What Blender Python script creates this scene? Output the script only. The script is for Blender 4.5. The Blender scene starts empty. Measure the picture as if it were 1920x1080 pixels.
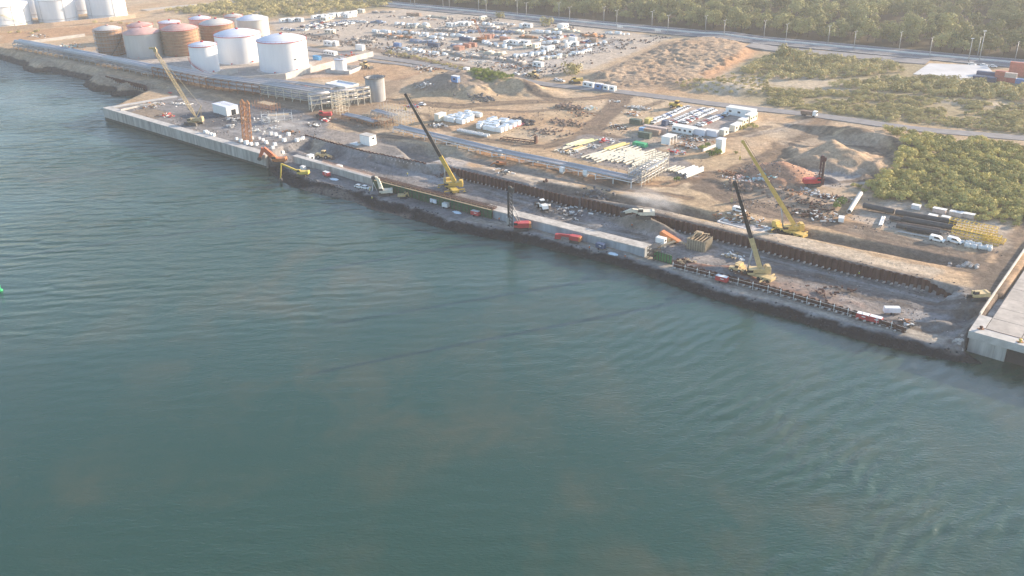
# An aerial view of a harbour quay under construction, with a tank farm, storage yards and scrub behind it.
SUN_AZ_DEG = 22.0; SUN_EL_DEG = 15.0; SUN_E = 4.8; SKY_E = .15; HAZE = .00017; EXPO = 1.40
import bpy, math, random
import numpy as np
from mathutils import Vector
random.seed(7); rng = np.random.default_rng(11)
sc = bpy.context.scene
COL = sc.collection
# ------------------------------------------------------------------ camera model
F = 1700.0; TH = math.radians(25.3); ROLL = math.radians(1.2); CH = 125.0
_f = np.array([0, math.cos(TH), -math.sin(TH)]); _r0 = np.array([1., 0, 0]); _u0 = np.cross(_r0, _f)
_r = _r0*math.cos(ROLL)-_u0*math.sin(ROLL); _u = _u0*math.cos(ROLL)+_r0*math.sin(ROLL)
CAM = np.array([0, 0, CH])
def ray(px, py): return _f+_r*((px-960)/F)+_u*((540-py)/F)
def P(px, py, z=6.0):
    d = ray(px, py); t = (z-CH)/d[2]
    return CAM+d*t
def mpp(w): return float(np.dot(np.asarray(w)-CAM, _f))/F          # metres per photograph pixel at a point
def zup(base, px, py):                                             # height of a pixel on the upright plane through base
    d = ray(px, py); t = base[1]/d[1]
    return CH+d[2]*t
def on_plane(base, px, py):
    d = ray(px, py); t = base[1]/d[1]
    return CAM+d*t
ES = np.array([0.7716, -0.6361]); ET = np.array([0.6361, 0.7716])   # along the quay, inland
def st(w): return w[0]*ES[0]+w[1]*ES[1], w[0]*ET[0]+w[1]*ET[1]
YS = math.atan2(ES[1], ES[0]); YT = math.atan2(ET[1], ET[0])
# ------------------------------------------------------------------ value noise
_tab = rng.random((257, 257))
def vnoise(x, y):
    xi = np.floor(x).astype(int); yi = np.floor(y).astype(int)
    fx = x-xi; fy = y-yi; fx = fx*fx*(3-2*fx); fy = fy*fy*(3-2*fy)
    a = xi % 256; b = yi % 256; a1 = (a+1) % 256; b1 = (b+1) % 256
    return (_tab[a, b]*(1-fx)+_tab[a1, b]*fx)*(1-fy)+(_tab[a, b1]*(1-fx)+_tab[a1, b1]*fx)*fy
def fbm(x, y, o=4):
    s = 0; a = 1; n = 0
    for k in range(o):
        s = s+a*vnoise(x*2**k+17.3*k, y*2**k+5.1*k); n += a; a *= .5
    return s/n
def smooth(x): x = np.clip(x, 0, 1); return x*x*(3-2*x)
def seg_dist(X, Y, pts, closed):
    pts = np.asarray(pts, float); n = len(pts) if closed else len(pts)-1
    best = np.full(X.shape, 1e9); idx = np.zeros(X.shape, int); par = np.zeros(X.shape)
    for i in range(n):
        a = pts[i]; b = pts[(i+1) % len(pts)]; d = b-a; L = max(d@d, 1e-9)
        u = np.clip(((X-a[0])*d[0]+(Y-a[1])*d[1])/L, 0, 1)
        q = np.hypot(X-a[0]-u*d[0], Y-a[1]-u*d[1]); m = q < best
        best = np.where(m, q, best); idx = np.where(m, i, idx); par = np.where(m, u, par)
    return best, idx, par
def inside(X, Y, pts):
    c = np.zeros(X.shape, bool); n = len(pts); j = n-1
    for i in range(n):
        xi, yi = pts[i][:2]; xj, yj = pts[j][:2]
        if yi != yj:
            m = ((yi > Y) != (yj > Y)) & (X < (xj-xi)*(Y-yi)/(yj-yi)+xi); c ^= m
        j = i
    return c
def sdf(X, Y, pts):
    d, i, u = seg_dist(X, Y, pts, True)
    return np.where(inside(X, Y, pts), d, -d), i, u
# ------------------------------------------------------------------ materials
MATS = {}
def mat(name, col, rough=.7, metal=0., var=.18, scale=1.0, spec=.3, streak=False, bump=0.):
    if name in MATS: return MATS[name]
    m = bpy.data.materials.new(name); m.use_nodes = True; nt = m.node_tree; b = nt.nodes['Principled BSDF']
    b.inputs['Roughness'].default_value = rough; b.inputs['Metallic'].default_value = metal
    b.inputs['Specular IOR Level'].default_value = spec
    tc = nt.nodes.new('ShaderNodeTexCoord'); mp = nt.nodes.new('ShaderNodeMapping'); n = nt.nodes.new('ShaderNodeTexNoise')
    mp.inputs['Scale'].default_value = (scale, scale, scale*(.12 if streak else 1))
    n.inputs['Scale'].default_value = 1.0; n.inputs['Detail'].default_value = 5; n.inputs['Roughness'].default_value = .65
    nt.links.new(tc.outputs['Object'], mp.inputs[0]); nt.links.new(mp.outputs[0], n.inputs['Vector'])
    r = nt.nodes.new('ShaderNodeMapRange'); r.inputs[1].default_value = .3; r.inputs[2].default_value = .7
    r.inputs[3].default_value = 1-var; r.inputs[4].default_value = 1+var
    nt.links.new(n.outputs['Fac'], r.inputs[0])
    mx = nt.nodes.new('ShaderNodeMix'); mx.data_type = 'RGBA'; mx.blend_type = 'MULTIPLY'; mx.inputs[0].default_value = 1
    mx.inputs[6].default_value = (*col, 1); nt.links.new(r.outputs[0], mx.inputs[7]); nt.links.new(mx.outputs[2], b.inputs['Base Color'])
    if bump:
        bp = nt.nodes.new('ShaderNodeBump'); bp.inputs['Strength'].default_value = bump; bp.inputs['Distance'].default_value = .2
        nt.links.new(n.outputs['Fac'], bp.inputs['Height']); nt.links.new(bp.outputs[0], b.inputs['Normal'])
    MATS[name] = m; return m
M = dict(
 white=mat('white_paint', (.78, .77, .74), .5, var=.10, scale=.5, streak=True), cream=mat('cream_paint', (.66, .60, .48), .6, scale=.6),
 tankwhite=mat('tank_white', (.74, .74, .74), .45, var=.08, scale=.15, streak=True), tankgrey=mat('tank_grey', (.50, .48, .44), .7, var=.10, scale=.2, streak=True),
 brown=mat('primer_brown', (.36, .205, .125), .75, var=.18, scale=.4), pinkroof=mat('pink_primer', (.55, .33, .29), .7, scale=.3),
 red=mat('red_paint', (.50, .05, .05), .5), redbright=mat('bright_red', (.45, .055, .055), .45, var=.1), orange=mat('orange_paint', (.50, .19, .07), .5),
 yellow=mat('machine_yellow', (.56, .38, .08), .5), tan=mat('crane_tan', (.56, .42, .21), .5), cyel=mat('pale_yellow', (.62, .55, .30), .55),
 black=mat('black_steel', (.035, .034, .034), .6), dark=mat('dark_steel', (.07, .065, .06), .6, scale=2), rubber=mat('rubber', (.03, .03, .03), .9),
 glass=mat('dark_glass', (.02, .025, .03), .15, var=.02, spec=.6), steel=mat('galvanised', (.40, .395, .39), .45, .3, scale=2), pipegrey=mat('pipe_grey', (.40, .40, .42), .45, .3, var=.1),
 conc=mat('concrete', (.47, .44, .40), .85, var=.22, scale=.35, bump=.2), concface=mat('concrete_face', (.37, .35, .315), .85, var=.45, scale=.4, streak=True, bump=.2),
 concdark=mat('concrete_dark', (.30, .29, .28), .9, var=.25, scale=.5, streak=True), rust=mat('rust', (.085, .042, .034), .85, var=.45, scale=1.2, streak=True),
 rustlight=mat('rust_light', (.34, .17, .09), .85, var=.35, scale=1.5), green=mat('formwork_green', (.03, .10, .048), .6, var=.35, scale=.8), netgreen=mat('net_green', (.05, .36, .16), .8),
 wood=mat('timber', (.40, .30, .19), .8, var=.3, scale=2), palewood=mat('pale_timber', (.52, .50, .42), .7, var=.2, scale=1.2), lime=mat('lime_yellow', (.48, .53, .27), .6), beamyel=mat('beam_yellow', (.52, .45, .17), .6),
 blue=mat('blue_paint', (.12, .22, .42), .5), teal=mat('teal_sheet', (.25, .42, .42), .6), contgreen=mat('container_green', (.10, .13, .10), .6), contnavy=mat('container_navy', (.06, .09, .16), .6),
 contbrown=mat('container_brown', (.42, .29, .21), .65), contorange=mat('container_orange', (.48, .17, .12), .55), contpale=mat('container_pale', (.55, .44, .38), .6),
 silver=mat('silver_car', (.45, .46, .48), .35, .2, var=.05), carblack=mat('black_car', (.03, .03, .035), .3, var=.05), carred=mat('red_car', (.30, .06, .04), .35, var=.05), carblue=mat('blue_car', (.08, .15, .35), .35, var=.05),
 bag=mat('white_bag', (.68, .67, .64), .8, var=.15, scale=2), sheet=mat('white_sheet', (.62, .70, .75), .6, var=.12), roofwhite=mat('roof_white', (.62, .64, .70), .6, var=.08, scale=.3),
 skin=mat('skin', (.35, .20, .13), .6), vest=mat('orange_vest', (.80, .22, .04), .7), trouser=mat('dark_trousers', (.05, .06, .09), .8), helmet=mat('white_helmet', (.8, .8, .78), .4), hi=mat('yellow_vest', (.65, .65, .08), .7),
 bark=mat('bark', (.06, .048, .04), .9), stone=mat('armour_rock', (.16, .15, .145), .9, var=.4, scale=1.5, bump=.5), palestone=mat('pale_rubble', (.45, .40, .36), .9, var=.3, scale=1), rubble=mat('brown_rubble', (.24, .17, .13), .9, var=.4, scale=1),
 bushrock=mat('dark_heap', (.09, .085, .085), .9, var=.3, scale=1, bump=.4), buoy=mat('green_buoy', (.02, .35, .12), .5), pile=mat('pipe_dark', (.085, .08, .078), .65, var=.3, scale=.6), pilebrown=mat('pipe_brown', (.16, .11, .085), .7, var=.3, scale=.6),
)
# ------------------------------------------------------------------ mesh builder
class MB:
    def __init__(s): s.v = []; s.f = []; s.m = []; s.cm = 0; s.smooth = []
    def _add(s, vs, fs, sm=False):
        o = len(s.v); s.v += [tuple(map(float, v)) for v in vs]
        for f in fs: s.f.append(tuple(o+i for i in f)); s.m.append(s.cm); s.smooth.append(sm)
        return s
    def mi(s, i): s.cm = i; return s
    def box(s, c, d, rz=0, taper=1.0):
        hx, hy, hz = d[0]/2, d[1]/2, d[2]/2; ca, sa = math.cos(rz), math.sin(rz); vs = []
        for z, k in ((-hz, 1), (hz, taper)):
            for x, y in ((-hx, -hy), (hx, -hy), (hx, hy), (-hx, hy)):
                x *= k; y *= k; vs.append((c[0]+x*ca-y*sa, c[1]+x*sa+y*ca, c[2]+z))
        return s._add(vs, [(0, 3, 2, 1), (4, 5, 6, 7), (0, 1, 5, 4), (1, 2, 6, 5), (2, 3, 7, 6), (3, 0, 4, 7)])
    def bar(s, a, b, w, h=None, w2=None):
        a = np.array(a, float); b = np.array(b, float); d = b-a; L = np.linalg.norm(d)
        if L < 1e-6: return s
        d /= L; up = np.array([0, 0, 1.]) if abs(d[2]) < .95 else np.array([1., 0, 0])
        x = np.cross(d, up); x /= np.linalg.norm(x); y = np.cross(x, d); h = h or w; k = (w2/w) if w2 else 1; vs = []
        for p, q in ((a, 1), (b, k)):
            for i, j in ((-1, -1), (1, -1), (1, 1), (-1, 1)): vs.append(p+x*i*w*q/2+y*j*h*q/2)
        return s._add(vs, [(0, 1, 2, 3), (7, 6, 5, 4), (0, 4, 5, 1), (1, 5, 6, 2), (2, 6, 7, 3), (3, 7, 4, 0)])
    def tube(s, a, b, r, n=10, r2=None, cap=True):
        a = np.array(a, float); b = np.array(b, float); d = b-a; L = np.linalg.norm(d); d /= L; up = np.array([0, 0, 1.]) if abs(d[2]) < .95 else np.array([1., 0, 0])
        x = np.cross(d, up); x /= np.linalg.norm(x); y = np.cross(x, d); vs = []
        for p, q in ((a, r), (b, r2 or r)):
            for i in range(n): t = 2*math.pi*i/n; vs.append(p+(x*math.cos(t)+y*math.sin(t))*q)
        s._add(vs, [(i, (i+1) % n, n+(i+1) % n, n+i) for i in range(n)], True)
        if cap:
            o = len(s.v)-2*n
            for f in (tuple(o+n-1-i for i in range(n)), tuple(o+n+i for i in range(n))): s.f.append(f); s.m.append(s.cm); s.smooth.append(False)
        return s
    def lathe(s, prof, n=40, c=(0, 0, 0), sm=True):
        vs = []; fs = []
        for r, z in prof:
            for i in range(n): t = 2*math.pi*i/n; vs.append((c[0]+r*math.cos(t), c[1]+r*math.sin(t), c[2]+z))
        for k in range(len(prof)-1):
            for i in range(n): j = (i+1) % n; fs.append((k*n+i, k*n+j, (k+1)*n+j, (k+1)*n+i))
        return s._add(vs, fs, sm)
    def prism(s, poly, y0, y1):                                   # polygon in x,z extruded along y
        n = len(poly); vs = [(x, y0, z) for x, z in poly]+[(x, y1, z) for x, z in poly]
        return s._add(vs, [tuple(range(n)), tuple(range(2*n-1, n-1, -1))]+[(i, i+n, (i+1) % n+n, (i+1) % n) for i in range(n)])
    def slab(s, poly, z0, z1):                                    # polygon in x,y extruded along z
        n = len(poly); vs = [(p[0], p[1], z0) for p in poly]+[(p[0], p[1], z1) for p in poly]
        ar = sum(poly[i][0]*poly[(i+1) % n][1]-poly[(i+1) % n][0]*poly[i][1] for i in range(n))
        fs = [tuple(range(n-1, -1, -1)), tuple(range(n, 2*n))]+[(i, (i+1) % n, (i+1) % n+n, i+n) for i in range(n)]
        if ar < 0: fs = [f[::-1] for f in fs]
        return s._add(vs, fs)
    def lump(s, c, r, n=10, rough=.3, flat=.7):                   # an irregular boulder
        vs = []; fs = []; k = 5
        for a in range(k):
            ph = math.pi*(a+.5)/k-math.pi/2
            for i in range(n):
                t = 2*math.pi*i/n+a*.3; q = r*(1+random.uniform(-rough, rough)); vs.append((c[0]+q*math.cos(ph)*math.cos(t), c[1]+q*math.cos(ph)*math.sin(t), c[2]+q*math.sin(ph)*flat))
        for a in range(k-1):
            for i in range(n): j = (i+1) % n; fs.append((a*n+i, a*n+j, (a+1)*n+j, (a+1)*n+i))
        fs += [tuple(range(n-1, -1, -1)), tuple(range((k-1)*n, k*n))]
        return s._add(vs, fs)
    def mesh(s, name, mats):
        me = bpy.data.meshes.new(name); me.from_pydata(s.v, [], s.f)
        for m in (mats if isinstance(mats, (list, tuple)) else [mats]): me.materials.append(m)
        me.polygons.foreach_set('material_index', s.m); me.polygons.foreach_set('use_smooth', s.smooth); me.update(); return me
    def build(s, name, mats, parent=None, loc=None, rz=None, label=None):
        o = bpy.data.objects.new(name, s.mesh(name, mats)); COL.objects.link(o)
        if parent is not None: o.parent = parent
        if loc is not None: o.location = [float(v) for v in loc]
        if rz is not None: o.rotation_euler = (0, 0, rz)
        if label: o['label'] = label
        return o
def tag(o, label, cat, group=None, kind=None):
    o['label'] = label; o['category'] = cat
    if group: o['group'] = group
    if kind: o['kind'] = kind
    return o
def thing(name, label, cat, loc=(0, 0, 0), rz=0., group=None, scale=None):
    o = bpy.data.objects.new(name, None); COL.objects.link(o); o.location = [float(v) for v in loc]; o.rotation_euler = (0, 0, rz); o.empty_display_size = .5
    if scale: o.scale = (scale, scale, scale)
    return tag(o, label, cat, group)
def struct(o): o['kind'] = 'structure'; return o
def copy_thing(o, loc, rz=0., label=None, group=None, scale=None, mats=None):
    def rec(a, parent):
        c = a.copy(); COL.objects.link(c)
        if parent is not None:
            c.parent = parent; c.matrix_parent_inverse = a.matrix_parent_inverse
        for ch in a.children: rec(ch, c)
        return c
    c = rec(o, None); c.location = [float(v) for v in loc]; c.rotation_euler = (0, 0, rz)
    if scale: c.scale = (scale,)*3 if not isinstance(scale, (tuple, list)) else scale
    if label: c['label'] = label
    if group: c['group'] = group
    return c
ORD = ['first', 'second', 'third', 'fourth', 'fifth', 'sixth', 'seventh', 'eighth', 'ninth', 'tenth', 'eleventh', 'twelfth', 'thirteenth', 'fourteenth', 'fifteenth', 'sixteenth', 'seventeenth', 'eighteenth', 'nineteenth', 'twentieth', 'twenty-first', 'twenty-second', 'twenty-third', 'twenty-fourth', 'twenty-fifth', 'twenty-sixth', 'twenty-seventh', 'twenty-eighth', 'twenty-ninth', 'thirtieth']
# ------------------------------------------------------------------ terrain
def W2(pts, z=6.0): return [tuple(P(x, y, z)[:2]) for x, y in pts]
S = np.concatenate([np.linspace(-3500, -910, 40), np.arange(-900, 70, 1.1), np.linspace(75, 1800, 40)])
T = np.concatenate([np.arange(150, 205, 6), np.arange(205, 305, .7), np.arange(305, 425, .95), np.arange(425, 565, 1.3), np.arange(565, 765, 2.1), np.arange(767, 1100, 4.5), np.linspace(1110, 4500, 36)])
SS, TT = np.meshgrid(S, T, indexing='ij'); X = SS*ES[0]+TT*ET[0]; Y = SS*ES[1]+TT*ET[1]
# shoreline; the second number is how steeply the land rises from it
shore = [((-700, -40), .7), ((-260, 45), .7), ((-60, 97), .7), ((0, 112), .7), ((40, 124), .6), ((43, 132), .6), ((60, 137), .6), ((92, 135), .6), ((102, 139), .6), ((130, 144), .6), ((160, 151), .6), ((154, 160), .6), ((170, 171), .6), ((205, 173), .6), ((207, 182), .6), ((240, 180), .6), ((286, 186), 60)]
quay_a = P(193, 203); quay_b = P(497, 292); quay_c = P(330, 180)
_dq = (quay_b-quay_a)[:2]; _dq /= np.linalg.norm(_dq); _nq = np.array([-_dq[1], _dq[0]])
_dr = (quay_c-quay_a)[:2]; _dr /= np.linalg.norm(_dr); _nr = np.array([_dr[1], -_dr[0]])
qa_in = quay_a[:2]+_nq*2.2+_nr*2.2
qb_in = quay_b[:2]+_nq*2.2
shw = []; slope = []
for (p, k) in shore: shw.append(tuple(P(*p, 0)[:2])); slope.append(k)
shw.append(tuple(qa_in)); slope.append(60); shw.append(tuple(qb_in)); slope.append(6)
for p in [(497, 309), (503, 322), (516, 336), (540, 349), (570, 358), (600, 366), (630, 373), (660, 379), (685, 390), (700, 396), (730, 402), (760, 411), (800, 421), (830, 431), (870, 439), (900, 445), (960, 454), (1005, 462), (1050, 474), (1100, 486), (1150, 497), (1195, 512), (1230, 525), (1265, 537), (1300, 551), (1350, 566), (1400, 580), (1450, 593), (1500, 606), (1550, 621), (1600, 636), (1650, 649), (1700, 661), (1750, 672), (1800, 681), (1852, 684)]:
    shw.append(tuple(P(*p, 0)[:2])); slope.append(.40 if p[0] < 800 else .62 if p[0] < 1000 else .85)
slope[-1] = 30
jin = P(1862, 655, 0)[:2]
shw += [tuple(jin), tuple(ES*1800+ET*250), tuple(ES*1800+ET*4500), tuple(-ES*3500+ET*4500), tuple(-ES*3500+ET*420)]; slope += [30, 5, 5, 5, .7]
near = TT < 430
D = np.full(X.shape, 60.0); K = np.full(X.shape, .7)
d_, i_, _ = sdf(X[near], Y[near], shw)
D[near] = d_; K[near] = np.array(slope)[i_]
pit = [((497, 300), 1.5), ((530, 276), 3), ((588, 262), 9), ((640, 277), 6), ((700, 293), 2), ((800, 312), 2), ((842, 313), 9), ((868, 318), 1.2), ((1000, 352), 1.2), ((1087, 373), 1.2), ((1225, 404), 1.2), ((1440, 456), 1.2), ((1600, 498), 1.2), ((1740, 530), 1.2), ((1800, 545), 12), ((1850, 585), 4), ((1812, 640), 2), ((1880, 760), 2), ((1300, 760), 2), ((500, 420), 2)]
pw = W2([p for p, _ in pit], 5.0); pwid = np.array([k for _, k in pit])
dp = np.full(X.shape, -60.0); wp = np.full(X.shape, 2.0)
d_, i_, _ = sdf(X[near], Y[near], pw); dp[near] = d_; wp[near] = pwid[i_]
LAND = 6.0; FLOOR = 2.4
inpit = smooth(dp/wp)
n1 = fbm(X/9, Y/9, 5)-.5; n2 = fbm(X/2.3+40, Y/2.3, 3)-.5; n3 = fbm(X/60+9, Y/60+3, 3)-.5
Z = LAND+n3*1.2*smooth((TT-300)/60)+n1*.5+n2*.18
Z = Z*(1-inpit)+(FLOOR+n1*.7+n2*.3)*inpit
# low soil bench rising behind the sheet piles and excavated hollows
def bump(px, py, rx, ry, h, ang=YS, p=1.0, rag=.25):
    global Z
    c = P(px, py, 7); dx = X-c[0]; dy = Y-c[1]; ca, sa = math.cos(ang), math.sin(ang)
    u = (dx*ca+dy*sa)/rx; v = (-dx*sa+dy*ca)/ry; q = np.hypot(u, v)*(1+rag*(fbm(X/6+px, Y/6, 3)-.5)*2)
    k = np.clip(1-q, 0, 1)**p
    k = k-np.clip(k-.82, 0, 1)*.7
    Z = Z+h*k*(1+.25*n1)
    return k
KM = {}
KM['dump'] = bump(850, 158, 26, 24, 9.5)
KM['dump2'] = bump(930, 158, 34, 18, 6)
bump(985, 165, 30, 12, 3.5); bump(880, 172, 22, 12, 4)
KM['sand'] = bump(1572, 300, 24, 18, 5.8, rag=.5); bump(1552, 290, 8, 7, 3.2, rag=.5); bump(1598, 304, 8, 8, 2.8, rag=.5); bump(1578, 292, 6, 6, 2.2, rag=.5); bump(1524, 306, 12, 9, 1.5); bump(1545, 280, 26, 3, 1.2, YS-.2); bump(1640, 315, 16, 4, 1.6, YT)
KM['redsoil'] = bump(1466, 326, 17, 14, 6.5)
bump(1655, 268, 28, 7, 6, YS-.15); bump(1600, 250, 40, 6, 3.5); bump(1690, 300, 8, 26, 4)
KM['coal'] = bump(1556, 336, 5, 4, 2.0)
KM['spoilend'] = bump(1212, 406, 17, 5.5, 3.6); bump(1245, 418, 18, 4, 2.6); bump(1190, 402, 8, 5, 1.5)
bump(1365, 492, 15, 5, 2.8); bump(1390, 484, 7, 6, 2.5)
bump(1775, 588, 4.5, 8, 2.2, YT); bump(1690, 580, 7, 5, 1.2)
bump(1020, 372, 14, 6, 1.6); bump(1090, 382, 10, 5, 1.4); bump(1110, 402, 8, 4, .9); bump(1140, 425, 12, 5, .6)
bump(1150, 135, 30, 10, 1.5, YT); bump(1120, 140, 18, 12, 2); bump(1320, 160, 30, 14, 3); bump(1380, 165, 26, 12, 3)
bump(1420, 350, 25, 5, 1.6); bump(1500, 372, 20, 7, 1.0)
bump(700, 292, 30, 3.0, 1.6); bump(560, 272, 10, 4, 1.2)
# spoil plateau with hummocks
plat = W2([(1090, 162), (1110, 140), (1150, 120), (1200, 98), (1240, 82), (1280, 73), (1340, 72), (1395, 80), (1420, 92), (1412, 106), (1370, 128), (1330, 150), (1262, 164), (1180, 168)])
dpl, _, _ = sdf(X, Y, plat)
kpl = smooth(dpl/np.where(X > 135, 10, 22))
hum = np.abs(fbm(X/4.0+3, Y/4.0, 3)-.5)*2
_rise = .5+.5*smooth((X-60)/85)
Z = Z+_rise*kpl*(1.5+1.2*(fbm(X/25, Y/25, 3)-.4))+smooth((dpl-2)/5)*(1.4*(1-hum*2.4).clip(-.5, 1))*(.35+1.2*fbm(X/18+5, Y/18, 2))
# road bench cut through the inland strip beside the sheet piles
def along(px_pts, w, z=6.0):
    d, i, u = seg_dist(X, Y, W2(px_pts, z), False); return d, i, u
db, _, _ = along([(905, 318), (1000, 341), (1100, 366), (1230, 397), (1440, 443), (1600, 482), (1730, 512)], 0)
Z = Z+.0*db
dd, _, _ = along([(1010, 348), (1230, 382), (1400, 420), (1520, 438), (1640, 462), (1760, 486), (1790, 490)], 0)
Z = Z-2.0*smooth(1-dd/5.5)*(1-inpit)
dd2, _, _ = along([(700, 262), (790, 274), (860, 290), (1000, 322), (1180, 352)], 0)
Z = Z-1.1*smooth(1-dd2/7)
trap = W2([(735, 270), (800, 268), (862, 277), (835, 297), (800, 306), (760, 297)]); dt_, _, _ = sdf(X, Y, trap)
Z = Z-3.0*smooth(dt_/5)
shore_cut = D*K-.35+(n1*1.2+n2*.9)*np.clip(D*K/2, 0, 1)*(K < 2)
Z = np.minimum(Z, shore_cut); Z = np.maximum(Z, -4)
_jl = P(1816, 622); _j1 = (P(1930, 653.5)-_jl)[:2]; _j1 /= np.linalg.norm(_j1); _j2 = (P(1902, 497)-_jl)[:2]; _j2 /= np.linalg.norm(_j2)
_ju = (X-_jl[0])*_j1[0]+(Y-_jl[1])*_j1[1]; _jv = (X-_jl[0])*_j2[0]+(Y-_jl[1])*_j2[1]
Z = np.where((_ju > -.3) & (_jv > -4) & (_jv < 5), -3.0, np.where((_ju > .8) & (_jv >= 5) & (_jv < 110), np.minimum(Z, 1.0), Z))
# berm crest: a low windrow along the outer edge
Z = Z+np.where((K < 1) & (D > 2.5) & (D < 9) & (inpit > .5), .35*np.sin((D-2.5)/6.5*math.pi), 0)

# ---- soil colours (albedo) by zone
C3 = lambda *c: np.array(c)
SAND = C3(.42, .305, .19); PALE = C3(.50, .41, .31); ORNG = C3(.40, .225, .12); GREY = C3(.215, .20, .19); DARK = C3(.030, .034, .041); BRWN = C3(.165, .12, .088); SCRUB = C3(.26, .22, .13); LGREY = C3(.36, .34, .325); DIRT = C3(.29, .225, .165)
col = np.empty(X.shape+(3,)); col[:] = SAND
def mixc(k, c):
    global col
    col = col*(1-k[..., None])+np.asarray(c)*k[..., None]
mixc(np.clip(fbm(X/30+7, Y/22, 4)*2.4-.9, 0, 1)*.5, ORNG); mixc(np.clip(fbm(X/18+70, Y/25, 4)*2.4-.9, 0, 1)*.45, PALE)
mixc(np.clip(fbm(X/6+20, Y/6, 4)*2.6-1.15, 0, 1)*.32, BRWN)
def zone(px_pts, c, soft=4., op=1., z=6., rag=3.):
    w = W2(px_pts, z); a = np.array(w); m = (X > a[:, 0].min()-soft-rag) & (X < a[:, 0].max()+soft+rag) & (Y > a[:, 1].min()-soft-rag) & (Y < a[:, 1].max()+soft+rag)
    if not m.any(): return
    d, _, _ = sdf(X[m], Y[m], w); k = np.zeros(X.shape); k[m] = smooth((d+(fbm(X[m]/5, Y[m]/5, 3)-.5)*2*rag)/soft+.5)*op; mixc(k, c)
def track(px_pts, w, c, op=.8, ruts=True, z=6.):
    a = np.array(W2(px_pts, z)); m = (X > a[:, 0].min()-15) & (X < a[:, 0].max()+15) & (Y > a[:, 1].min()-15) & (Y < a[:, 1].max()+15)
    d, _, _ = seg_dist(X[m], Y[m], a, False); d = d+(fbm(X[m]/8, Y[m]/8, 3)-.5)*3
    k = np.zeros(X.shape); k[m] = smooth((w/2-d)/2+.5)*op; mixc(k, c)
    if ruts:
        for o in (.22, .42):
            k = np.zeros(X.shape); k[m] = np.exp(-((np.abs(d)-w*o)/.6)**2)*.85*fbm(X[m]/5, Y[m]/5, 2)*1.5; mixc(k.clip(0, 1), C3(.135, .105, .082))
# scrubland, top right and right
zone([(1380, 118), (1440, 98), (1700, 118), (2000, 150), (2000, 262), (1640, 228), (1440, 200), (1380, 178)], SCRUB, 14, .75, rag=8)
zone([(1640, 300), (1700, 252), (2000, 285), (2000, 430), (1830, 408), (1700, 380), (1610, 345)], SCRUB*.8, 6, .8, rag=4)
zone([(380, 14), (470, -8), (700, -30), (760, 12), (600, 30), (500, 36), (400, 30)], SCRUB, 12, .85, rag=8)
zone([(650, 4), (1000, 33), (1450, 80), (2000, 128), (2300, -60), (2300, -150), (300, -120)], SCRUB*.2, 10, .95, rag=5)  # forest floor, its colour darkened for the shade beneath the trees
zone([(1450, 135), (1560, 150), (1640, 165), (1560, 172), (1440, 160)], PALE, 6, .6); zone([(1700, 180), (1900, 195), (1900, 206), (1730, 192)], PALE, 6, .6)
zone([(1340, 150), (1430, 145), (1445, 165), (1380, 178), (1300, 172)], PALE*1.08, 8, .7, rag=6)
# far storage yard
zone([(500, 40), (640, 30), (770, 16), (900, 30), (1080, 48), (1260, 72), (1100, 130), (960, 150), (760, 118), (620, 90), (540, 75)], C3(.42, .355, .29), 8, .9)
zone([(540, 62), (620, 78), (760, 112), (900, 138), (1000, 152), (980, 143), (860, 120), (700, 90), (600, 66)], BRWN*.85, 3, .75, rag=2)
zone([(900, 110), (1010, 92), (1140, 72), (1180, 80), (1060, 118), (990, 138)], LGREY, 5, .5)
# tank farm
zone([(160, 100), (300, 60), (440, 40), (520, 60), (600, 95), (705, 108), (660, 140), (540, 150), (440, 160), (330, 150), (200, 118)], LGREY*1.05, 5, .7)
zone([(0, 62), (160, 48), (245, 40), (250, 60), (100, 72), (0, 82)], ORNG*.95, 6, .7, rag=4)
zone([(300, 150), (480, 150), (640, 178), (690, 160), (800, 130), (760, 150), (720, 200), (660, 225), (560, 215)], BRWN*1.15, 5, .6)
zone([(600, 108), (700, 112), (810, 132), (740, 150), (640, 150), (560, 150)], ORNG, 5, .45)
# coast strip on the left
zone([(-100, 88), (60, 112), (190, 150), (330, 182), (420, 196), (420, 185), (300, 160), (120, 118), (-100, 70)], DIRT, 5, .8)
# quay deck
zone([(205, 204), (330, 180), (420, 192), (560, 206), (620, 232), (600, 262), (560, 280), (520, 292), (480, 284)], GREY, 3, 1, rag=2)
zone([(238, 212), (276, 201), (318, 212), (300, 222), (282, 224)], DIRT*.85, 1, .95, rag=.3)
zone([(320, 215), (370, 208), (460, 215), (500, 235), (420, 245), (350, 232)], DARK*1.8, 5, .6)
zone([(400, 240), (460, 255), (540, 262), (560, 240), (480, 225)], LGREY, 6, .5)
zone([(560, 205), (650, 215), (705, 235), (690, 250), (600, 225)], BRWN, 5, .8)
zone([(520, 225), (700, 255), (800, 290), (760, 305), (610, 262), (520, 250)], GREY*1.05, 6, .85)
zone([(700, 262), (800, 275), (860, 292), (790, 310), (720, 290)], GREY*.75, 4, .85)  # slope of the dug hollow, its shade painted in as darker grey
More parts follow.
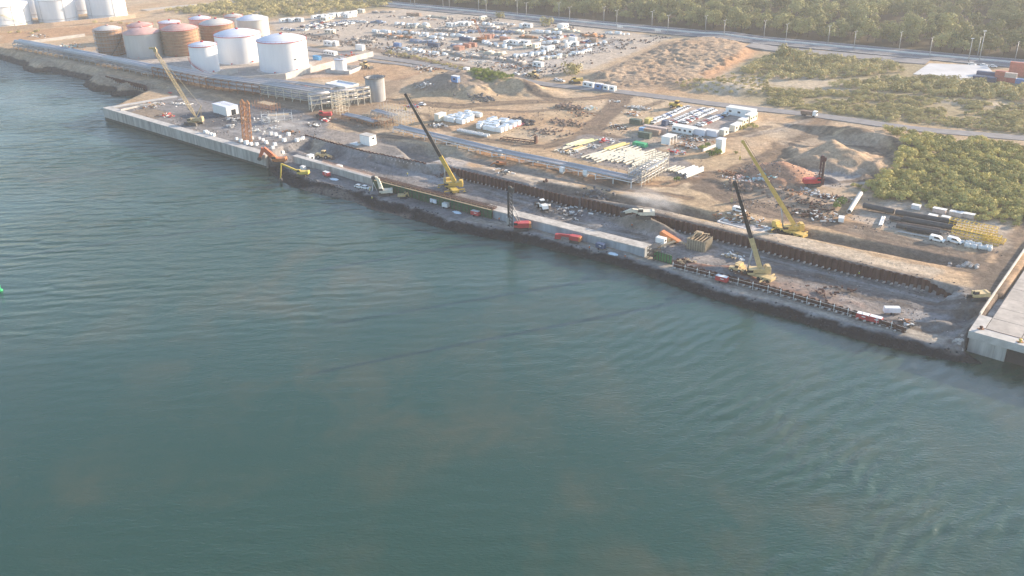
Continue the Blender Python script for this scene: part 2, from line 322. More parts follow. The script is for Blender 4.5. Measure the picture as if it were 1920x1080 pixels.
# pit floor and berm
k = smooth(dp/3+.5); mixc(k, GREY*.95)
mixc(k*np.clip(fbm(X/14+3, Y/10, 4)*2.8-1.1, 0, 1)*.7, LGREY*.8); mixc(k*np.clip(fbm(X/8+33, Y/12, 4)*2.8-1.3, 0, 1)*.6, DARK*1.6)
zone([(570, 285), (590, 264), (620, 272), (590, 285)], C3(.33, .27, .20), 2, .9, z=4)
zone([(740, 300), (800, 303), (870, 300), (880, 330), (820, 335), (760, 322)], LGREY*.95, 3, .8, z=4)
zone([(1100, 396), (1230, 425), (1330, 450), (1400, 480), (1330, 487), (1200, 455), (1080, 420)], C3(.33, .29, .26), 5, .7, z=3, rag=3)
zone([(1040, 392), (1110, 400), (1150, 418), (1100, 415), (1050, 404)], C3(.13, .12, .13), 3, .6, z=3)
zone([(1240, 480), (1330, 495), (1440, 515), (1560, 548), (1620, 570), (1560, 572), (1420, 528), (1260, 488)], C3(.21, .105, .07), 2, .9, z=3)
zone([(1430, 505), (1560, 540), (1700, 582), (1660, 600), (1560, 568), (1430, 525)], C3(.27, .23, .20), 4, .7, z=3)
zone([(860, 380), (930, 390), (900, 400), (840, 375)], C3(.26, .17, .13), 3, .6, z=3)
zone([(1700, 560), (1790, 565), (1840, 600), (1790, 630), (1700, 610)], LGREY*.85, 4, .5, z=3)
# wet armour rock towards the water
mixc(smooth((3.2-D)/1.2+.3)*(K < 2)*.0, DARK)
left = SS < -330
rock = ((K < 1) & (D > -8)).astype(float)*smooth((np.where(left & (TT > 250), 3.2, 2.7)+(fbm(X/4, Y/4, 3)-.5)*1.2-D*K)/.4)
mixc(rock*np.where(left & (TT > 250), .80, .97), DARK*.55)
mixc(rock*smooth((.9-Z)/.5)*.8, C3(.028, .030, .030))
# berm: tan driving lane on the outer strip
track([(560, 345), (640, 358), (700, 385), (760, 398)], 4, C3(.20, .165, .135), .7, False, 2.5)
lane = (K < 1)*(SS > -218)*smooth((D-3.3/K-(fbm(X/5, Y/5, 3)-.5)*1.5)/1.0)*smooth((8.5+2.4/K-D+(fbm(X/7, Y/7, 3)-.5)*4)/2.5)*.85; mixc(lane, C3(.36, .315, .255))
for o in (5.0, 6.9): mixc((K < 1)*(SS > -218)*np.exp(-((D-2.0/K-o+1-(fbm(X/30, Y/30, 2)-.5)*2)/.4)**2)*.5, C3(.19, .165, .14))
track([(1795, 560), (1845, 572), (1860, 600), (1830, 632), (1790, 645)], 6, C3(.30, .29, .28), .7, True, 3)
# inland strip: tan bench, dark cut, orange soil
zone([(905, 312), (1000, 325), (1090, 350), (1068, 360), (960, 336)], PALE*.98, 3, .9)
zone([(1260, 398), (1400, 430), (1500, 442), (1640, 478), (1780, 508), (1740, 522), (1600, 490), (1440, 452), (1260, 408)], PALE*.95, 3, .8)
track([(900, 316), (1000, 344), (1090, 368), (1230, 399), (1440, 450), (1600, 491), (1740, 520)], 3.5, C3(.22, .18, .145), .8, False)
zone([(1000, 335), (1180, 372), (1260, 388), (1300, 395), (1250, 400), (1130, 376), (1060, 362)], GREY*.9, 4, .75)
track([(1010, 346), (1230, 381), (1400, 420), (1520, 438), (1640, 462), (1760, 486), (1790, 490)], 6.5, BRWN*.9, .8, False)
track([(700, 262), (790, 276), (860, 292), (1000, 324), (1180, 352)], 9, GREY*.85, .6, False)
zone([(860, 276), (1000, 298), (1110, 326), (1180, 342), (1160, 350), (1000, 315), (880, 290)], ORNG*1.05, 3, .85)
zone([(780, 265), (860, 262), (900, 285), (860, 300), (820, 285)], C3(.36, .29, .21), 4, .7)
# tracks and dirt roads
T1 = C3(.185, .135, .10)
track([(1168, 180), (1150, 205), (1118, 232), (1110, 250), (1150, 262), (1210, 280), (1270, 308), (1310, 335), (1330, 350)], 12, T1, .95)
track([(1118, 238), (1080, 258), (1020, 275), (960, 270), (860, 255)], 7, C3(.20, .145, .10), .9)
track([(1310, 335), (1380, 325), (1450, 300), (1520, 240), (1530, 222)], 14, C3(.20, .14, .095), .95)
track([(1330, 345), (1360, 370), (1450, 400), (1560, 420), (1680, 450), (1790, 478), (1850, 505), (1860, 540), (1850, 575)], 10, C3(.19, .14, .105), .92)
track([(1310, 330), (1260, 345), (1180, 345), (1100, 332), (1000, 305)], 6, ORNG, .6)
track([(1380, 360), (1480, 305), (1560, 262), (1640, 262)], 9, C3(.215, .155, .105), .9)
track([(1500, 312), (1580, 330), (1650, 312), (1660, 285), (1600, 268), (1530, 262), (1490, 290)], 7, C3(.22, .16, .115), .9)
track([(985, 160), (1000, 175), (1040, 188), (1110, 185), (1165, 178)], 7, T1, .8)
track([(700, 185), (780, 192), (860, 200), (960, 192), (1060, 190)], 9, C3(.20, .145, .10), .85)
track([(940, 132), (1060, 100), (1150, 76)], 6, LGREY, .7)
track([(-20, 56), (100, 50), (250, 38), (330, 20)], 5, C3(.50, .36, .25), .7)
track([(1400, 255), (1460, 245), (1512, 225)], 6, C3(.38, .32, .26), .8)
track([(1860, 540), (1890, 480), (1940, 420)], 6, T1, .7); track([(1820, 500), (1860, 460), (1900, 440)], 5, T1, .6)
zone([(1440, 250), (1500, 240), (1660, 275), (1620, 300), (1500, 300)], C3(.42, .33, .24), 5, .6)
zone([(1480, 318), (1620, 322), (1640, 345), (1560, 350), (1490, 338)], LGREY, 5, .7)
zone([(1360, 350), (1440, 340), (1580, 370), (1580, 400), (1480, 400), (1380, 372)], C3(.23, .175, .14), 5, .6, rag=6)
zone([(1615, 385), (1700, 375), (1900, 425), (1890, 470), (1740, 455), (1600, 410)], C3(.40, .345, .285), 5, .7)
# wheel ruts worn into the lanes
RUT = [([(870, 330), (960, 352), (1060, 382), (1150, 412), (1260, 436), (1380, 468), (1500, 500), (1620, 532), (1740, 560), (1830, 575)], 7, C3(.30, .285, .265), 2.4), ([(760, 312), (840, 330), (930, 362), (1010, 392), (1120, 430), (1200, 445)], 6, C3(.29, .275, .255), 2.4), ([(1440, 505), (1540, 528), (1640, 556), (1740, 575), (1810, 590)], 6, C3(.15, .14, .135), 2.4),
 ([(1845, 560), (1820, 590), (1790, 615), (1740, 618), (1690, 606)], 5, C3(.16, .15, .14), 2.6), ([(1900, 470), (1870, 510), (1850, 545)], 4, C3(.14, .11, .085), 6), ([(1790, 500), (1840, 512), (1862, 530)], 4, C3(.14, .11, .085), 6), ([(1400, 300), (1460, 285), (1500, 262), (1530, 235)], 3, C3(.17, .125, .09), 6), ([(1300, 350), (1340, 362), (1420, 382), (1520, 402), (1620, 425)], 4, C3(.17, .125, .09), 6), ([(1480, 262), (1560, 250), (1640, 258), (1700, 290)], 5, C3(.20, .15, .105), 6), ([(1500, 285), (1560, 270), (1630, 280), (1660, 305), (1630, 335), (1560, 345)], 4, C3(.17, .125, .09), 6),
 ([(1150, 205), (1210, 200), (1240, 190)], 4, C3(.20, .15, .105), 6), ([(900, 205), (980, 210), (1060, 205), (1130, 215)], 4, C3(.21, .15, .10), 6), ([(720, 205), (800, 215), (840, 245)], 4, C3(.21, .15, .10), 6), ([(640, 235), (720, 255), (800, 262), (900, 275)], 5, C3(.20, .15, .11), 6), ([(1000, 300), (1080, 322), (1180, 352), (1290, 372)], 4, C3(.22, .14, .09), 6), ([(860, 268), (960, 290), (1080, 318)], 3, C3(.22, .14, .09), 6), ([(1290, 262), (1340, 262), (1400, 250), (1440, 238)], 5, C3(.20, .155, .115), 6), ([(1640, 395), (1720, 412), (1800, 440)], 3, C3(.24, .20, .16), 6), ([(1600, 430), (1700, 452), (1800, 475)], 4, C3(.22, .18, .14), 6)]
for p_, w_, c_, z_ in RUT: track(p_, w_, c_, .75, True, z_)
# car park and pipe yard
zone([(1200, 232), (1290, 196), (1395, 208), (1412, 225), (1350, 250), (1250, 245)], C3(.33, .28, .25), 3, .9, rag=1)
zone([(1160, 262), (1215, 240), (1345, 256), (1330, 285), (1250, 280), (1190, 272)], C3(.38, .325, .27), 4, .6)
zone([(1045, 282), (1090, 252), (1190, 262), (1290, 305), (1310, 330), (1230, 330), (1130, 310)], C3(.235, .21, .195), 3, .9)  # pipe field ground, darkened in colour so gaps between pipes look shaded
# the heaps
mixc(smooth(KM['dump']*4)*.85, C3(.23, .185, .15)); mixc(smooth(KM['sand']*4)*.8, C3(.42, .30, .20)); mixc(smooth(KM['redsoil']*4)*.9, C3(.40, .22, .14)); mixc(smooth(KM['coal']*4), C3(.08, .08, .09)); mixc(smooth(KM['spoilend']*4)*.8, C3(.19, .16, .125))
zone([(880, 150), (930, 140), (975, 150), (950, 166), (895, 168)], C3(.14, .17, .06), 4, .75, rag=6)
k = smooth(dpl/6+.3); mixc(k*.6, C3(.32, .235, .17)); mixc(k*np.clip((hum-.25)*2.5, 0, 1)*.75, C3(.20, .15, .115))
zone([(1335, 152), (1372, 128), (1412, 104), (1424, 92), (1412, 86), (1370, 112), (1310, 142)], C3(.42, .235, .13), 5, .75)
col *= (1+.32*(fbm(X/1.6, Y/1.6, 3)-.5)*2)[..., None]
col = col.clip(.012, .9)
# ---- mesh
nS, nT = X.shape
me = bpy.data.meshes.new('ground'); co = np.stack([X, Y, Z], -1).reshape(-1, 3).astype(np.float32)
ii = np.arange(nS*nT).reshape(nS, nT); quads = np.stack([ii[:-1, :-1], ii[1:, :-1], ii[1:, 1:], ii[:-1, 1:]], -1).reshape(-1, 4)
me.vertices.add(len(co)); me.vertices.foreach_set('co', co.ravel()); me.loops.add(quads.size); me.loops.foreach_set('vertex_index', quads.ravel().astype(np.int32))
me.polygons.add(len(quads)); me.polygons.foreach_set('loop_start', np.arange(0, quads.size, 4, dtype=np.int32)); me.polygons.foreach_set('use_smooth', np.ones(len(quads), bool))
me.update(calc_edges=True)
at_ = me.color_attributes.new('soil', 'FLOAT_COLOR', 'POINT'); at_.data.foreach_set('color', np.concatenate([col.reshape(-1, 3), np.ones((len(co), 1))], 1).astype(np.float32).ravel())
gm = bpy.data.materials.new('soil'); gm.use_nodes = True; nt = gm.node_tree; b = nt.nodes['Principled BSDF']; b.inputs['Roughness'].default_value = .95; b.inputs['Specular IOR Level'].default_value = .1
a = nt.nodes.new('ShaderNodeAttribute'); a.attribute_name = 'soil'; tc = nt.nodes.new('ShaderNodeTexCoord')
n = nt.nodes.new('ShaderNodeTexNoise'); n.inputs['Scale'].default_value = .9; n.inputs['Detail'].default_value = 8; n.inputs['Roughness'].default_value = .7; nt.links.new(tc.outputs['Object'], n.inputs['Vector'])
r = nt.nodes.new('ShaderNodeMapRange'); r.inputs[1].default_value = .25; r.inputs[2].default_value = .75; r.inputs[3].default_value = .55; r.inputs[4].default_value = 1.45; nt.links.new(n.outputs['Fac'], r.inputs[0])
mx = nt.nodes.new('ShaderNodeMix'); mx.data_type = 'RGBA'; mx.blend_type = 'MULTIPLY'; mx.inputs[0].default_value = 1
nt.links.new(a.outputs['Color'], mx.inputs[6]); nt.links.new(r.outputs[0], mx.inputs[7]); nt.links.new(mx.outputs[2], b.inputs['Base Color'])
bp = nt.nodes.new('ShaderNodeBump'); bp.inputs['Strength'].default_value = .8; bp.inputs['Distance'].default_value = .5; nt.links.new(n.outputs['Fac'], bp.inputs['Height']); nt.links.new(bp.outputs[0], b.inputs['Normal'])
me.materials.append(gm); g = bpy.data.objects.new('ground', me); COL.objects.link(g); struct(g)
# ---- height look-up
def hz(x, y):
    s = x*ES[0]+y*ES[1]; t = x*ET[0]+y*ET[1]
    i = int(np.clip(np.searchsorted(S, s)-1, 0, nS-2)); j = int(np.clip(np.searchsorted(T, t)-1, 0, nT-2))
    u = min(max((s-S[i])/(S[i+1]-S[i]), 0), 1); v = min(max((t-T[j])/(T[j+1]-T[j]), 0), 1)
    return float((Z[i, j]*(1-u)+Z[i+1, j]*u)*(1-v)+(Z[i, j+1]*(1-u)+Z[i+1, j+1]*u)*v)
def G(px, py):                                                     # the point of the ground seen at a photograph pixel
    z = 6.0
    for _ in range(10):
        w = P(px, py, z); h = hz(w[0], w[1]); z = z*.4+h*.6
    w = P(px, py, z); return np.array([w[0], w[1], hz(w[0], w[1])])
def drop(x, y): return np.array([x, y, hz(x, y)])
def yaw(p, q):
    a = G(*p); b = G(*q); return math.atan2(b[1]-a[1], b[0]-a[0])
# ------------------------------------------------------------------ water
wb = MB(); wb._add([(-4000, -1500, 0), (4000, -1500, 0), (4000, 5000, 0), (-4000, 5000, 0)], [(0, 1, 2, 3)])
wm = bpy.data.materials.new('water'); wm.use_nodes = True; nt = wm.node_tree; b = nt.nodes['Principled BSDF']
b.inputs['Roughness'].default_value = .08; b.inputs['IOR'].default_value = 1.333; b.inputs['Specular IOR Level'].default_value = .95
tc = nt.nodes.new('ShaderNodeTexCoord')
def wnoise(sx, sy, rot, detail, rough=.5, dist=0.):
    mp = nt.nodes.new('ShaderNodeMapping'); mp.inputs['Scale'].default_value = (sx, sy, 1); mp.inputs['Rotation'].default_value = (0, 0, rot)
    n = nt.nodes.new('ShaderNodeTexNoise'); n.inputs['Scale'].default_value = 1; n.inputs['Detail'].default_value = detail; n.inputs['Roughness'].default_value = rough; n.inputs['Distortion'].default_value = dist
    nt.links.new(tc.outputs['Object'], mp.inputs[0]); nt.links.new(mp.outputs[0], n.inputs['Vector']); return n.outputs['Fac']
def mrange(i, a, b_, c, d):
    r = nt.nodes.new('ShaderNodeMapRange'); r.inputs[1].default_value = a; r.inputs[2].default_value = b_; r.inputs[3].default_value = c; r.inputs[4].default_value = d; nt.links.new(i, r.inputs[0]); return r.outputs[0]
def mth(op, a, b_=None):
    m = nt.nodes.new('ShaderNodeMath'); m.operation = op
    for k, v in enumerate((a, b_)):
        if v is None: continue
        if isinstance(v, (int, float)): m.inputs[k].default_value = v
        else: nt.links.new(v, m.inputs[k])
    return m.outputs[0]
def mixrgb(f, a, c):
    m = nt.nodes.new('ShaderNodeMix'); m.data_type = 'RGBA'; nt.links.new(f, m.inputs[0])
    for k, v in ((6, a), (7, c)):
        if isinstance(v, tuple): m.inputs[k].default_value = (*v, 1)
        else: nt.links.new(v, m.inputs[k])
    return m.outputs[2]
turb = mrange(wnoise(.009, .014, .3, 5, .6, .6), .42, .70, 0, .9)
plume = mrange(wnoise(.05, .03, -.7, 4, .6, .4), .42, .66, 0, 1)
base = mixrgb(mth('MULTIPLY', turb, plume), (.017, .054, .035), (.085, .077, .040))
nt.links.new(base, b.inputs['Base Color'])
def wband(scale, rot, dist, dscale, det=2.):
    mp = nt.nodes.new('ShaderNodeMapping'); mp.inputs['Rotation'].default_value = (0, 0, rot); n = nt.nodes.new('ShaderNodeTexWave'); n.wave_type = 'BANDS'; n.bands_direction = 'Y'; n.wave_profile = 'SIN'
    n.inputs['Scale'].default_value = scale; n.inputs['Distortion'].default_value = dist; n.inputs['Detail'].default_value = det; n.inputs['Detail Scale'].default_value = dscale; n.inputs['Detail Roughness'].default_value = .55
    nt.links.new(tc.outputs['Object'], mp.inputs[0]); nt.links.new(mp.outputs[0], n.inputs['Vector']); return n.outputs['Fac']
w1 = mth('ADD', wband(.042, .06, 5.5, 1.0), mth('MULTIPLY', wband(.066, -.16, 5, .9), .6)); w2 = wnoise(.16, .40, -.10, 3, .55, .4); w3 = wnoise(.8, 1.9, .3, 4, .62); w4 = mth('ADD', wband(.075, -.75, 5, .8), mth('MULTIPLY', wband(.052, -.45, 5, .8), .7))
patch = mrange(wnoise(.018, .03, .4, 3), .38, .62, .15, 1.0)
sx_ = nt.nodes.new('ShaderNodeSeparateXYZ'); nt.links.new(tc.outputs['Object'], sx_.inputs[0]); farw = mrange(sx_.outputs[1], 215, 370, .20, 1.0); rgt = mrange(sx_.outputs[0], 10, 75, 0, 1); lft = mrange(sx_.outputs[0], 70, -10, .25, 1)
calm = mrange(wnoise(.006, .009, .2, 2), .40, .60, .3, 1.0)
hgt = mth('ADD', mth('ADD', mth('MULTIPLY', mth('MULTIPLY', w1, lft), mth('MULTIPLY', mth('MULTIPLY', farw, patch), .44)), mth('MULTIPLY', mth('MULTIPLY', w2, farw), .75)), mth('ADD', mth('MULTIPLY', w3, .17), mth('MULTIPLY', mth('MULTIPLY', w4, mth('MULTIPLY', rgt, patch)), .40)))
bp = nt.nodes.new('ShaderNodeBump'); bp.inputs['Distance'].default_value = 1.0; nt.links.new(mth('MULTIPLY', calm, .9), bp.inputs['Strength']); nt.links.new(hgt, bp.inputs['Height']); nt.links.new(bp.outputs[0], b.inputs['Normal'])
struct(wb.build('water', wm))
# ------------------------------------------------------------------ roads
asph = mat('asphalt_dusty', (.21, .20, .20), .9, var=.22, scale=.25); asph2 = mat('asphalt', (.15, .15, .16), .9, var=.15, scale=.2); gravelroad = mat('pale_gravel', (.42, .37, .31), .95, var=.2, scale=.3); paint = mat('road_paint', (.75, .75, .73), .7)
def strip(name, px_pts, width, m, lift=.12, off=0., step=6., z=6.):
    w = [np.array(p) for p in W2(px_pts, z)]; pts = []
    for a, b_ in zip(w[:-1], w[1:]):
        k = max(1, int(np.linalg.norm(b_-a)/step))
        pts += [a+(b_-a)*i/k for i in range(k)]
    pts.append(w[-1]); pts = np.array(pts)
    for _ in range(12): pts[1:-1] = (pts[:-2]+2*pts[1:-1]+pts[2:])/4
    q = MB(); vs = []; fs = []
    for i, p in enumerate(pts):
        d = pts[min(i+1, len(pts)-1)]-pts[max(i-1, 0)]; d /= np.linalg.norm(d); nn = np.array([-d[1], d[0]])
        for e in (-.5, -.17, .17, .5):
            x = p+nn*(off+e*width); vs.append((x[0], x[1], hz(*x)))
    vs = np.array(vs).reshape(len(pts), 4, 3); zz = vs[:, :, 2].max(1)
    for _ in range(3): zz[1:-1] = np.maximum(zz[1:-1], (zz[:-2]+zz[2:])/2)
    vs[:, :, 2] = zz[:, None]+lift
    n = len(pts); lo = vs[:, [0, 3]].copy(); lo[:, :, 2] -= .8
    allv = np.concatenate([vs, lo], 1).reshape(-1, 3)
    for i in range(n-1):
        for c in range(3): fs.append((i*6+c, (i+1)*6+c, (i+1)*6+c+1, i*6+c+1))
        fs.append((i*6+4, (i+1)*6+4, (i+1)*6, i*6)); fs.append((i*6+3, (i+1)*6+3, (i+1)*6+5, i*6+5))
    q._add(allv, [f[::-1] for f in fs]); o = q.build(name, m); return struct(o), pts, zz+lift
HW = [(520, -18), (660, 2), (760, 11), (860, 20), (960, 30), (1080, 42), (1200, 54), (1320, 66), (1440, 78), (1540, 86), (1640, 96), (1740, 105), (1880, 117), (2100, 137)]
_, hpts, hzz = strip('highway', HW, 27, asph2, .5)
strip('service_road', [(1405, 88), (1440, 91.5), (1540, 100), (1640, 109), (1740, 118)], 15, asph, .35)
RD = [(470, 78), (560, 91), (640, 99), (740, 112), (860, 131), (980, 153), (1080, 165), (1170, 173), (1280, 187), (1440, 206), (1540, 217), (1640, 233), (1740, 246), (1920, 259), (2050, 272)]
strip('road', RD, 8.5, asph, .2)
strip('road', [(610, 101), (680, 113), (740, 120), (790, 126)], 5, asph, .2)
strip('road', [(270, 20), (330, 12), (400, 7), (480, 0), (560, -8)], 12, gravelroad, .2)
# painted edge and lane lines of the highway
for off, wd in ((-12.6, .35), (12.6, .35), (-2.2, .35), (2.2, .35)):
    q = MB(); vs = []; fs = []
    for i, p in enumerate(hpts):
        d = hpts[min(i+1, len(hpts)-1)]-hpts[max(i-1, 0)]; d /= np.linalg.norm(d); nn = np.array([-d[1], d[0]])
        for e in (-.5, .5): x = p+nn*(off+e*wd); vs.append((x[0], x[1], hzz[i]+.02))
    q._add(vs, [(2*i, 2*i+1, 2*i+3, 2*i+2)[::-1] for i in range(len(hpts)-1)]); struct(q.build('road_markings', paint))
# ------------------------------------------------------------------ storage tanks
def vdir(w):                                                       # level direction away from the camera
    d = np.array([w[0], w[1]])-CAM[:2]; return d/np.linalg.norm(d)
def tank(label, cx, yb, hw, yr, dome=.18, shell=M['tankwhite'], roof=None, rim=M['red'], rings=0, ringmat=None, stair=None, girder=False, group=None, z0=None, floor=True, mast=0, name='storage_tank', cat='storage tank', patch=None, manway=True):
    w = G(cx, yb); v = vdir(w); R = hw*mpp(w); c = w.copy(); c[:2] += v*R
    c[2] = min(hz(c[0]+R*math.cos(a), c[1]+R*math.sin(a)) for a in np.linspace(0, 6.2, 12)) if z0 is None else z0
    h = zup((w[0], w[1]), cx, yr)-c[2]
    t = thing(name, label, cat, c, math.atan2(-v[1], -v[0]), group)
    q = MB(); q.lathe([(R, -.6), (R, h)], 56)
    # weld seams of the plate courses
    for k in range(1, int(h/2.4)): q.lathe([(R+.002, k*2.4-.05), (R+.03, k*2.4), (R+.002, k*2.4+.05)], 56)
    q.build('shell', shell, t)
    dh = R*dome
    prof = [(R+.15, h), (R+.15, h+.18)]+[(R*math.cos(a), h+.18+dh*(1-((R*math.cos(a))/R)**2)) for a in np.linspace(0, math.pi/2-.02, 12)]
    q = MB(); q.lathe(prof, 56); q.build('roof', roof or shell, t)
    q = MB()                                                       # railing ring around the roof edge
    q.lathe([(R+.1, h-.25), (R+.42, h-.25), (R+.42, h+.12), (R+.1, h+.12)], 56, sm=False)
    for k in range(28):
        a = 2*math.pi*k/28; q.bar((math.cos(a)*(R+.3), math.sin(a)*(R+.3), h), (math.cos(a)*(R+.3), math.sin(a)*(R+.3), h+1.1), .07)
    q.lathe([(R+.26, h+1.05), (R+.34, h+1.05), (R+.34, h+1.14), (R+.26, h+1.14)], 56, sm=False)
    q.build('roof_railing', rim or M['steel'], t)
    q = MB(); q.lathe([(.01, h+dh+.1), (.9, h+dh+.1), (.9, h+dh+.75), (.01, h+dh+1.0)], 14, sm=False); q.box((1.2, .3, h+dh*.97), (.9, .9, 1.2)); q.build('roof_vent', rim if rim else M['white'], t)
    if stair:
        q = MB(); a0, a1 = stair[0], stair[1]; n = 34
        for k in range(n):
            f0 = k/n; f1 = (k+1)/n; A = a0+(a1-a0)*f0; B = a0+(a1-a0)*f1; ra, rb = R+.15, R+1.1
            z0_, z1_ = h*f0, h*f1
            q.bar((math.cos(A)*rb, math.sin(A)*rb, z0_), (math.cos(B)*rb, math.sin(B)*rb, z1_), .12, .35)
            q.bar((math.cos(A)*rb, math.sin(A)*rb, z0_+1.1), (math.cos(B)*rb, math.sin(B)*rb, z1_+1.1), .08)
            q.box(((R+.6)*math.cos(B), (R+.6)*math.sin(B), z1_), (.95, .3, .06), B)
            if k % 4 == 0: q.bar((math.cos(A)*rb, math.sin(A)*rb, z0_), (math.cos(A)*rb, math.sin(A)*rb, z0_+1.1), .06)
        q.build('spiral_stair', stair[2], t)
    if girder:
        q = MB(); q.lathe([(R+.003, h*.17), (R+.35, h*.17), (R+.35, h*.17+.25), (R+.003, h*.17+.25)], 56, sm=False); q.build('wind_girder', M['steel'], t)
        for A in (.35, -.9):
            q = MB(); q.tube((math.cos(A)*(R+.15), math.sin(A)*(R+.15), 0), (math.cos(A)*(R+.15), math.sin(A)*(R+.15), h), .1, 8); q.build('drain_pipe', M['steel'], t)
    if rings:
        q = MB(); rr = R+1.1
        for k in range(rings):
            z = h*(k+.6)/rings
            q.lathe([(R+.25, z), (rr, z), (rr, z+.12), (R+.25, z+.12)], 48, sm=False); q.lathe([(rr-.05, z+1.0), (rr+.03, z+1.0), (rr+.03, z+1.08), (rr-.05, z+1.08)], 48, sm=False)
        for k in range(30):
            a = 2*math.pi*k/30; q.bar((rr*math.cos(a), rr*math.sin(a), 0), (rr*math.cos(a), rr*math.sin(a), h+.8), .1)
        q.build('scaffolding', ringmat or M['wood'], t)
    if manway:
        q = MB(); A = .5; q.tube(((R-.2)*math.cos(A), (R-.2)*math.sin(A), 1.2), ((R+.5)*math.cos(A), (R+.5)*math.sin(A), 1.2), .55, 12); q.build('manhole', rim or M['steel'], t); q = MB(); A = -.4; q.tube(((R-.2)*math.cos(A), (R-.2)*math.sin(A), .8), ((R+1.4)*math.cos(A), (R+1.4)*math.sin(A), .8), .3, 10); q.build('nozzle', rim or M['steel'], t)
    if floor:
        q = MB(); q.lathe([(R+2.2, -.9), (R+2.2, .25), (R+.02, .25)], 40, sm=False); q.build('ring_footing', M['conc'], t)
    return t, R, h, c
WG = 'large white tanks at the far left'
tank('large white domed tank cut by the left edge of the photo', 10, 54, 50, 14, .12, rim=M['steel'], girder=True, group=WG, stair=(.9, -.5, M['cyel']))
tank('big white tank in the middle of the front row, between two other big white tanks', 112, 44, 35, 1, .12, rim=M['steel'], girder=True, group=WG)
tank('white tank nearest to the brown tanks in the front row of big white tanks', 204, 37, 35, -8, .12, rim=M['steel'], girder=True, group=WG)
tank('white tank half hidden in the gap between the first two big white tanks', 68, 33, 31, -3, .12, rim=M['steel'], girder=True, group=WG)
tank('white tank half hidden in the gap beside the rightmost big white tank', 155, 26, 30, -12, .12, rim=M['steel'], girder=True, group=WG)
tank('brown tank wrapped in scaffolding rings beside the grey tank, behind the ducts', 212, 106, 24, 57, .22, M['brown'], M['tankgrey'], M['pinkroof'], 7, M['steel'], stair=(-.2, 1.4, M['dark']), group='tanks under construction')
tank('pale grey tank with pink dusted roof behind the crane tip', 275, 109, 34, 65, .24, M['tankgrey'], M['pinkroof'], M['pinkroof'], group='tanks under construction')
tank('rust brown tank with red roof and scaffolding rings beside the pale grey tank', 345, 106, 33, 58, .24, M['brown'], M['pinkroof'], M['red'], 8, M['wood'], group='tanks under construction')
tank('brown tank with greenish roof and red railing behind the small white tank', 412, 90, 31, 48, .26, M['brown'], M['tankgrey'], M['red'], 8, M['wood'], group='tanks under construction')
tank('grey tank with a clean white roof behind the two big white tanks', 478, 73, 29, 39, .22, M['tankgrey'], M['roofwhite'], M['tankgrey'], group='tanks under construction')
tank('small pale tank with red railing at the back, beside the grey tank with white roof', 441, 57, 17, 32, .2, M['tankgrey'], M['tankgrey'], M['red'], group='tanks under construction')
tank('low pinkish tank with white roof at the back, behind the red roofed brown tank', 379, 63, 20, 37, .2, M['pinkroof'], M['roofwhite'], M['red'], group='tanks under construction')
tank('tank with flat white roof and red rim behind the red roofed tank', 323, 74, 20, 44, .14, M['pinkroof'], M['roofwhite'], M['red'], group='tanks under construction')
tank('pink primer tank with red rim directly behind the pale grey tank', 268, 80, 23, 50, .2, M['pinkroof'], M['pinkroof'], M['red'], group='tanks under construction')
TW = 'white tanks with red rims'
tank('small narrow white tank with a red stair curling down its side', 388, 139, 25.5, 88, .2, M['tankwhite'], M['roofwhite'], M['red'], stair=(.15, -2.9, M['red']), group=TW)
tank('big white tank with red rim behind the small narrow white tank', 453, 121, 43, 70, .2, M['tankwhite'], M['roofwhite'], M['red'], group=TW)
_, Rw, hw_, cw = t_ = tank('biggest white tank with a red roof hatch and a small dark logo', 535, 137, 46, 81, .2, M['tankwhite'], M['roofwhite'], M['red'], group=TW)
q = MB()                                                           # the dark mark and faint green line on its wall, curved with it
A = math.radians(25)
for k in range(5):
    a = A+k*.018; q.box(((Rw+.03)*math.cos(a), (Rw+.03)*math.sin(a), hw_*.42+(.1 if k % 2 else 0)), (.05, .42, .75), a)
q.mi(1)
for k in range(10):
    a = A+.13+k*.03; q.box(((Rw+.03)*math.cos(a), (Rw+.03)*math.sin(a), hw_*.43), (.04, .55, .5), a)
q.build('logo', [M['dark'], mat('faint_green', (.62, .70, .52), .6)], t_[0])
tank('slim white tank standing alone on a walled concrete base', 640, 136, 11, 113, .1, M['tankwhite'], M['roofwhite'], M['steel'], manway=False)
w = G(640, 136)
bt = thing('bund_wall', 'low concrete bund around the slim white tank', 'wall', drop(w[0]+1, w[1]+4), YS+.35); q = MB()
for c, d in (((0, -8, 1), (17, .4, 2.2)), ((0, 8, 1), (17, .4, 2.2)), ((-8.3, 0, 1), (.4, 15.6, 2.2)), ((8.3, 0, 1), (.4, 15.6, 2.2))): q.box(c, d)
q.box((0, 0, .1), (16, 15.4, .3)); q.build('wall', M['conc'], bt)
# concrete silo
w = G(706, 192); v = vdir(w); R = 18*mpp(w); c = w.copy(); c[:2] += v*R; c[2] = hz(*c[:2]); h = zup(w, 706, 148)-c[2]
t = thing('concrete_silo', 'tall grey open-topped concrete cylinder standing alone on dark soil', 'silo', c, math.atan2(-v[1], -v[0])); q = MB()
q.lathe([(R, -1), (R, h), (R-.5, h), (R-.5, 1)], 48)
for k in range(1, 9): q.lathe([(R+.003, h*k/9-.05), (R+.05, h*k/9), (R+.003, h*k/9+.05)], 48)
q.build('shell', M['concdark'], t); q = MB(); q.lathe([(R+.1, h-.1), (R+.7, h-.1), (R+.7, h+.05), (R+.1, h+.05)], 40, sm=False)
for k in range(24): a = 2*math.pi*k/24; q.bar(((R+.6)*math.cos(a), (R+.6)*math.sin(a), h), ((R+.6)*math.cos(a), (R+.6)*math.sin(a), h+1.1), .07)
q.build('railing', M['dark'], t); q = MB(); q.lathe([(R-.55, 1.5), (.02, 1.5)], 30); q.build('floor', M['concdark'], t)
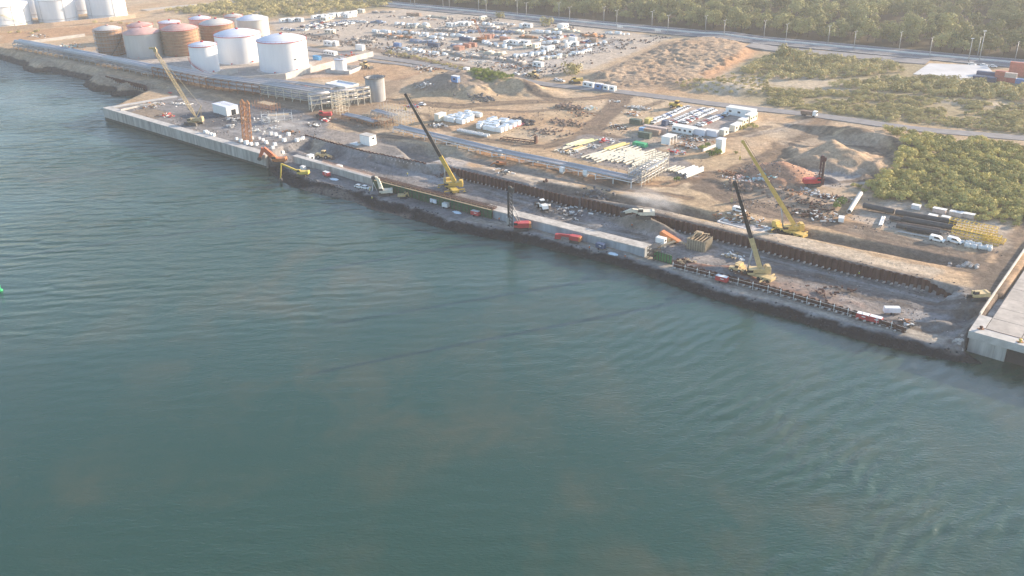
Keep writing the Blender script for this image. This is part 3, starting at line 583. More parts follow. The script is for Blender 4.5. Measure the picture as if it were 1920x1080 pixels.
# ------------------------------------------------------------------ walls
def wall_run(name, label, cat, px, h, th, m, z=None, base=-.5, part='wall', zg=6.0, cap=None, group=None):
    pts = [P(x, y, zg) for x, y in px]; o = thing(name, label, cat, (pts[0][0], pts[0][1], 0), 0, group); q = MB(); qc = MB(); o0 = np.array([pts[0][0], pts[0][1], 0])
    for a, b in zip(pts[:-1], pts[1:]):
        n = max(1, int(np.linalg.norm((b-a)[:2])/9))
        for k in range(n):
            p = a+(b-a)*k/n; r = a+(b-a)*(k+1)/n; zl = min(hz(*p[:2]), hz(*r[:2])) if z is None else z
            d = (r-p)[:2]; L = np.linalg.norm(d); d /= L; mid = (p+r)/2-o0
            q.box((mid[0], mid[1], zl+(h+base)/2), (L-.03, th, h-base), math.atan2(d[1], d[0]))
            if cap: qc.box((mid[0], mid[1], zl+h+.06), (L, th+.12, .12), math.atan2(d[1], d[0]))
    q.build(part, m, o)
    if cap: qc.build('coping', cap, o)
    return o
wall_run('bund_wall', 'long pale concrete wall below the biggest white tank', 'wall', [(446, 156), (536, 149), (590, 134), (651, 118), (700, 106)], 3.6, .5, M['conc'], cap=M['conc'])
wall_run('bund_wall', 'short sunlit concrete wall at the foot of the small narrow white tank', 'wall', [(398, 146), (446, 137)], 3.2, .5, M['conc'], cap=M['conc'])
wall_run('boundary_wall', 'long low orange tinted wall in front of the big white tanks', 'wall', [(-20, 60), (100, 50), (205, 40), (255, 34)], 3.4, .6, mat('ochre_wall', (.58, .42, .29), .85))
wall_run('boundary_wall', 'thin pale wall beside the start of the pipe ducts', 'wall', [(30, 85), (100, 76), (160, 68)], 2.2, .5, M['conc'])
# the concrete quay: a long block wall with a return
t = thing('quay_wall', 'long L-shaped concrete quay wall rising from the water', 'quay wall', (quay_a[0], quay_a[1], 0)); o0 = np.array([quay_a[0], quay_a[1], 0])
L = np.linalg.norm((quay_b-quay_a)[:2]); nb = 16; q = MB()
for k in range(nb):
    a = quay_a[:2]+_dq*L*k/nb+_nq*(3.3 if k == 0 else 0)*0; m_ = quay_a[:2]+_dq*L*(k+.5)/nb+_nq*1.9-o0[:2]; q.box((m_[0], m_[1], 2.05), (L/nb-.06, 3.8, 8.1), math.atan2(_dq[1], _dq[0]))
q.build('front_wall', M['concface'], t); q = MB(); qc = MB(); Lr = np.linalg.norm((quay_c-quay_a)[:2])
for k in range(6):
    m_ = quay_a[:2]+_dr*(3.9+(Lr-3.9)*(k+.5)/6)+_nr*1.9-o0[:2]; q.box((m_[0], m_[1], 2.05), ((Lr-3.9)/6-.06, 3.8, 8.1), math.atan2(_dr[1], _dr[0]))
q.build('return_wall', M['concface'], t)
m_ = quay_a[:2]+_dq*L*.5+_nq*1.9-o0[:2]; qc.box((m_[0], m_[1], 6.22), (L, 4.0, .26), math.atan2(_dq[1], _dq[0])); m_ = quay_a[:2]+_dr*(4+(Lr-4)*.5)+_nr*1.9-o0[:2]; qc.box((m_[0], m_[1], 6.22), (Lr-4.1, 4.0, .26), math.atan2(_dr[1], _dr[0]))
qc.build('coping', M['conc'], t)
q = MB()
for k in range(nb*2):
    a = quay_a[:2]+_dq*(L*(k+.5)/nb/2)-_nq*.02-o0[:2]; q.box((a[0], a[1], .25), (L/nb/2-.1, .1, 1.7), math.atan2(_dq[1], _dq[0]))
q.build('tide_band', mat('wet_concrete', (.055, .055, .045), .6, var=.4, scale=.8, streak=True), t)
w = P(226, 206); wall_run('concrete_beam', 'narrow concrete beam lying behind the return of the quay wall', 'beam', [(226, 208), (262, 200), (300, 195)], .9, 1.1, M['conc'])
# capping walls of the new quay
def cap_wall(label, pxa, pxb, z1, z0, wid, mface, mtop, n, group='new quay capping wall', name='capping_wall'):
    a = P(*pxa, z1); b = P(*pxb, z1); d = (b-a)[:2]; L = np.linalg.norm(d); d /= L; nn = np.array([-d[1], d[0]]); r = math.atan2(d[1], d[0])
    t = thing(name, label, 'quay wall', (a[0], a[1], z0), r, group); q = MB(); qt = MB()
    for k in range(n): q.box((L*(k+.5)/n, wid/2, (z1-z0-.3)/2-.4), (L/n-.05, wid, z1-z0-.3+.8)); qt.box((L*(k+.5)/n, wid/2, z1-z0-.15), (L/n-.02, wid+.1, .3))
    q.build('face', mface, t); qt.build('top_slab', mtop, t); return t, a, b, d, nn, L, r
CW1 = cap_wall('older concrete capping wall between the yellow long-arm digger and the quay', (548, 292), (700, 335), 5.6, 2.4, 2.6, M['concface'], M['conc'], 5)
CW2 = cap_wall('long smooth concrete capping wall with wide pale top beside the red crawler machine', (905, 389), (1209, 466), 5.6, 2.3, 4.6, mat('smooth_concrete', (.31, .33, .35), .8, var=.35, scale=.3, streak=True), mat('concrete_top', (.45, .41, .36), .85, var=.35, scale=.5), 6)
# starter bars on the older wall and people-height posts
t, a, b, d, nn, L, r = CW1; q = MB()
for k in range(46):
    x = L*(.35+.63*k/46); q.bar((x, 2.1, 3.2), (x+.05, 2.15, 4.3+random.random()*.3), .09); q.bar((x, 1.4, 3.2), (x+.05, 1.4, 3.9), .07)
q.build('starter_bars', M['rustlight'], t)
# green formwork wall with the rusty reinforcement on top
a = P(699, 335, 6.4); b = P(922, 392, 6.4); dd_ = (b-a)[:2]; L = np.linalg.norm(dd_); dd_ /= L; r = math.atan2(dd_[1], dd_[0])
t = thing('formwork_wall', 'long dark green formwork wall with rusty reinforcement along its top', 'formwork', (a[0], a[1], 2.3), r); q = MB(); fr = MB(); q2 = MB(); n = 34
for k in range(n):
    q.box((L*(k+.5)/n, 0, 1.75), (L/n-.12, .25, 4.3)); fr.bar((L*k/n, -.22, -.3), (L*k/n, -.22, 3.9), .14, .2)
    if k % 2 == 0: fr.bar((L*k/n, -1.3, -.3), (L*k/n, -.2, 2.4), .12)
for z in (.5, 1.5, 2.6): fr.bar((0, -.3, z), (L, -.3, z), .1)
q.build('panel', M['green'], t); fr.build('frame', M['dark'], t)
q = MB()
for k in range(130):
    x = L*(k+.5)/130; q.bar((x, .6, 1), (x, .6, 4.3+random.random()*.5), .09); q.bar((x, 3.2, 1), (x+.1, 3.2, 4.1+random.random()*.6), .09)
for z in (3.9, 4.2): q.bar((0, .6, z), (L, .6, z), .12); q.bar((0, 3.2, z), (L, 3.2, z), .12)
for k in range(60): x = L*(k+.5)/60; q.bar((x, .6, 4.0), (x+.6, 3.2, 3.9), .12)
q.box((L/2, 1.9, 1.6), (L-1, 2.4, 3.9)); q.build('reinforcement', M['rust'], t)
q = MB()
for k in range(24): x = L*(k+.5)/24; q.box((x, -.6, 3.95), (L/24-.1, .7, .08)); q.bar((x, -.95, 3.9), (x, -.95, 5.0), .07)
q.bar((0, -.95, 5.0), (L, -.95, 5.0), .06); q.build('walkway', M['wood'], t)
# isolated green panel and stair tower at the far end of the smooth wall
a = P(1226, 470, 5.4); b = P(1261, 480, 5.4); dd_ = (b-a)[:2]; L = np.linalg.norm(dd_); dd_ /= L; r = math.atan2(dd_[1], dd_[0])
t = thing('formwork_shutter', 'square bright green formwork panel with dark ribs at the end of the smooth wall', 'formwork', (a[0], a[1], 2.2), r); q = MB(); fr = MB()
for k in range(7): q.box((L*(k+.5)/7, 0, 1.6), (L/7-.15, .2, 3.4)); fr.bar((L*k/7, -.2, 0), (L*k/7, -.2, 3.5), .14, .2)
fr.bar((L, -.2, 0), (L, -.2, 3.5), .14, .2)
for z in (.3, 3.3): fr.bar((0, -.3, z), (L, -.3, z), .12)
q.build('panel', mat('panel_green', (.06, .20, .07), .6, var=.3), t); fr.build('frame', M['dark'], t)
a = P(1213, 486, 2.4)
t = thing('stair_tower', 'dark scaffold stair tower between the smooth wall and green panel', 'scaffold', (a[0], a[1], 2.3), r); q = MB()
for x in (0, 2.6):
    for y in (0, 4): q.bar((x, y, 0), (x, y, 4.6), .12)
for z in (1.5, 3, 4.5):
    q.box((1.3, 2, z), (2.6, 4, .08))
    for y in (0, 4): q.bar((0, y, z+.6), (2.6, y, z+.6), .07)
    q.bar((0, 0, z-1.5), (0, 4, z), .15, .5); q.bar((2.6, 0, z-1.5), (2.6, 4, z), .15)
q.build('frame', M['dark'], t); q = MB()
q.bar((1.3, 4, 3.4), (4.5, 10, 4.6), 1.3, .15); q.bar((.8, 4, 4.4), (4, 10, 5.6), .08); q.bar((1.9, 4, 4.4), (5.1, 10, 5.6), .08); q.build('gangway', M['wood'], t)
# sheet pile walls
def sheet_piles(label, px, zt, zb, pitch=2.1, tail=None, zg=None):
    pts = [P(x, y, zt) for x, y in px]; t = thing('sheet_pile_wall', label, 'sheet pile wall', (pts[0][0], pts[0][1], 0), 0, 'rusty sheet pile walls'); o0 = np.array([pts[0][0], pts[0][1]])
    line = []; 
    for a, b in zip(pts[:-1], pts[1:]):
        L = np.linalg.norm((b-a)[:2]); d = (b-a)[:2]/L; nn = np.array([d[1], -d[0]]); n = max(1, int(L/pitch))
        for k in range(n):
            for f, o in ((0, 0), (.3, 0), (.42, .75), (.72, .75), (.88, 0)):
                line.append((a[:2]+d*L*(k+f)/n+nn*o-o0))
    q = MB(); m = len(line); vs = []
    for k, p in enumerate(line):
        f = k/m; top = zt+.25*random.random()*(1 if (k//5) % 3 == 0 else .3); 
        if tail and f > tail: top = zt-(f-tail)/(1-tail)*(zt-zb-1.2)
        vs.append((p[0], p[1], top)); vs.append((p[0], p[1], zb))
    q._add(vs, [(2*k, 2*k+1, 2*k+3, 2*k+2) for k in range(m-1)]); o = q.build('sheets', M['rust'], t)
    md = o.modifiers.new('thickness', 'SOLIDIFY'); md.thickness = .12
    q = MB()
    for k in range(0, m-5, 5):
        p, r_ = line[k], line[k+5]; f = k/m
        if tail and f > tail: break
        q.bar((p[0], p[1], zt-1.9), (r_[0], r_[1], zt-1.9), .35, .35)
    q.build('waler', M['rust'], t)
    q = MB(); 
    for k in range(2, m-3, 5):
        p = line[k]; 
        if tail and k/m > tail: break
        q.bar((p[0], p[1], zb+.2), (p[0]+.02, p[1]-1.1, zb+1.2), .5)
    q.build('footing_blocks', M['palestone'], t)
    return t
sheet_piles('long rusty corrugated sheet pile wall behind the pit, under the tall yellow crane', [(846, 314), (1000, 351), (1086, 373)], 6.3, 2.0)
sheet_piles('rusty corrugated sheet pile wall that runs from the smoke to the loader by the jetty', [(1089, 371), (1224, 402), (1440, 453), (1600, 494), (1740, 524), (1800, 541)], 6.3, 2.0, tail=.93)
sheet_piles('rusty sheet pile wall beside the dark hollow behind the white box', [(572, 252), (630, 268), (692, 284), (800, 305)], 6.4, 4.2)
sheet_piles('short dark brown sheet pile wall on the bank at the far left', [(198, 142), (240, 152), (275, 160)], 6.6, 3.2)
sheet_piles('low rust brown sheet pile wall along the front trench by the two red boxes', [(1262, 490), (1330, 507), (1440, 534), (1590, 578), (1702, 614)], 4.5, 2.0)
# railing posts of the front trench
pts = [P(x, y, 4.0) for x, y in [(1262, 497), (1330, 514), (1440, 541), (1590, 584), (1700, 618)]]
t = thing('trench_railing', 'line of thin white posts along the rusty front trench', 'railing', (pts[0][0], pts[0][1], 2.3)); q = MB(); o0 = pts[0]
for a, b in zip(pts[:-1], pts[1:]):
    L = np.linalg.norm((b-a)[:2]); n = max(2, int(L/4))
    for k in range(n): p = a+(b-a)*k/n-o0; q.bar((p[0], p[1], -.2), (p[0], p[1], 2.9), .12); q.box((p[0], p[1], 2.3), (.3, .3, .4))
    p, r_ = a-o0, b-o0
    for z in (1.0, 2.2): q.bar((p[0], p[1], z), (r_[0], r_[1], z), .06)
q.build('posts', M['bag'], t)
# ------------------------------------------------------------------ jetty on the right
ja = P(1816, 622); jb = P(1838, 598); jc = P(1902, 497); jd = P(1930, 653.5)
e1 = (jd-ja)[:2]; e1 /= np.linalg.norm(e1); e2 = (jc-ja)[:2]; e2 /= np.linalg.norm(e2)
t = thing('jetty', 'old concrete jetty with slab paving at the right edge', 'jetty', (ja[0], ja[1], 0)); q = MB()
nx, ny = 8, 12; ex = 9.0; ey = 8.0
for i in range(nx):
    for j in range(ny):
        c_ = e1*(3.3+i*ex+ex/2)+e2*(4.0+j*ey+ey/2); q._add([(*(c_+e1*u*(ex/2-.09)+e2*v*(ey/2-.09)), z) for z in (4.5, 6.28+.03*random.random()) for u, v in ((-1, -1), (1, -1), (1, 1), (-1, 1))], [(0, 3, 2, 1), (4, 5, 6, 7), (0, 1, 5, 4), (1, 2, 6, 5), (2, 3, 7, 6), (3, 0, 4, 7)])
q.build('deck_slabs', mat('deck_concrete', (.41, .365, .32), .9, var=.25, scale=.25), t); q = MB()
def jbox(u0, u1, v0, v1, z0, z1, b=None):
    b = b or q
    vs = [(*(e1*u+e2*v), z) for z in (z0, z1) for u, v in ((u0, v0), (u1, v0), (u1, v1), (u0, v1))]; b._add(vs, [(0, 3, 2, 1), (4, 5, 6, 7), (0, 1, 5, 4), (1, 2, 6, 5), (2, 3, 7, 6), (3, 0, 4, 7)])
jbox(0, 75, 0, 3.9, 4.2, 6.35); jbox(0, 3.2, 4.0, 12, 3, 6.35); jbox(-.2, .2, 12, 100, 2.2, 7.0); q.build('edge_beam', M['conc'], t)
q = MB(); jbox(.5, 7, .3, 3.5, -1.5, 4.2); jbox(7.06, 10, .3, 3.5, -1.5, 4.2); jbox(16, 30, .3, 3.5, -1.5, 4.2); jbox(33, 60, .3, 3.5, -1.5, 4.2); jbox(.5, 60, 3.6, 90, 1.5, 4.4); q.build('caisson', M['concface'], t)
q = MB(); jbox(10, 16, .9, 3.4, -1.5, 4.2); q.build('dark_bay', M['black'], t); q = MB(); jbox(30, 33, .9, 3.4, -1.5, 4.2); q.build('dark_bay', M['black'], t)
q = MB(); jbox(2, 60, 3.75, 3.95, 6.36, 6.42); q.build('crane_rail', M['rust'], t); q = MB(); jbox(20, 70, 6.1, 6.25, 6.36, 6.4); q.build('crane_rail', M['rust'], t)
for k, (u, v, l) in enumerate([(12.5, 1.6, 'yellow bollard cluster on the jetty front edge'), (2.4, 3, 'dark mooring bollard on the corner of the jetty')]):
    p = ja[:2]+e1*u+e2*v; b_ = thing('mooring_bollard', l, 'bollard', (p[0], p[1], 6.35)); q = MB(); q.lathe([(.45, 0), (.32, .25), (.3, .55), (.5, .7), (.45, .85), (.02, .9)], 14); q.build('post', M['yellow'] if k == 0 else M['rust'], b_); q = MB(); q.box((0, 0, .05), (1.5, 1.1, .1)); q.build('base_plate', M['rustlight'], b_)
# ------------------------------------------------------------------ pipe racks and pipelines
def runline(px, z=6.0):
    return [P(x, y, z) for x, y in px]
def pipe_rack(label, px, width, levels, bay=6., pipes=5, pr=.3, ducts=0, mcol=M['steel'], group=None, name='pipe_rack', pipemat=M['pipegrey'], ductmat=None, zlift=0., cladding=None, drop_=0):
    pts = runline(px); o0 = np.array([*pts[0][:2], hz(*pts[0][:2])]); t = thing(name, label, 'pipe rack', o0, 0, group); fr = MB(); pp = MB(); du = MB(); cl = MB()
    for a, b in zip(pts[:-1], pts[1:]):
        L = np.linalg.norm((b-a)[:2]); d = (b-a)[:2]/L; nn = np.array([-d[1], d[0]]); n = max(1, round(L/bay)); top = levels[-1]
        for k in range(n+1):
            p = a[:2]+d*L*k/n-o0[:2]; zg = hz(*(p+o0[:2]))-o0[2]-.4
            for s_ in (-.5, .5):
                c = p+nn*s_*width; fr.bar((*c, zg), (*c, top+.2), .32)
            for z in levels: fr.bar((*(p-nn*width/2), z), (*(p+nn*width/2), z), .28, .35)
            if k < n and k % 2 == 0:
                p2 = a[:2]+d*L*(k+1)/n-o0[:2]
                for s_ in (-.5, .5): fr.bar((*(p+nn*s_*width), .2), (*(p2+nn*s_*width), top), .14)
        for z in levels:
            for s_ in (-.5, .5):
                fr.bar((*(a[:2]-o0[:2]+nn*s_*width), z), (*(b[:2]-o0[:2]+nn*s_*width), z), .25)
            for k in range(pipes):
                c = nn*((k+.5)/pipes-.5)*width*.9; r_ = pr*(1.25 if k % 3 == 0 else .8); pp.tube((*(a[:2]-o0[:2]+c), z+.2+r_), (*(b[:2]-o0[:2]+c), z+.2+r_), r_, 8, cap=True)
        for k in range(ducts):
            c = nn*((k+.5)/ducts-.5)*width*.85; du.tube((*(a[:2]-o0[:2]+c), levels[-1]+1.3), (*(b[:2]-o0[:2]+c), levels[-1]+1.3), 1.05, 12)
        if cladding:
            for s_ in (-.5, .5): cl.bar((*(a[:2]-o0[:2]+nn*s_*(width+.3)), top+.9), (*(b[:2]-o0[:2]+nn*s_*(width+.3)), top+.9), .08, .08); cl.bar((*(a[:2]-o0[:2]+nn*s_*(width+.3)), top+1.5), (*(b[:2]-o0[:2]+nn*s_*(width+.3)), top+1.5), .08, .08)
    fr.build('frame', mcol, t); pp.build('pipes', pipemat, t)
    if ducts: du.build('ducts', ductmat or M['pipegrey'], t)
    if cladding: cl.build('handrail', cladding, t)
    return t
pipe_rack('long rack of grey pipes that starts with two big insulated ducts at the far left', [(36, 90), (130, 108), (200, 122), (300, 143)], 8, [1.6, 4.0], 7, 6, .32, 2, M['steel'], 'pipe racks', cladding=M['steel'])
pipe_rack('middle stretch of the long pipe rack, brown framed with stacked pipes above the quay', [(300, 143), (400, 164), (500, 178)], 9, [1.8, 4.2, 6.4], 6, 7, .3, 0, M['rustlight'], 'pipe racks', cladding=M['steel'])
pipe_rack('end stretch of the long pipe rack that meets the cross rack by the stair tower', [(500, 178), (590, 192), (640, 199)], 9, [1.8, 4.2, 6.4], 6, 7, .3, 0, M['cream'], 'pipe racks', cladding=M['steel'])
pipe_rack('second higher pipe rack behind the long one, below the white tanks', [(478, 166), (560, 174), (628, 184)], 6, [2.6, 5.2], 7, 5, .35, 0, M['rustlight'], 'pipe racks', cladding=M['steel'])
pipe_rack('cream cross rack bridging from the long pipe rack towards the concrete silo', [(583, 208), (620, 203), (668, 196), (692, 192)], 5, [3.5, 6.0, 8.2], 5, 5, .3, 0, M['cream'], 'pipe racks', cladding=M['cream'])
pipe_rack('low pipe bundle on short trestles left of the stair tower scaffold', [(646, 221), (675, 227), (706, 236)], 4, [1.4], 5, 4, .4, 0, M['rustlight'], 'pipelines', 'pipeline')
pipe_rack('raised pipe bundle between the concrete silo and the scaffold with white boxes', [(702, 218), (724, 224), (742, 229)], 4, [2.6], 5, 4, .4, 0, M['steel'], 'pipelines', 'pipeline')
pipe_rack('long white and grey pipeline on low trestles across the middle of the site', [(745, 246), (845, 270), (930, 291), (1060, 318), (1190, 346)], 5.5, [1.8], 8, 4, .45, 0, M['white'], 'pipelines', 'pipeline')
def scaffold(label, px, size, rz, zs, m, bay=2.2, name='scaffold_tower', pipes=0):
    w = G(*px); t = thing(name, label, 'scaffold', w, rz, 'scaffold towers'); q = MB(); sx, sy = size; nx = max(1, round(sx/bay)); ny = max(1, round(sy/bay)); H_ = zs
    for i in range(nx+1):
        for j in range(ny+1):
            if 0 < i < nx and 0 < j < ny: continue
            x = sx*(i/nx-.5); y = sy*(j/ny-.5); q.bar((x, y, -.4), (x, y, H_+.4+random.random()), .13)
    z = 1.6
    while z < H_:
        for i in range(nx+1): x = sx*(i/nx-.5); q.bar((x, -sy/2, z), (x, sy/2, z), .11)
        for s_ in (-.5, .5): q.bar((-sx/2, sy*s_, z), (sx/2, sy*s_, z), .13); q.bar((-sx/2, sy*s_, z), (sx/2*(-1 if random.random() < .5 else 1)*.5, sy*s_, z+1.6), .09)
        z += 1.9
    q.build('frame', m, t); q = MB(); z = 3.4
    while z < H_: q.box((random.uniform(-.1, .1)*sx, 0, z+.1), (sx*.7, sy*.8, .1)); z += 3.8
    q.build('deck_boards', M['wood'], t); return t
scaffold('cream scaffold stair tower where the pipe racks cross', (640, 212), (5, 6), YS, 10.5, M['cream'])
scaffold('white scaffold frame on dark soil by the end of the long pipe rack', (520, 228), (15, 5), YS+.9, 4.2, M['white'], 3.4)
scaffold('pale scaffold cage packed with pipes between silo and long pipeline', (752, 232), (10, 9), YS, 6.5, M['steel'])
scaffold('tangled rusty scaffold low behind the rack corner', (718, 236), (9, 6), YS, 3.6, M['rustlight'])
scaffold('scaffold frame full of crates and pipes in front of the concrete silo', (735, 213), (14, 6), YS, 3.5, M['steel'])
scaffold('rusty scaffold maze beside the rebar columns', (500, 205), (16, 6), YS, 3.5, M['rustlight'])
# lattice rack with tall posts at the end of the pipeline
a = G(1190, 349); b = G(1240, 318); d = (b-a)[:2]; L = np.linalg.norm(d); r = math.atan2(d[1], d[0])
t = thing('pipe_bridge', 'pale steel lattice pipe bridge with tall posts at the pipeline end', 'pipe bridge', a, r); q = MB(); n = 8
for k in range(n+1):
    x = L*k/n
    for y in (-3, 3): q.bar((x, y, -.5), (x, y, 7.2 if k < n-2 else 8.6), .22)
    for z in (1.8, 4.2, 6.6): q.bar((x, -3, z), (x, 3, z), .2)
for z in (1.8, 4.2, 6.6):
    for y in (-3, 3): q.bar((0, y, z), (L, y, z), .24)
for k in range(n):
    for y in (-3, 3): q.bar((L*k/n, y, 4.2), (L*(k+1)/n, y, 6.6), .12); q.bar((L*k/n, y, 1.8), (L*(k+1)/n, y, 4.2), .12)
q.build('frame', mat('pale_steel', (.46, .43, .37), .6), t); q = MB()
for z in (2.1, 4.5):
    for y in (-2, -.7, .8, 2.1): q.tube((0, y, z+.35), (L*.92, y, z+.35), .3, 8)
q.build('pipes', M['pipegrey'], t); q = MB(); q.box((L*.5, 3.6, 4.4), (L*.8, .9, .1)); q.box((L*.5, -3.6, 6.8), (L*.8, .9, .1)); q.build('walkway', M['steel'], t)
# ------------------------------------------------------------------ machines
def wheels(t, xs, y, r=.5, w=.35, hub=True):
    for x in xs:
        for s_ in (-1, 1):
            q = MB(); q.tube((x, s_*(y-w/2), r), (x, s_*(y+w/2), r), r, 14); o = q.build('wheel', M['rubber'], t)
            if hub: q = MB(); q.tube((x, s_*(y-w/2-.02), r), (x, s_*(y+w/2+.03), r), r*.5, 10); q.build('rim', M['steel'], o)
def tracks(t, L, gauge, h=.9, w=.65):
    for s_ in (-1, 1):
        q = MB(); y = s_*gauge/2; poly = [(-L/2+h*.4, 0), (L/2-h*.4, 0), (L/2, h*.45), (L/2-h*.3, h), (-L/2+h*.3, h), (-L/2, h*.45)]
        q.prism(poly, y-w/2, y+w/2); q.build('track', M['dark'], t)
def crane(label, px, tip, col, col2, frac, carrier_yaw, size=1.0, crawler=False, lattice=False, group='mobile cranes', boomw=1.5, pend=None):
    w = G(*px); top = on_plane(w, *tip); t = thing('mobile_crane', label, 'crane', w, 0, group); rel = top-w
    ca, sa = math.cos(carrier_yaw), math.sin(carrier_yaw)
    def C(x, y, z): return (x*ca-y*sa, x*sa+y*ca, z)
    if crawler:
        for s_ in (-1, 1):
            q = MB(); q.box(C(0, s_*2.6, .7), (8, 1.1, 1.4), carrier_yaw, .92); q.build('track', M['dark'], t)
        q = MB(); q.box(C(0, 0, 1.1), (3.5, 4.4, .9), carrier_yaw); q.build('undercarriage', col, t)
    else:
        q = MB(); q.box(C(-.5, 0, 1.25), (13, 2.75, .9), carrier_yaw); q.box(C(5.2, 0, 2.0), (2.2, 2.7, .8), carrier_yaw); q.build('carrier', col, t)
        q = MB(); q.box(C(5.6, 0, 2.75), (1.8, 2.6, 1.1), carrier_yaw, .9); q.build('driver_cab', col, t)
        for x in (-5.8, -4.2, -2.6, 1.6, 3.2, 5.2):
            for s_ in (-1, 1):
                q = MB(); q.tube(C(x, s_*1.0, .65), C(x, s_*1.45, .65), .65, 12); q.build('wheel', M['rubber'], t)
        for x in (-4.8, 4.2):
            q = MB(); q.bar(C(x, -4.2, 1.1), C(x, 4.2, 1.1), .4)
            for s_ in (-1, 1): q.bar(C(x, s_*4.2, 1.2), C(x, s_*4.2, .1), .25); q.box(C(x, s_*4.2, .08), (1.1, 1.1, .16), carrier_yaw)
            q.build('outrigger', col, t)
    az = math.atan2(rel[1], rel[0]); cb, sb = math.cos(az), math.sin(az)
    def B(x, y, z): return (x*cb-y*sb, x*sb+y*cb, z)
    q = MB(); q.box(B(-.8, 0, 2.5), (5.4, 2.7, 1.3), az); q.tube((0, 0, 1.5), (0, 0, 1.95), 1.1, 16); q.build('superstructure', col, t)
    q = MB(); q.box(B(1.4, 1.75, 2.6), (2.2, 1.0, 1.7), az, .85); o = q.build('crane_cab', col, t); q = MB(); q.box(B(1.75, 1.75, 2.85), (1.7, 1.06, .8), az); q.build('window', M['glass'], o)
    q = MB(); q.box(B(-4.1, 0, 2.5), (1.7, 3.2, 2.1), az); q.box(B(-4.2, 0, 3.75), (1.2, 2.4, .5), az); q.build('counterweight', col, t)
    p0 = np.array(B(-1.6, 0, 3.4)); d = rel-p0; L = np.linalg.norm(d); d /= L
    if lattice:
        up = np.cross(d, [0, 1, 0]); up /= np.linalg.norm(up); sd_ = np.cross(d, up); q = MB(); n = int(L/1.6)
        def sect(f): return .25+.55*min(1, f*8, (1-f)*8+.15)
        prev = None
        for k in range(n+1):
            f = k/n; c = p0+d*L*f; s_ = sect(f)*.75; cs = [c+up*s_*i+sd_*s_*j for i, j in ((-1, -1), (1, -1), (1, 1), (-1, 1))]
            if prev:
                for i in range(4): q.bar(prev[i], cs[i], .17); q.bar(prev[i], cs[(i+1) % 4], .09)
            prev = cs
        q.build('boom', col, t); q = MB(); m_ = p0+np.array(B(-3.5, 0, 6)); q.bar(p0, m_, .35); q.bar(m_, p0+d*L*.98, .1); q.bar(m_, np.array(B(-4, 0, 3.5)), .12); q.build('pendant_mast', col, t)
        q = MB(); q.box(rel+np.array([-.6, 0, .2]), (3.2, .9, .9)); q.box(rel+np.array([.6, 0, -.9]), (1.6, 1.0, 1.4)); q.build('boom_head', col, t)
    else:
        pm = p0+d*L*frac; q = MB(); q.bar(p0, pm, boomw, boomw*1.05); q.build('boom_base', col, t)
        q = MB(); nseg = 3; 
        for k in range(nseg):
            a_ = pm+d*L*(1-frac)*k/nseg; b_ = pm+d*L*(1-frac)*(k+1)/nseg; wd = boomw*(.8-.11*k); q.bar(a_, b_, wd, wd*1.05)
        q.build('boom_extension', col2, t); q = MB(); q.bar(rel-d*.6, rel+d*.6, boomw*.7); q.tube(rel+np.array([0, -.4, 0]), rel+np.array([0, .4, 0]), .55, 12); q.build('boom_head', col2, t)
        q = MB(); nrm = np.cross(d, [0, 1, 0]); nrm /= np.linalg.norm(nrm); nrm = nrm*(1 if nrm[2] > 0 else -1)
        for y in (-.25, .25): q.bar(np.array(B(-2.5, y, 3.6)), rel+nrm*.9+np.array([0, y, 0]), .07)
        q.build('hoist_cables', M['black'], t)
        q = MB(); q.tube(np.array(B(2.2, 0, 2.7)), p0+d*min(9, L*.26)+np.array([0, 0, -.7]), .28, 10); q.build('lift_ram', M['steel'], t)
        q = MB(); hp = rel+np.array([-.5, 0, 0]); q.bar(hp, hp-np.array([0, 0, 5.0]), .06); q.box(hp-np.array([0, 0, 5.6]), (.5, .35, 1.2)); q.build('hook_block', col, t)
    return t
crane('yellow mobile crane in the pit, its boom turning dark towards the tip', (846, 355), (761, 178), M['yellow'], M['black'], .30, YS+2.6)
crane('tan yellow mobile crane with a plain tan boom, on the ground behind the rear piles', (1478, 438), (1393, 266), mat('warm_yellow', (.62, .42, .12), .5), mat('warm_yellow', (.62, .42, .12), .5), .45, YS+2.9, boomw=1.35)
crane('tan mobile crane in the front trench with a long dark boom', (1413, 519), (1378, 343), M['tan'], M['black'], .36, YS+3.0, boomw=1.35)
crane('tan lattice boom crawler crane standing on the grey quay deck', (364, 233), (288, 91), mat('dull_tan', (.42, .33, .19), .6), mat('dull_tan', (.42, .33, .19), .6), .5, YS+.3, crawler=True, lattice=True)
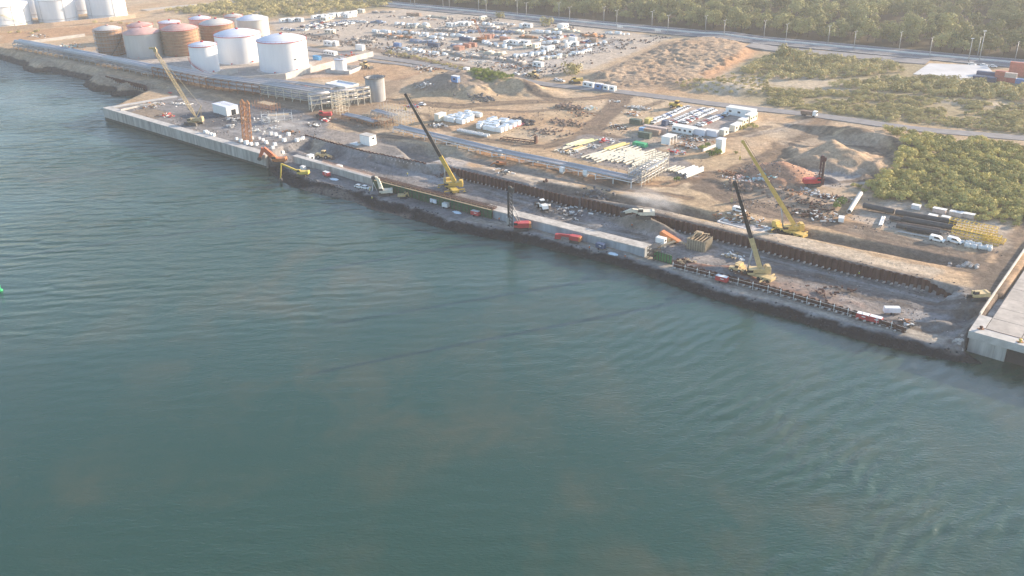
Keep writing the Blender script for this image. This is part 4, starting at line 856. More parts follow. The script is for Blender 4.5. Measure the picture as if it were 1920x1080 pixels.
def digger(label, px, joints, col, armc, size=1.0, group='excavators', bucket=1.0, name='excavator', rear=None, armw=.55):
    w = G(*px); t = thing(name, label, 'excavator', w, 0, group); js = [on_plane(w, *j)-w for j in joints]; az = math.atan2(0, 1 if js[-1][0] > 0 else -1)+random.uniform(-.1, .1) ; cb, sb = math.cos(az), math.sin(az); k = size
    def B(x, y, z): return np.array((x*cb*k-y*sb*k, x*sb*k+y*cb*k, z*k))
    for s_ in (-1, 1):
        q = MB(); q.box(B(0, s_*1.3, .5), (4.4*k, .65*k, 1.0*k), az, .86); q.build('track', M['dark'], t)
    q = MB(); q.tube(B(0, 0, .7), B(0, 0, 1.2), 1.1*k, 14); q.box(B(-1.0, 0, 1.75), (4.0*k, 2.7*k, 1.1*k), az); q.build('house', col, t)
    q = MB(); q.box(B(-2.9, 0, 1.8), (.9*k, 2.8*k, 1.3*k), az, .85); q.build('counterweight', col, t)
    q = MB(); q.box(B(.9, .95, 2.35), (1.5*k, .95*k, 1.7*k), az, .85); o = q.build('cab', col, t); q = MB(); q.box(B(.95, .95, 2.6), (1.56*k, 1.0*k, .8*k), az, .88); q.build('window', M['glass'], o)
    p0 = B(.6, -.2, 1.7); pts = [p0]+js; q = MB()
    q.bar(pts[0], pts[1], armw*k*1.2, armw*k*1.5, armw*k*.9); q.build('boom', armc, t)
    q = MB()
    for a, b in zip(pts[1:-1], pts[2:]): q.bar(a, b, armw*k, armw*k*1.2, armw*k*.6)
    q.build('stick', armc, t); q = MB(); m_ = (pts[0]+pts[1])/2; q.tube(B(1.2, -.2, 1.5), m_+np.array([0, 0, -.3]), .14*k, 8); q.build('ram', M['steel'], t)
    e = pts[-1]; q = MB(); b_ = bucket*k; q.prism([(-.7*b_, .3), (.5*b_, .5), (.8*b_, -.5*b_), (.1*b_, -1.1*b_), (-.8*b_, -.6*b_)], -.6*b_, .6*b_); q.build('bucket', M['dark'], t, e); return t
digger('orange excavator on the bank reaching its bent arm over the quay wall', (521, 307), [(494, 278), (487, 296)], M['orange'], mat('red_orange', (.50, .13, .06), .55), 1.25, armw=1.2)
digger('yellow long-reach excavator dipping its thin arm straight into the water', (566, 330), [(527, 307), (526, 336)], mat('lemon_yellow', (.58, .43, .08), .5), mat('lemon_yellow', (.58, .43, .08), .5), 1.0, armw=.5)
digger('cream excavator below the green formwork with its arm raised to the wall top', (720, 366), [(708, 335), (700, 332)], M['cream'], M['cream'], 1.1, armw=.9)
digger('small yellow backhoe in front of the green formwork', (757, 371), [(764, 361), (767, 370)], M['tan'], M['tan'], .7, bucket=.6, armw=.5)
digger('cream excavator working on the brown soil heap in the pit', (1206, 408), [(1185, 394), (1168, 399)], M['cream'], M['cream'], 1.2, armw=.9)
digger('yellow excavator at the bend of the haul road near the jetty', (1830, 561), [(1835, 545), (1829, 562)], M['tan'], M['tan'], 1.0, armw=.6)
digger('orange excavator on the tan bench above the rear sheet piles', (937, 312), [(925, 306), (917, 312)], M['orange'], M['orange'], .9, armw=.5)
digger('yellow excavator parked on the yard roadside beside the orange spoil field', (1080, 156), [(1074, 146), (1069, 153)], M['yellow'], M['yellow'], 1.2)
digger('red excavator under the cross pipe rack', (608, 221), [(601, 208), (596, 216)], M['red'], M['red'], 1.2)
def rig(label, px, mast_b, mast_t, col, house_px, mw=1.1, group='drilling rigs', bracing=True, mcol=M['dark']):
    w = G(*house_px); t = thing('drilling_rig', label, 'drilling rig', w, 0, group); a = on_plane(w, *mast_b)-w; b = on_plane(w, *mast_t)-w; s = 1 if a[0] > 0 else -1
    for y in (-1.5, 1.5): q = MB(); q.box((0, y, .55), (5.4, .8, 1.1), 0, .9); q.build('track', M['dark'], t)
    q = MB(); q.tube((0, 0, .9), (0, 0, 1.4), 1.3, 14); q.box((-.6*s, 0, 2.2), (4.6, 3.0, 1.7)); q.build('house', col, t); q = MB(); q.box((-3.2*s, 0, 2.1), (1.1, 3.0, 1.6), 0, .88); q.build('counterweight', M['orange'] if col is not M['red'] else col, t)
    q = MB(); q.box((1.9*s, -1.0, 2.5), (1.4, 1.1, 1.9), 0, .9); o = q.build('cab', col, t); q = MB(); q.box((1.95*s, -1.02, 2.8), (1.45, 1.14, .8), 0, .92); q.build('window', M['glass'], o)
    q = MB(); d = (b-a)/np.linalg.norm(b-a); sx = np.array([1, 0, 0.]); sy = np.array([0, 1., 0]); L = np.linalg.norm(b-a); n = int(L/1.3)
    for i in (-1, 1):
        for j in (-1, 1): q.bar(a+sx*i*mw/2+sy*j*mw/2, b+sx*i*mw/2+sy*j*mw/2, .28)
    for k in range(n):
        p, r_ = a+d*L*k/n, a+d*L*(k+1)/n
        for j in (-1, 1): q.bar(p+sx*mw/2+sy*j*mw/2, r_-sx*mw/2+sy*j*mw/2, .16)
        for i in (-1, 1): q.bar(p+sx*i*mw/2+sy*mw/2, r_+sx*i*mw/2-sy*mw/2, .16)
    q.build('mast', mcol, t); q = MB(); q.box(b+np.array([.2, 0, .4]), (2.0, 1.3, 1.5)); q.tube(b+np.array([-.2, -.7, 1.1]), b+np.array([-.2, .7, 1.1]), .7, 12); q.build('mast_head', mcol, t)
    q = MB(); q.tube(a+np.array([-mw*.75*s*-1, 0, .3]), a+d*L*.97+np.array([-mw*.75*s*-1, 0, 0]), .38, 10); q.build('kelly_bar', M['black'], t)
    q = MB(); m_ = a+d*L*.45; q.tube(np.array([1.0*s, .5, 3.0]), m_, .22, 8); q.tube(np.array([.2*s, .5, 3.0]), a+d*L*.72, .12, 8); q.build('back_stay', M['steel'], t)
    q = MB(); p = a+d*L*.16; q.box(p+np.array([s*.9, 0, 0]), (1.4, 1.2, 2.6)); q.build('rotary_head', mcol if col is M['red'] else M['steel'], t); return t
rig('tall black drilling rig with red and orange body on the berm', (957, 425), (958, 424), (957, 358), M['redbright'], (977, 431), 1.1)
rig('dark red drilling rig with a leaning mast by the sandy heaps', (1540, 350), (1536, 348), (1543, 300), M['red'], (1523, 348), 1.1, mcol=mat('dark_maroon', (.10, .045, .045), .6))
# two rusty reinforcement columns on the quay
for k, (x0, y0, x1, y1, l, wd) in enumerate([(459, 264, 453, 186, 'tall rusty lattice reinforcement column, the taller of two on the quay', 1.7), (469, 266, 463, 188, 'tall rusty lattice reinforcement column nearest the white blocks on the quay', 1.7)]):
    w = G(x0, y0); t = thing('reinforcement_column', l, 'steel column', w, 0, 'rusty reinforcement columns'); b = on_plane(w, x1, y1)-w; q = MB(); n = 10; sx = np.array([wd/2, 0, 0.]); sy = np.array([0, wd/2, 0.])
    for i in (-1, 0, 1):
        for j in (-1, 1): q.bar(sx*i+sy*j, b*.93+sx*i+sy*j, .13); q.bar(sx*j+sy*i, b*.93+sx*j+sy*i, .13)
    for i in (-1, 1):
        for j in (-1, 1): q.bar(b*.93+sx*i+sy*j, b, .18)
    q.build('bars', mat('rust_bright', (.42, .20, .09), .8, var=.3), t); q = MB()
    for f in np.linspace(.02, .93, n):
        c = b*f
        for s_ in (-1, 1): q.bar(c+sx*s_-sy, c+sx*s_+sy, .16); q.bar(c+sy*s_-sx, c+sy*s_+sx, .16)
    for k2 in range(7):
        p, r_ = b*(k2/7*.93), b*((k2+1)/7*.93)
        for s_ in (-1, 1): q.bar(p+sy*s_-sx, r_+sy*s_+sx, .13); q.bar(p+sx*s_-sy, r_+sx*s_+sy, .13)
    q.build('hoops', mat('rust_orange', (.40, .20, .09), .8, var=.3), t)
# long red crawler machine lying against the smooth wall
w = G(1066, 452); a_ = P(1045, 445, 3); b_ = P(1088, 453, 3); r = math.atan2(*(b_-a_)[[1, 0]])
t = thing('crawler_drill', 'long low red crawler machine parked against the smooth wall', 'drilling machine', w, r)
for y in (-1.1, 1.1): q = MB(); q.box((2.6, y, .5), (3.6, .6, 1.0), 0, .88); q.build('track', M['dark'], t)
q = MB(); q.box((2.5, 0, 1.75), (3.6, 2.3, 1.6), 0, .94); q.build('engine_house', M['redbright'], t); q = MB(); q.box((4.6, 0, 1.7), (.7, 2.2, 1.5), 0, .8); q.build('counterweight', M['orange'], t); q = MB(); q.bar((1.0, 0, 2.2), (-3.6, 0, 1.8), .8, .8); q.bar((-1.6, .9, 1.2), (1, .9, 1.4), .4); q.build('boom', M['redbright'], t); q = MB(); q.box((-4.2, 0, 1.2), (2.2, 1.8, 1.6), .3, .8); q.build('drill_head', M['redbright'], t)
# trailer generators
def genset(label, px, rz, L=3.9, n=1, col=M['redbright'], group='red trailer generators'):
    w = G(*px); t = thing('trailer_generator', label, 'generator', w, rz, group); q = MB(); q.box((0, 0, 1.35), (L, 1.75, 1.5), 0, .96); q.build('canopy', col, t)
    q = MB(); q.box((0, 0, 2.14), (L*.93, 1.62, .07)); q.build('roof_panel', M['white'] if L > 3.5 else col, t); q = MB(); q.box((0, 0, .52), (L*.95, 1.4, .18)); q.bar((L/2, 0, .5), (L/2+1.2, 0, .45), .14); q.build('chassis', M['dark'], t)
    wheels(t, (-.3,), .85, .36, .22, False); q = MB(); q.box((L*.1, -.885, 1.5), (L*.3, .03, .22)); q.build('stripe', M['white'], t); return t
genset('red generator with a white stripe beside the older capping wall', (613, 331), YS-.05, 3.6)
genset('red generator against the green formwork, near the black drilling rig', (892, 405), YS+.1, 3.7)
genset('red generator with white lettering stripe, alone beside the rusty trench', (1353, 529), YS+.03, 4.0)
genset('red generator, left one of the pair at the end of the trench', (1617, 600), YS+.05, 3.6)
genset('red generator, right one of the pair at the end of the trench', (1641, 606), YS+.05, 3.6)
genset('white generator between the older capping wall and grey pit', (637, 318), YS, 3.0, col=M['white'], group='pale generators')
genset('white generator in the corner by the end of the trench', (1671, 588), YS+.6, 4.6, col=M['white'], group='pale generators')
genset('white and blue compressor at the foot of the green formwork', (815, 382), YS, 3.4, col=M['roofwhite'], group='pale generators')
genset('grey white compressor below the green formwork with a scaffold beside it', (836, 390), YS+.1, 2.6, col=M['bag'], group='pale generators')
genset('dark blue machine with a white top beside the smooth wall', (1126, 467), YS, 3.2, col=M['contnavy'], group='pale generators')
genset('small white tank unit by the yellow long-reach excavator', (569, 320), YS, 2.2, col=M['bag'], group='pale generators')
def loader(label, px, rz, col=M['yellow'], s=1.0, name='wheel_loader', cat='loader', cabc=None):
    w = G(*px); t = thing(name, label, cat, w, rz, scale=s); wheels(t, (-1.7, 1.5), 1.0, .75, .5); q = MB(); q.box((-1.6, 0, 1.5), (2.8, 1.9, 1.1), 0, .92); q.build('engine_house', col, t); q = MB(); q.box((1.0, 0, 1.1), (2.4, 1.5, .8)); q.build('front_frame', col, t)
    q = MB(); q.box((.2, 0, 2.4), (1.5, 1.5, 1.6), 0, .92); o = q.build('cab', cabc or col, t); q = MB(); q.box((.2, 0, 2.5), (1.56, 1.56, .9), 0, .95); q.build('window', M['glass'], o)
    q = MB(); q.bar((1.4, .6, 1.6), (3.5, .6, .8), .25); q.bar((1.4, -.6, 1.6), (3.5, -.6, .8), .25); q.bar((2.4, -.6, 1.2), (2.4, .6, 1.2), .2); q.build('lift_arm', col, t); q = MB(); q.prism([(3.3, .9), (3.5, .1), (4.6, .05), (3.9, .6), (3.8, 1.2)], -1.3, 1.3); q.build('bucket', M['dark'], t); return t
loader('yellow loader standing on top of the older capping wall pit side', (607, 297), YS+.4, M['tan'], 1.2)
loader('white and orange bulldozer pushing grey soil in the pit', (1017, 392), YS+2.6, M['white'], 1.2, 'bulldozer', 'bulldozer')
loader('yellow loader by the low heap beside the dark-boomed crane', (1380, 509), YS+.2, M['tan'], .75)
loader('yellow loader parked at the near corner of the car park road', (1268, 203), YS, M['yellow'], 1.3)
loader('dusty brown loader at the roadside near the white car at the yard gate', (1001, 145), YS, M['tan'], 1.3)
loader('tan loader by the slim white tank', (685, 127), YS, M['tan'], 1.4)
# orange tipping hopper with conveyor
w = G(1255, 455); t = thing('conveyor', 'orange inclined conveyor hopper beside the timber formwork box', 'conveyor', w, YS); q = MB(); q.prism([(-3.5, 3.4), (-3.3, .6), (-.5, .4), (4.0, 1.2), (4.0, 1.6), (-3.0, 3.9)], -1.0, 1.0); q.build('hopper', M['orange'], t); q = MB(); q.bar((-.5, 0, 2.2), (7.5, 0, .9), 1.2, .25); q.build('belt', M['wood'], t); q = MB(); q.box((.6, -1.2, 1.1), (.8, .7, 2.2)); q.build('control_cabin', M['tan'], t); q = MB(); q.bar((-2.4, 0, 1), (-2.4, 0, 0), .5); q.bar((2.4, 0, .9), (2.4, 0, 0), .5); q.bar((-2.4, 0, .3), (2.4, 0, .3), .25); q.build('stand', M['dark'], t)
# timber formwork box in the pit
w = G(1311, 465); t = thing('formwork_box', 'square timber formwork box full of scaffold on grey gravel', 'formwork', w, YS+.05); q = MB(); fr = MB()
for s_ in (-1, 1):
    q.box((s_*3.2, 0, 1.9), (.2, 5.6, 3.8)); q.box((0, s_*2.9, 1.9), (6.4, .2, 3.8))
    for k in range(8): fr.bar((-3.1+k*.89, s_*3.08, 0), (-3.1+k*.89, s_*3.08, 4.0), .18)
    for k in range(7): fr.bar((s_*3.38, -2.7+k*.9, 0), (s_*3.38, -2.7+k*.9, 4.0), .18)
q.build('panel', mat('grey_timber', (.27, .22, .16), .85, var=.3, scale=1.5), t); fr.build('rib', mat('rib_timber', (.40, .33, .23), .8, var=.3), t); q = MB()
for k in range(6): q.bar((-3+k*1.2, -2.6, 3.7), (-3+k*1.2, 2.6, 3.7), .2)
q.bar((-2, -2.7, 3.95), (-2, 2.6, 5.2), .2); q.bar((-3.6, 3.0, 4.0), (2, 3.0, 4.6), .9, .12); q.box((-1.5, 2.6, 4.5), (2.6, 1.4, .8)); q.build('bracing', M['wood'], t)
w = G(1239, 463); t = thing('site_cabin', 'small white cabin on dark blocks by the scaffold gangway', 'cabin', w, YS); q = MB(); q.box((0, 0, 2.6), (3.4, 2.0, 2.0)); q.build('wall', M['white'], t); q = MB(); q.box((0, 0, .85), (3.8, 2.4, 1.6)); q.build('plinth', M['concdark'], t); q = MB(); q.box((1.72, 0, 2.8), (.05, .9, .8)); q.build('window', M['glass'], t)
# ------------------------------------------------------------------ cars
TPL = {}
def place(key, make, loc, rz, label, group, scale=None):
    """the first of a kind is built, the others are copies of it and of its parts"""
    if key not in TPL:
        o = make(); TPL[key] = o; o.location = [float(v) for v in loc]; o.rotation_euler = (0, 0, rz); o['label'] = label
        if group: o['group'] = group
        if scale: o.scale = (scale,)*3 if not isinstance(scale, (tuple, list)) else scale
        return o
    return copy_thing(TPL[key], loc, rz, label, group, scale or 1.0)
def make_car(m, van=False, wh=True):
    t = thing('white_van' if van else 'parked_car', 'car', 'van' if van else 'car'); q = MB()
    if van:
        L, W_ = 4.9, 1.9; q.prism([(-L/2, .35), (L/2, .35), (L/2, .85), (L/2-.9, 1.0), (L/2-1.7, 1.75), (L/2-2.1, 1.86), (-L/2+.1, 1.86), (-L/2, 1.5)], -W_/2, W_/2)
    else:
        L, W_ = 4.3, 1.75; q.prism([(-L/2, .3), (L/2, .3), (L/2, .68), (L/2-1.0, .86), (-L/2+.4, .92), (-L/2, .85)], -W_/2, W_/2); q.prism([(L/2-1.05, .85), (L/2-1.75, 1.4), (-L/2+.75, 1.42), (-L/2+.25, .9)], -W_/2+.1, W_/2-.1)
    q.build('body', m, t); q = MB()
    if van: q.prism([(L/2-.98, 1.05), (L/2-1.68, 1.68), (-.9, 1.68), (-.9, 1.1)], -W_/2-.015, W_/2+.015); q.bar((L/2-.93, 0, 1.04), (L/2-1.66, 0, 1.72), W_*.86, .04)
    else: q.prism([(L/2-1.28, .92), (L/2-1.78, 1.3), (-L/2+.85, 1.32), (-L/2+.5, .96)], -W_/2+.085, W_/2-.085); q.bar((L/2-1.08, 0, .9), (L/2-1.72, 0, 1.38), W_*.8, .04); q.bar((-L/2+.25, 0, .95), (-L/2+.7, 0, 1.38), W_*.78, .04)
    q.build('windows', M['glass'], t)
    if wh:
        for x in (-L/2+.85, L/2-.85):
            for s_ in (-1, 1): q = MB(); q.tube((x, s_*(W_/2-.2), .32), (x, s_*(W_/2+.02), .32), .32, 12); q.build('wheel', M['rubber'], t)
    if van:
        for s_ in (-1, 1): q = MB(); q.box((L/2+.005, s_*.7, .75), (.04, .35, .2)); q.build('headlight', M['glass'], t)
        q = MB(); q.box((L/2+.02, 0, .42), (.1, W_*.95, .2)); q.build('bumper', M['dark'], t)
    return t
CARM = dict(white=M['white'], silver=M['silver'], black=M['carblack'], red=M['carred'], blue=M['carblue'])
def car(colr, px, rz, label, group=None, van=False, far=False, w=None):
    w = G(*px) if w is None else w
    return place(('car', colr, van, far), lambda: make_car(CARM[colr], van, not far), w, rz, label, group)
car('white', (1757, 452), YS-.05, 'white van with a long window, left one of two beside the yellow cages', 'white vans by the pipe yard', True)
car('white', (1790, 455), YS-.12, 'white panel van parked nearest the white bags', 'white vans by the pipe yard', True)
car('white', (1577, 414), YT+.3, 'white van alone on the dirt beside the big single pipe', None, True)
car('white', (1386, 397), YS, 'small white van on the bench above the rubble pad', None, True)
car('white', (674, 352), YS+.1, 'white car parked below the older capping wall', 'cars on the berm'); car('white', (686, 354), YS+.1, 'second white car on the berm, nearest the tripod frame', 'cars on the berm')
car('white', (792, 197), YS, 'white pickup alone on tan ground near the dark crane tip')
car('white', (855, 356-19), YS+.3, 'white car far in the pit behind the yellow crane') if False else None
for k, (x, y) in enumerate([(968, 140), (986, 142), (1012, 134)]): car('white', (x, y), YS, ['white car, left one of three at the yard gate', 'white car, middle one of three at the yard gate', 'white car, upper right one of three at the yard gate'][k], 'cars at the yard gate')
for k, (x, y) in enumerate([(1044, 151), (1053, 153), (1075, 156)]): car('white', (x, y), YS, ['white car, left one on the road near the yellow truck', 'white car, middle one on the road near the yellow truck', 'white car, right one on the road near the yellow truck'][k], 'cars on the road')
rows = [('row by the containers', (1222, 231), (1288, 203), 17, 'wwwwwwwbwwwwwwwws'), ('front half of the double row', (1258, 233), (1320, 207), 15, 'wrwwwwwwswwwbww'), ('back half of the double row', (1283, 231), (1337, 208), 14, 'wrwsrwwwwswwww'), ('row by the long office', (1312, 236), (1366, 214), 13, 'wwrrwwwwbkwww')]
cc = dict(w='white', s='silver', b='blue', k='black', r='red')
for rn, p, q_, n, cs in rows:
    a = G(*p); b = G(*q_)
    for k in range(n):
        w = a+(b-a)*k/(n-1); w = drop(w[0], w[1]); car(cc[cs[k]], None, YS+random.uniform(-.05, .05)+(math.pi if random.random() < .3 else 0), f'{cc[cs[k]]} car, {ORD[k]} from the near end of the {rn}', 'cars in the fenced car park', w=w)
# ------------------------------------------------------------------ cabins, containers and buildings
def make_cabin(L, W_, H_, m, wins=2, base=True, door=True, roofm=None):
    t = thing('site_cabin', 'cabin', 'cabin'); q = MB(); q.box((0, 0, H_/2+.12), (L, W_, H_-.05)); q.build('wall', m, t); q = MB(); q.box((0, 0, H_+.16), (L+.16, W_+.16, .14)); q.build('roof', roofm or M['bag'], t)
    for k in range(wins):
        x = L*((k+.5)/wins-.5); q = MB(); q.box((x, -W_/2-.01, H_*.58), (min(1.5, L/wins*.45), .06, .95)); o = q.build('window', M['glass'], t)
    if door: q = MB(); q.box((L/2+.01, .2, 1.15), (.06, .9, 2.0)); q.build('door', M['concdark'], t)
    return t
def cabin(px, rz, label, L=6, W_=2.5, H_=2.7, m=None, wins=2, group='site cabins', roofm=None):
    m = m or M['white']; w = G(*px); return place(('cabin', L, W_, H_, m.name, wins, roofm.name if roofm else ''), lambda: make_cabin(L, W_, H_, m, wins, roofm=roofm), w, rz, label, group)
def make_container(L, m, H_=2.6):
    t = thing('shipping_container', 'container', 'container'); q = MB(); n = int(L/.45); pts = []
    for k in range(n):
        x = -L/2+L*k/n; d = L/n; pts += [(x, 0), (x+d*.35, 0), (x+d*.5, .06), (x+d*.85, .06)]
    pts.append((L/2, 0)); W_ = 2.44
    for s_ in (-1, 1):
        vs = []
        for x, e in pts: vs += [(x, s_*(W_/2-.06-e), .12), (x, s_*(W_/2-.06-e), H_-.06)]
        fs = [(2*k, 2*k+2, 2*k+3, 2*k+1) if s_ < 0 else (2*k, 2*k+1, 2*k+3, 2*k+2) for k in range(len(pts)-1)]; q._add(vs, fs)
    q.box((0, 0, H_-.07), (L-.06, W_-.1, .1)); q.box((-L/2+.1, 0, H_/2), (.1, W_-.2, H_-.3)); q.build('body', m, t)
    q = MB()
    for s_ in (-1, 1):
        for e in (-1, 1): q.box((e*(L/2-.08), s_*(W_/2-.08), H_/2), (.18, .18, H_))
        for z in (.08, H_-.04): q.box((0, s_*(W_/2-.06), z), (L-.36, .13, .15))
    for e in (-1, 1):
        for z in (.08, H_-.04): q.box((e*(L/2-.07), 0, z), (.14, W_-.36, .15))
    q.build('frame', m, t)
    for s_ in (-1, 1):
        q = MB(); q.box((L/2-.12, s_*W_*.235, H_/2), (.08, W_*.44, H_-.3)); q.build('door', m, t)
    q = MB()
    for y in (-.7, -.25, .25, .7): q.bar((L/2-.05, y, .25), (L/2-.05, y, H_-.25), .05)
    q.build('lock_bars', M['steel'], t); return t
def container(px, rz, label, L=6.06, m=None, group='shipping containers', dz=0, w=None):
    m = m or M['white']; w = G(*px) if w is None else np.array(w); w = w+np.array([0, 0, dz]); return place(('cont', L, m.name), lambda: make_container(L, m), w, rz, label, group)
CP = 'cabins round the fenced car park'
cabin((1283, 249), YS, 'long white office cabin with four dark windows at the car park front', 11, 4.5, 3.0, M['white'], 4, CP)
cabin((1312, 253), YS, 'white cabin joined to the end of the long office with four windows', 6.2, 2.6, 2.7, M['roofwhite'], 0, CP); cabin((1334, 255), YS, 'white cabin between its joined twin and the sunlit end cabin', 6.2, 2.6, 2.7, M['roofwhite'], 0, CP)
cabin((1357, 253), YT, 'cream cabin turned end-on at the car park front corner', 5.0, 2.6, 2.8, M['cream'], 1, CP); cabin((1379, 244), YT, 'cream cabin above the red car at the car park side', 7.4, 2.8, 3.0, M['cream'], 2, CP); cabin((1393, 233), YT, 'cream cabin in the middle of the car park side', 6.4, 2.8, 2.8, M['cream'], 2, CP)
cabin((1407, 227), YT, 'tall cream cabin with openings at the far side corner of the car park', 8.0, 3.2, 3.6, M['cream'], 3, CP)
cabin((1389, 217), YS, 'very long white office across the far end of the car park', 14.5, 5, 3.8, M['white'], 3, CP)
w = G(1254, 268); t = thing('frame_shed', 'white open-fronted frame shed left of the scrap yard', 'shed', w, YT); q = MB(); L, W_, H_ = 6, 4.5, 3.4; q.box((-L/2, 0, H_/2), (.15, W_, H_)); q.box((0, W_/2, H_/2), (L, .12, H_)); q.build('wall', M['white'], t); q = MB(); q.box((0, 0, H_+.1), (L+.3, W_+.3, .18)); q.build('roof', M['bag'], t); q = MB()
for x in (-L/2+.2, 0, L/2-.1): q.bar((x, -W_/2+.1, 0), (x, -W_/2+.1, H_), .22)
q.build('posts', M['white'], t)
w = G(1350, 286); t = thing('gatehouse', 'narrow pale two-storey gatehouse with green bushes at its foot', 'building', w, YT); q = MB(); q.box((0, 0, 3.1), (3.6, 3.0, 6.2)); q.build('wall', M['bag'], t); q = MB(); q.box((0, 0, 6.3), (4.0, 3.4, .25)); q.build('roof', M['roofwhite'], t); q = MB(); q.box((1.82, 0, 4.6), (.06, 1.2, 1.4)); q.build('window', M['glass'], t); q = MB(); q.box((1.82, 0, 1.1), (.06, 1.0, 2.1)); q.build('door', M['glass'], t)
wall_run('boundary_wall', 'short low white wall ending at the narrow gatehouse', 'wall', [(1318, 285), (1344, 275)], 1.2, .5, M['bag'])
container((1229, 247), YS+.05, 'long pale brown container, rearmost of three side by side', 12.2, M['contpale'], 'containers at the car park corner'); container((1223, 252), YS+.05, 'brown container in the middle of three side by side', 8, M['contbrown'], 'containers at the car park corner'); container((1209, 258), YS+.05, 'dark green container, front one of three side by side', 6.06, M['contgreen'], 'containers at the car park corner'); container((1205, 249), YS+.05, 'short light blue container at the end of the three brown ones', 3.0, mat('light_blue', (.25, .40, .58), .6), 'containers at the car park corner')
container((1192, 233), YS, 'dark green container by itself on the road behind the brown ones', 6.06, M['contgreen'], 'containers at the car park corner'); container((1216, 231), YT, 'yellow container at the near end of the first car row', 4.0, M['beamyel'], 'containers at the car park corner'); container((1247, 235), YT, 'dark navy container between the containers and car rows', 3.0, M['contnavy'], 'containers at the car park corner')
w = G(691, 270); t = thing('site_building', 'plain white box building alone in the dusty hollow', 'building', w, YS); q = MB(); q.box((0, 0, 2.2), (6.6, 4.2, 4.4)); q.build('wall', M['white'], t); q = MB(); q.box((0, 0, 4.5), (6.8, 4.4, .2)); q.build('roof', M['conc'], t); q = MB(); q.box((3.32, .2, 3.2), (.06, 1.2, .9)); q.build('window', M['glass'], t)
w = G(668, 270); t = thing('concrete_slab', 'thin pale slab lying beside the plain white box building', 'slab', w, YS); q = MB(); q.slab([(-2.5, -2), (2.6, -1.6), (2.2, 2.2), (-2.2, 1.8)], -.2, .35); q.build('slab', M['bag'], t); q = MB(); q.box((1, 1, .5), (1.4, 1.2, .3)); q.build('packing', M['wood'], t)
w = G(643, 178); t = thing('substation', 'flat roofed concrete building with a dark doorway behind the cross rack', 'building', w, YS+.02); q = MB(); L, W_, H_ = 17, 10, 6; q.box((0, 0, H_/2-.2), (L, W_, H_)); q.build('wall', M['conc'], t); q = MB(); q.box((0, 0, H_-.1), (L-.8, W_-.8, .1)); q.build('roof', M['roofwhite'], t); q = MB()
for s_ in (-1, 1): q.box((s_*(L/2-.2), 0, H_+.2), (.4, W_-.82, .8)); q.box((0, s_*(W_/2-.2), H_+.2), (L, .4, .8))
q.build('parapet', M['bag'], t); q = MB(); q.box((L/2+.02, -2.2, 1.8), (.08, 2.6, 3.4)); q.build('door', M['glass'], t)
w = G(424, 212); t = thing('storage_shed', 'pale grey box shed with skylights on the quay deck', 'shed', w, YS-.06); q = MB(); q.box((0, 0, 2.3), (13.5, 7, 4.6)); q.build('wall', M['bag'], t); q = MB(); q.box((0, 0, 4.68), (13.8, 7.3, .2)); q.build('roof', M['roofwhite'], t)
for k in range(5): q = MB(); q.box((-5+k*2.4, .8, 4.82), (1.0, 2.2, .1)); q.build('skylight', M['pipegrey'], t)
q = MB(); q.box((6.78, .6, 1.5), (.08, 2.6, 2.8)); q.build('door', M['glass'], t)
cabin((583, 302), YT, 'small white cabin with a dark door on the older capping wall', 2.6, 2.2, 2.9, M['white'], 1)
cabin((826, 226), YS+1.57, 'cream cabin at the end of the white crate stack', 5.6, 3.2, 3.6, M['cream'], 0); cabin((855, 168-6), YS, 'blue and white cabin beside the road by the dark heap', 4.5, 2.6, 3.4, M['blue'], 1); cabin((875, 136), YS, 'small white cabin with an arched opening near the road', 3.2, 2.6, 3.0, M['white'], 1)
cabin((617, 86), YS, 'white cabin behind the biggest white tank, left of a pair', 8, 3, 3.4, M['white'], 2); cabin((629, 86), YS, 'white cabin behind the biggest white tank, right of a pair', 5, 3, 3.4, M['white'], 1); cabin((676, 94), YS, 'white box trailer parked on the inner road', 7, 2.8, 3.6, M['white'], 0); container((595, 112), YS, 'bright blue container inside the wall beside the biggest white tank', 6.06, mat('bright_blue', (.06, .28, .55), .5))
cabin((620, 103), YS, 'long white cabin row beside the bright blue container', 11, 3, 2.6, M['white'], 4); 
cabin((1123, 167), YS, 'blue fronted cabin in the row beside the inner road', 4.5, 2.5, 3.0, M['blue'], 1, 'cabins beside the inner road')
for k, x in enumerate([1099, 1109, 1137, 1149]): cabin((x, 162+(x-1099)*.17), YS, ['leftmost small white cabin of the row beside the inner road', 'second small white cabin of the row beside the inner road', 'small white cabin next to the blue fronted one by the road', 'rightmost small white cabin of the row beside the inner road'][k], 3.4, 2.4, 2.6, M['white'], 1, 'cabins beside the inner road')
# junction boxes along the pipeline
for k, (x, y) in enumerate([(852, 268), (938, 292), (1006, 303), (1054, 324), (1098, 330)]):
    w = G(x, y); t = thing('junction_box', f'white box on the near side of the long pipeline, {["first", "second", "third", "fourth", "fifth"][k]} from the yellow crane', 'box', w, YS, 'white boxes along the pipeline'); q = MB(); q.box((0, 0, 1.6), (2.0, 1.4, 2.0)); q.build('casing', M['white'], t); q = MB(); q.box((0, 0, .3), (1.7, 1.2, .7)); q.build('base', M['conc'], t); q = MB(); q.box((1.01, 0, 1.6), (.03, 1.0, 1.4)); q.build('door', M['bag'], t)
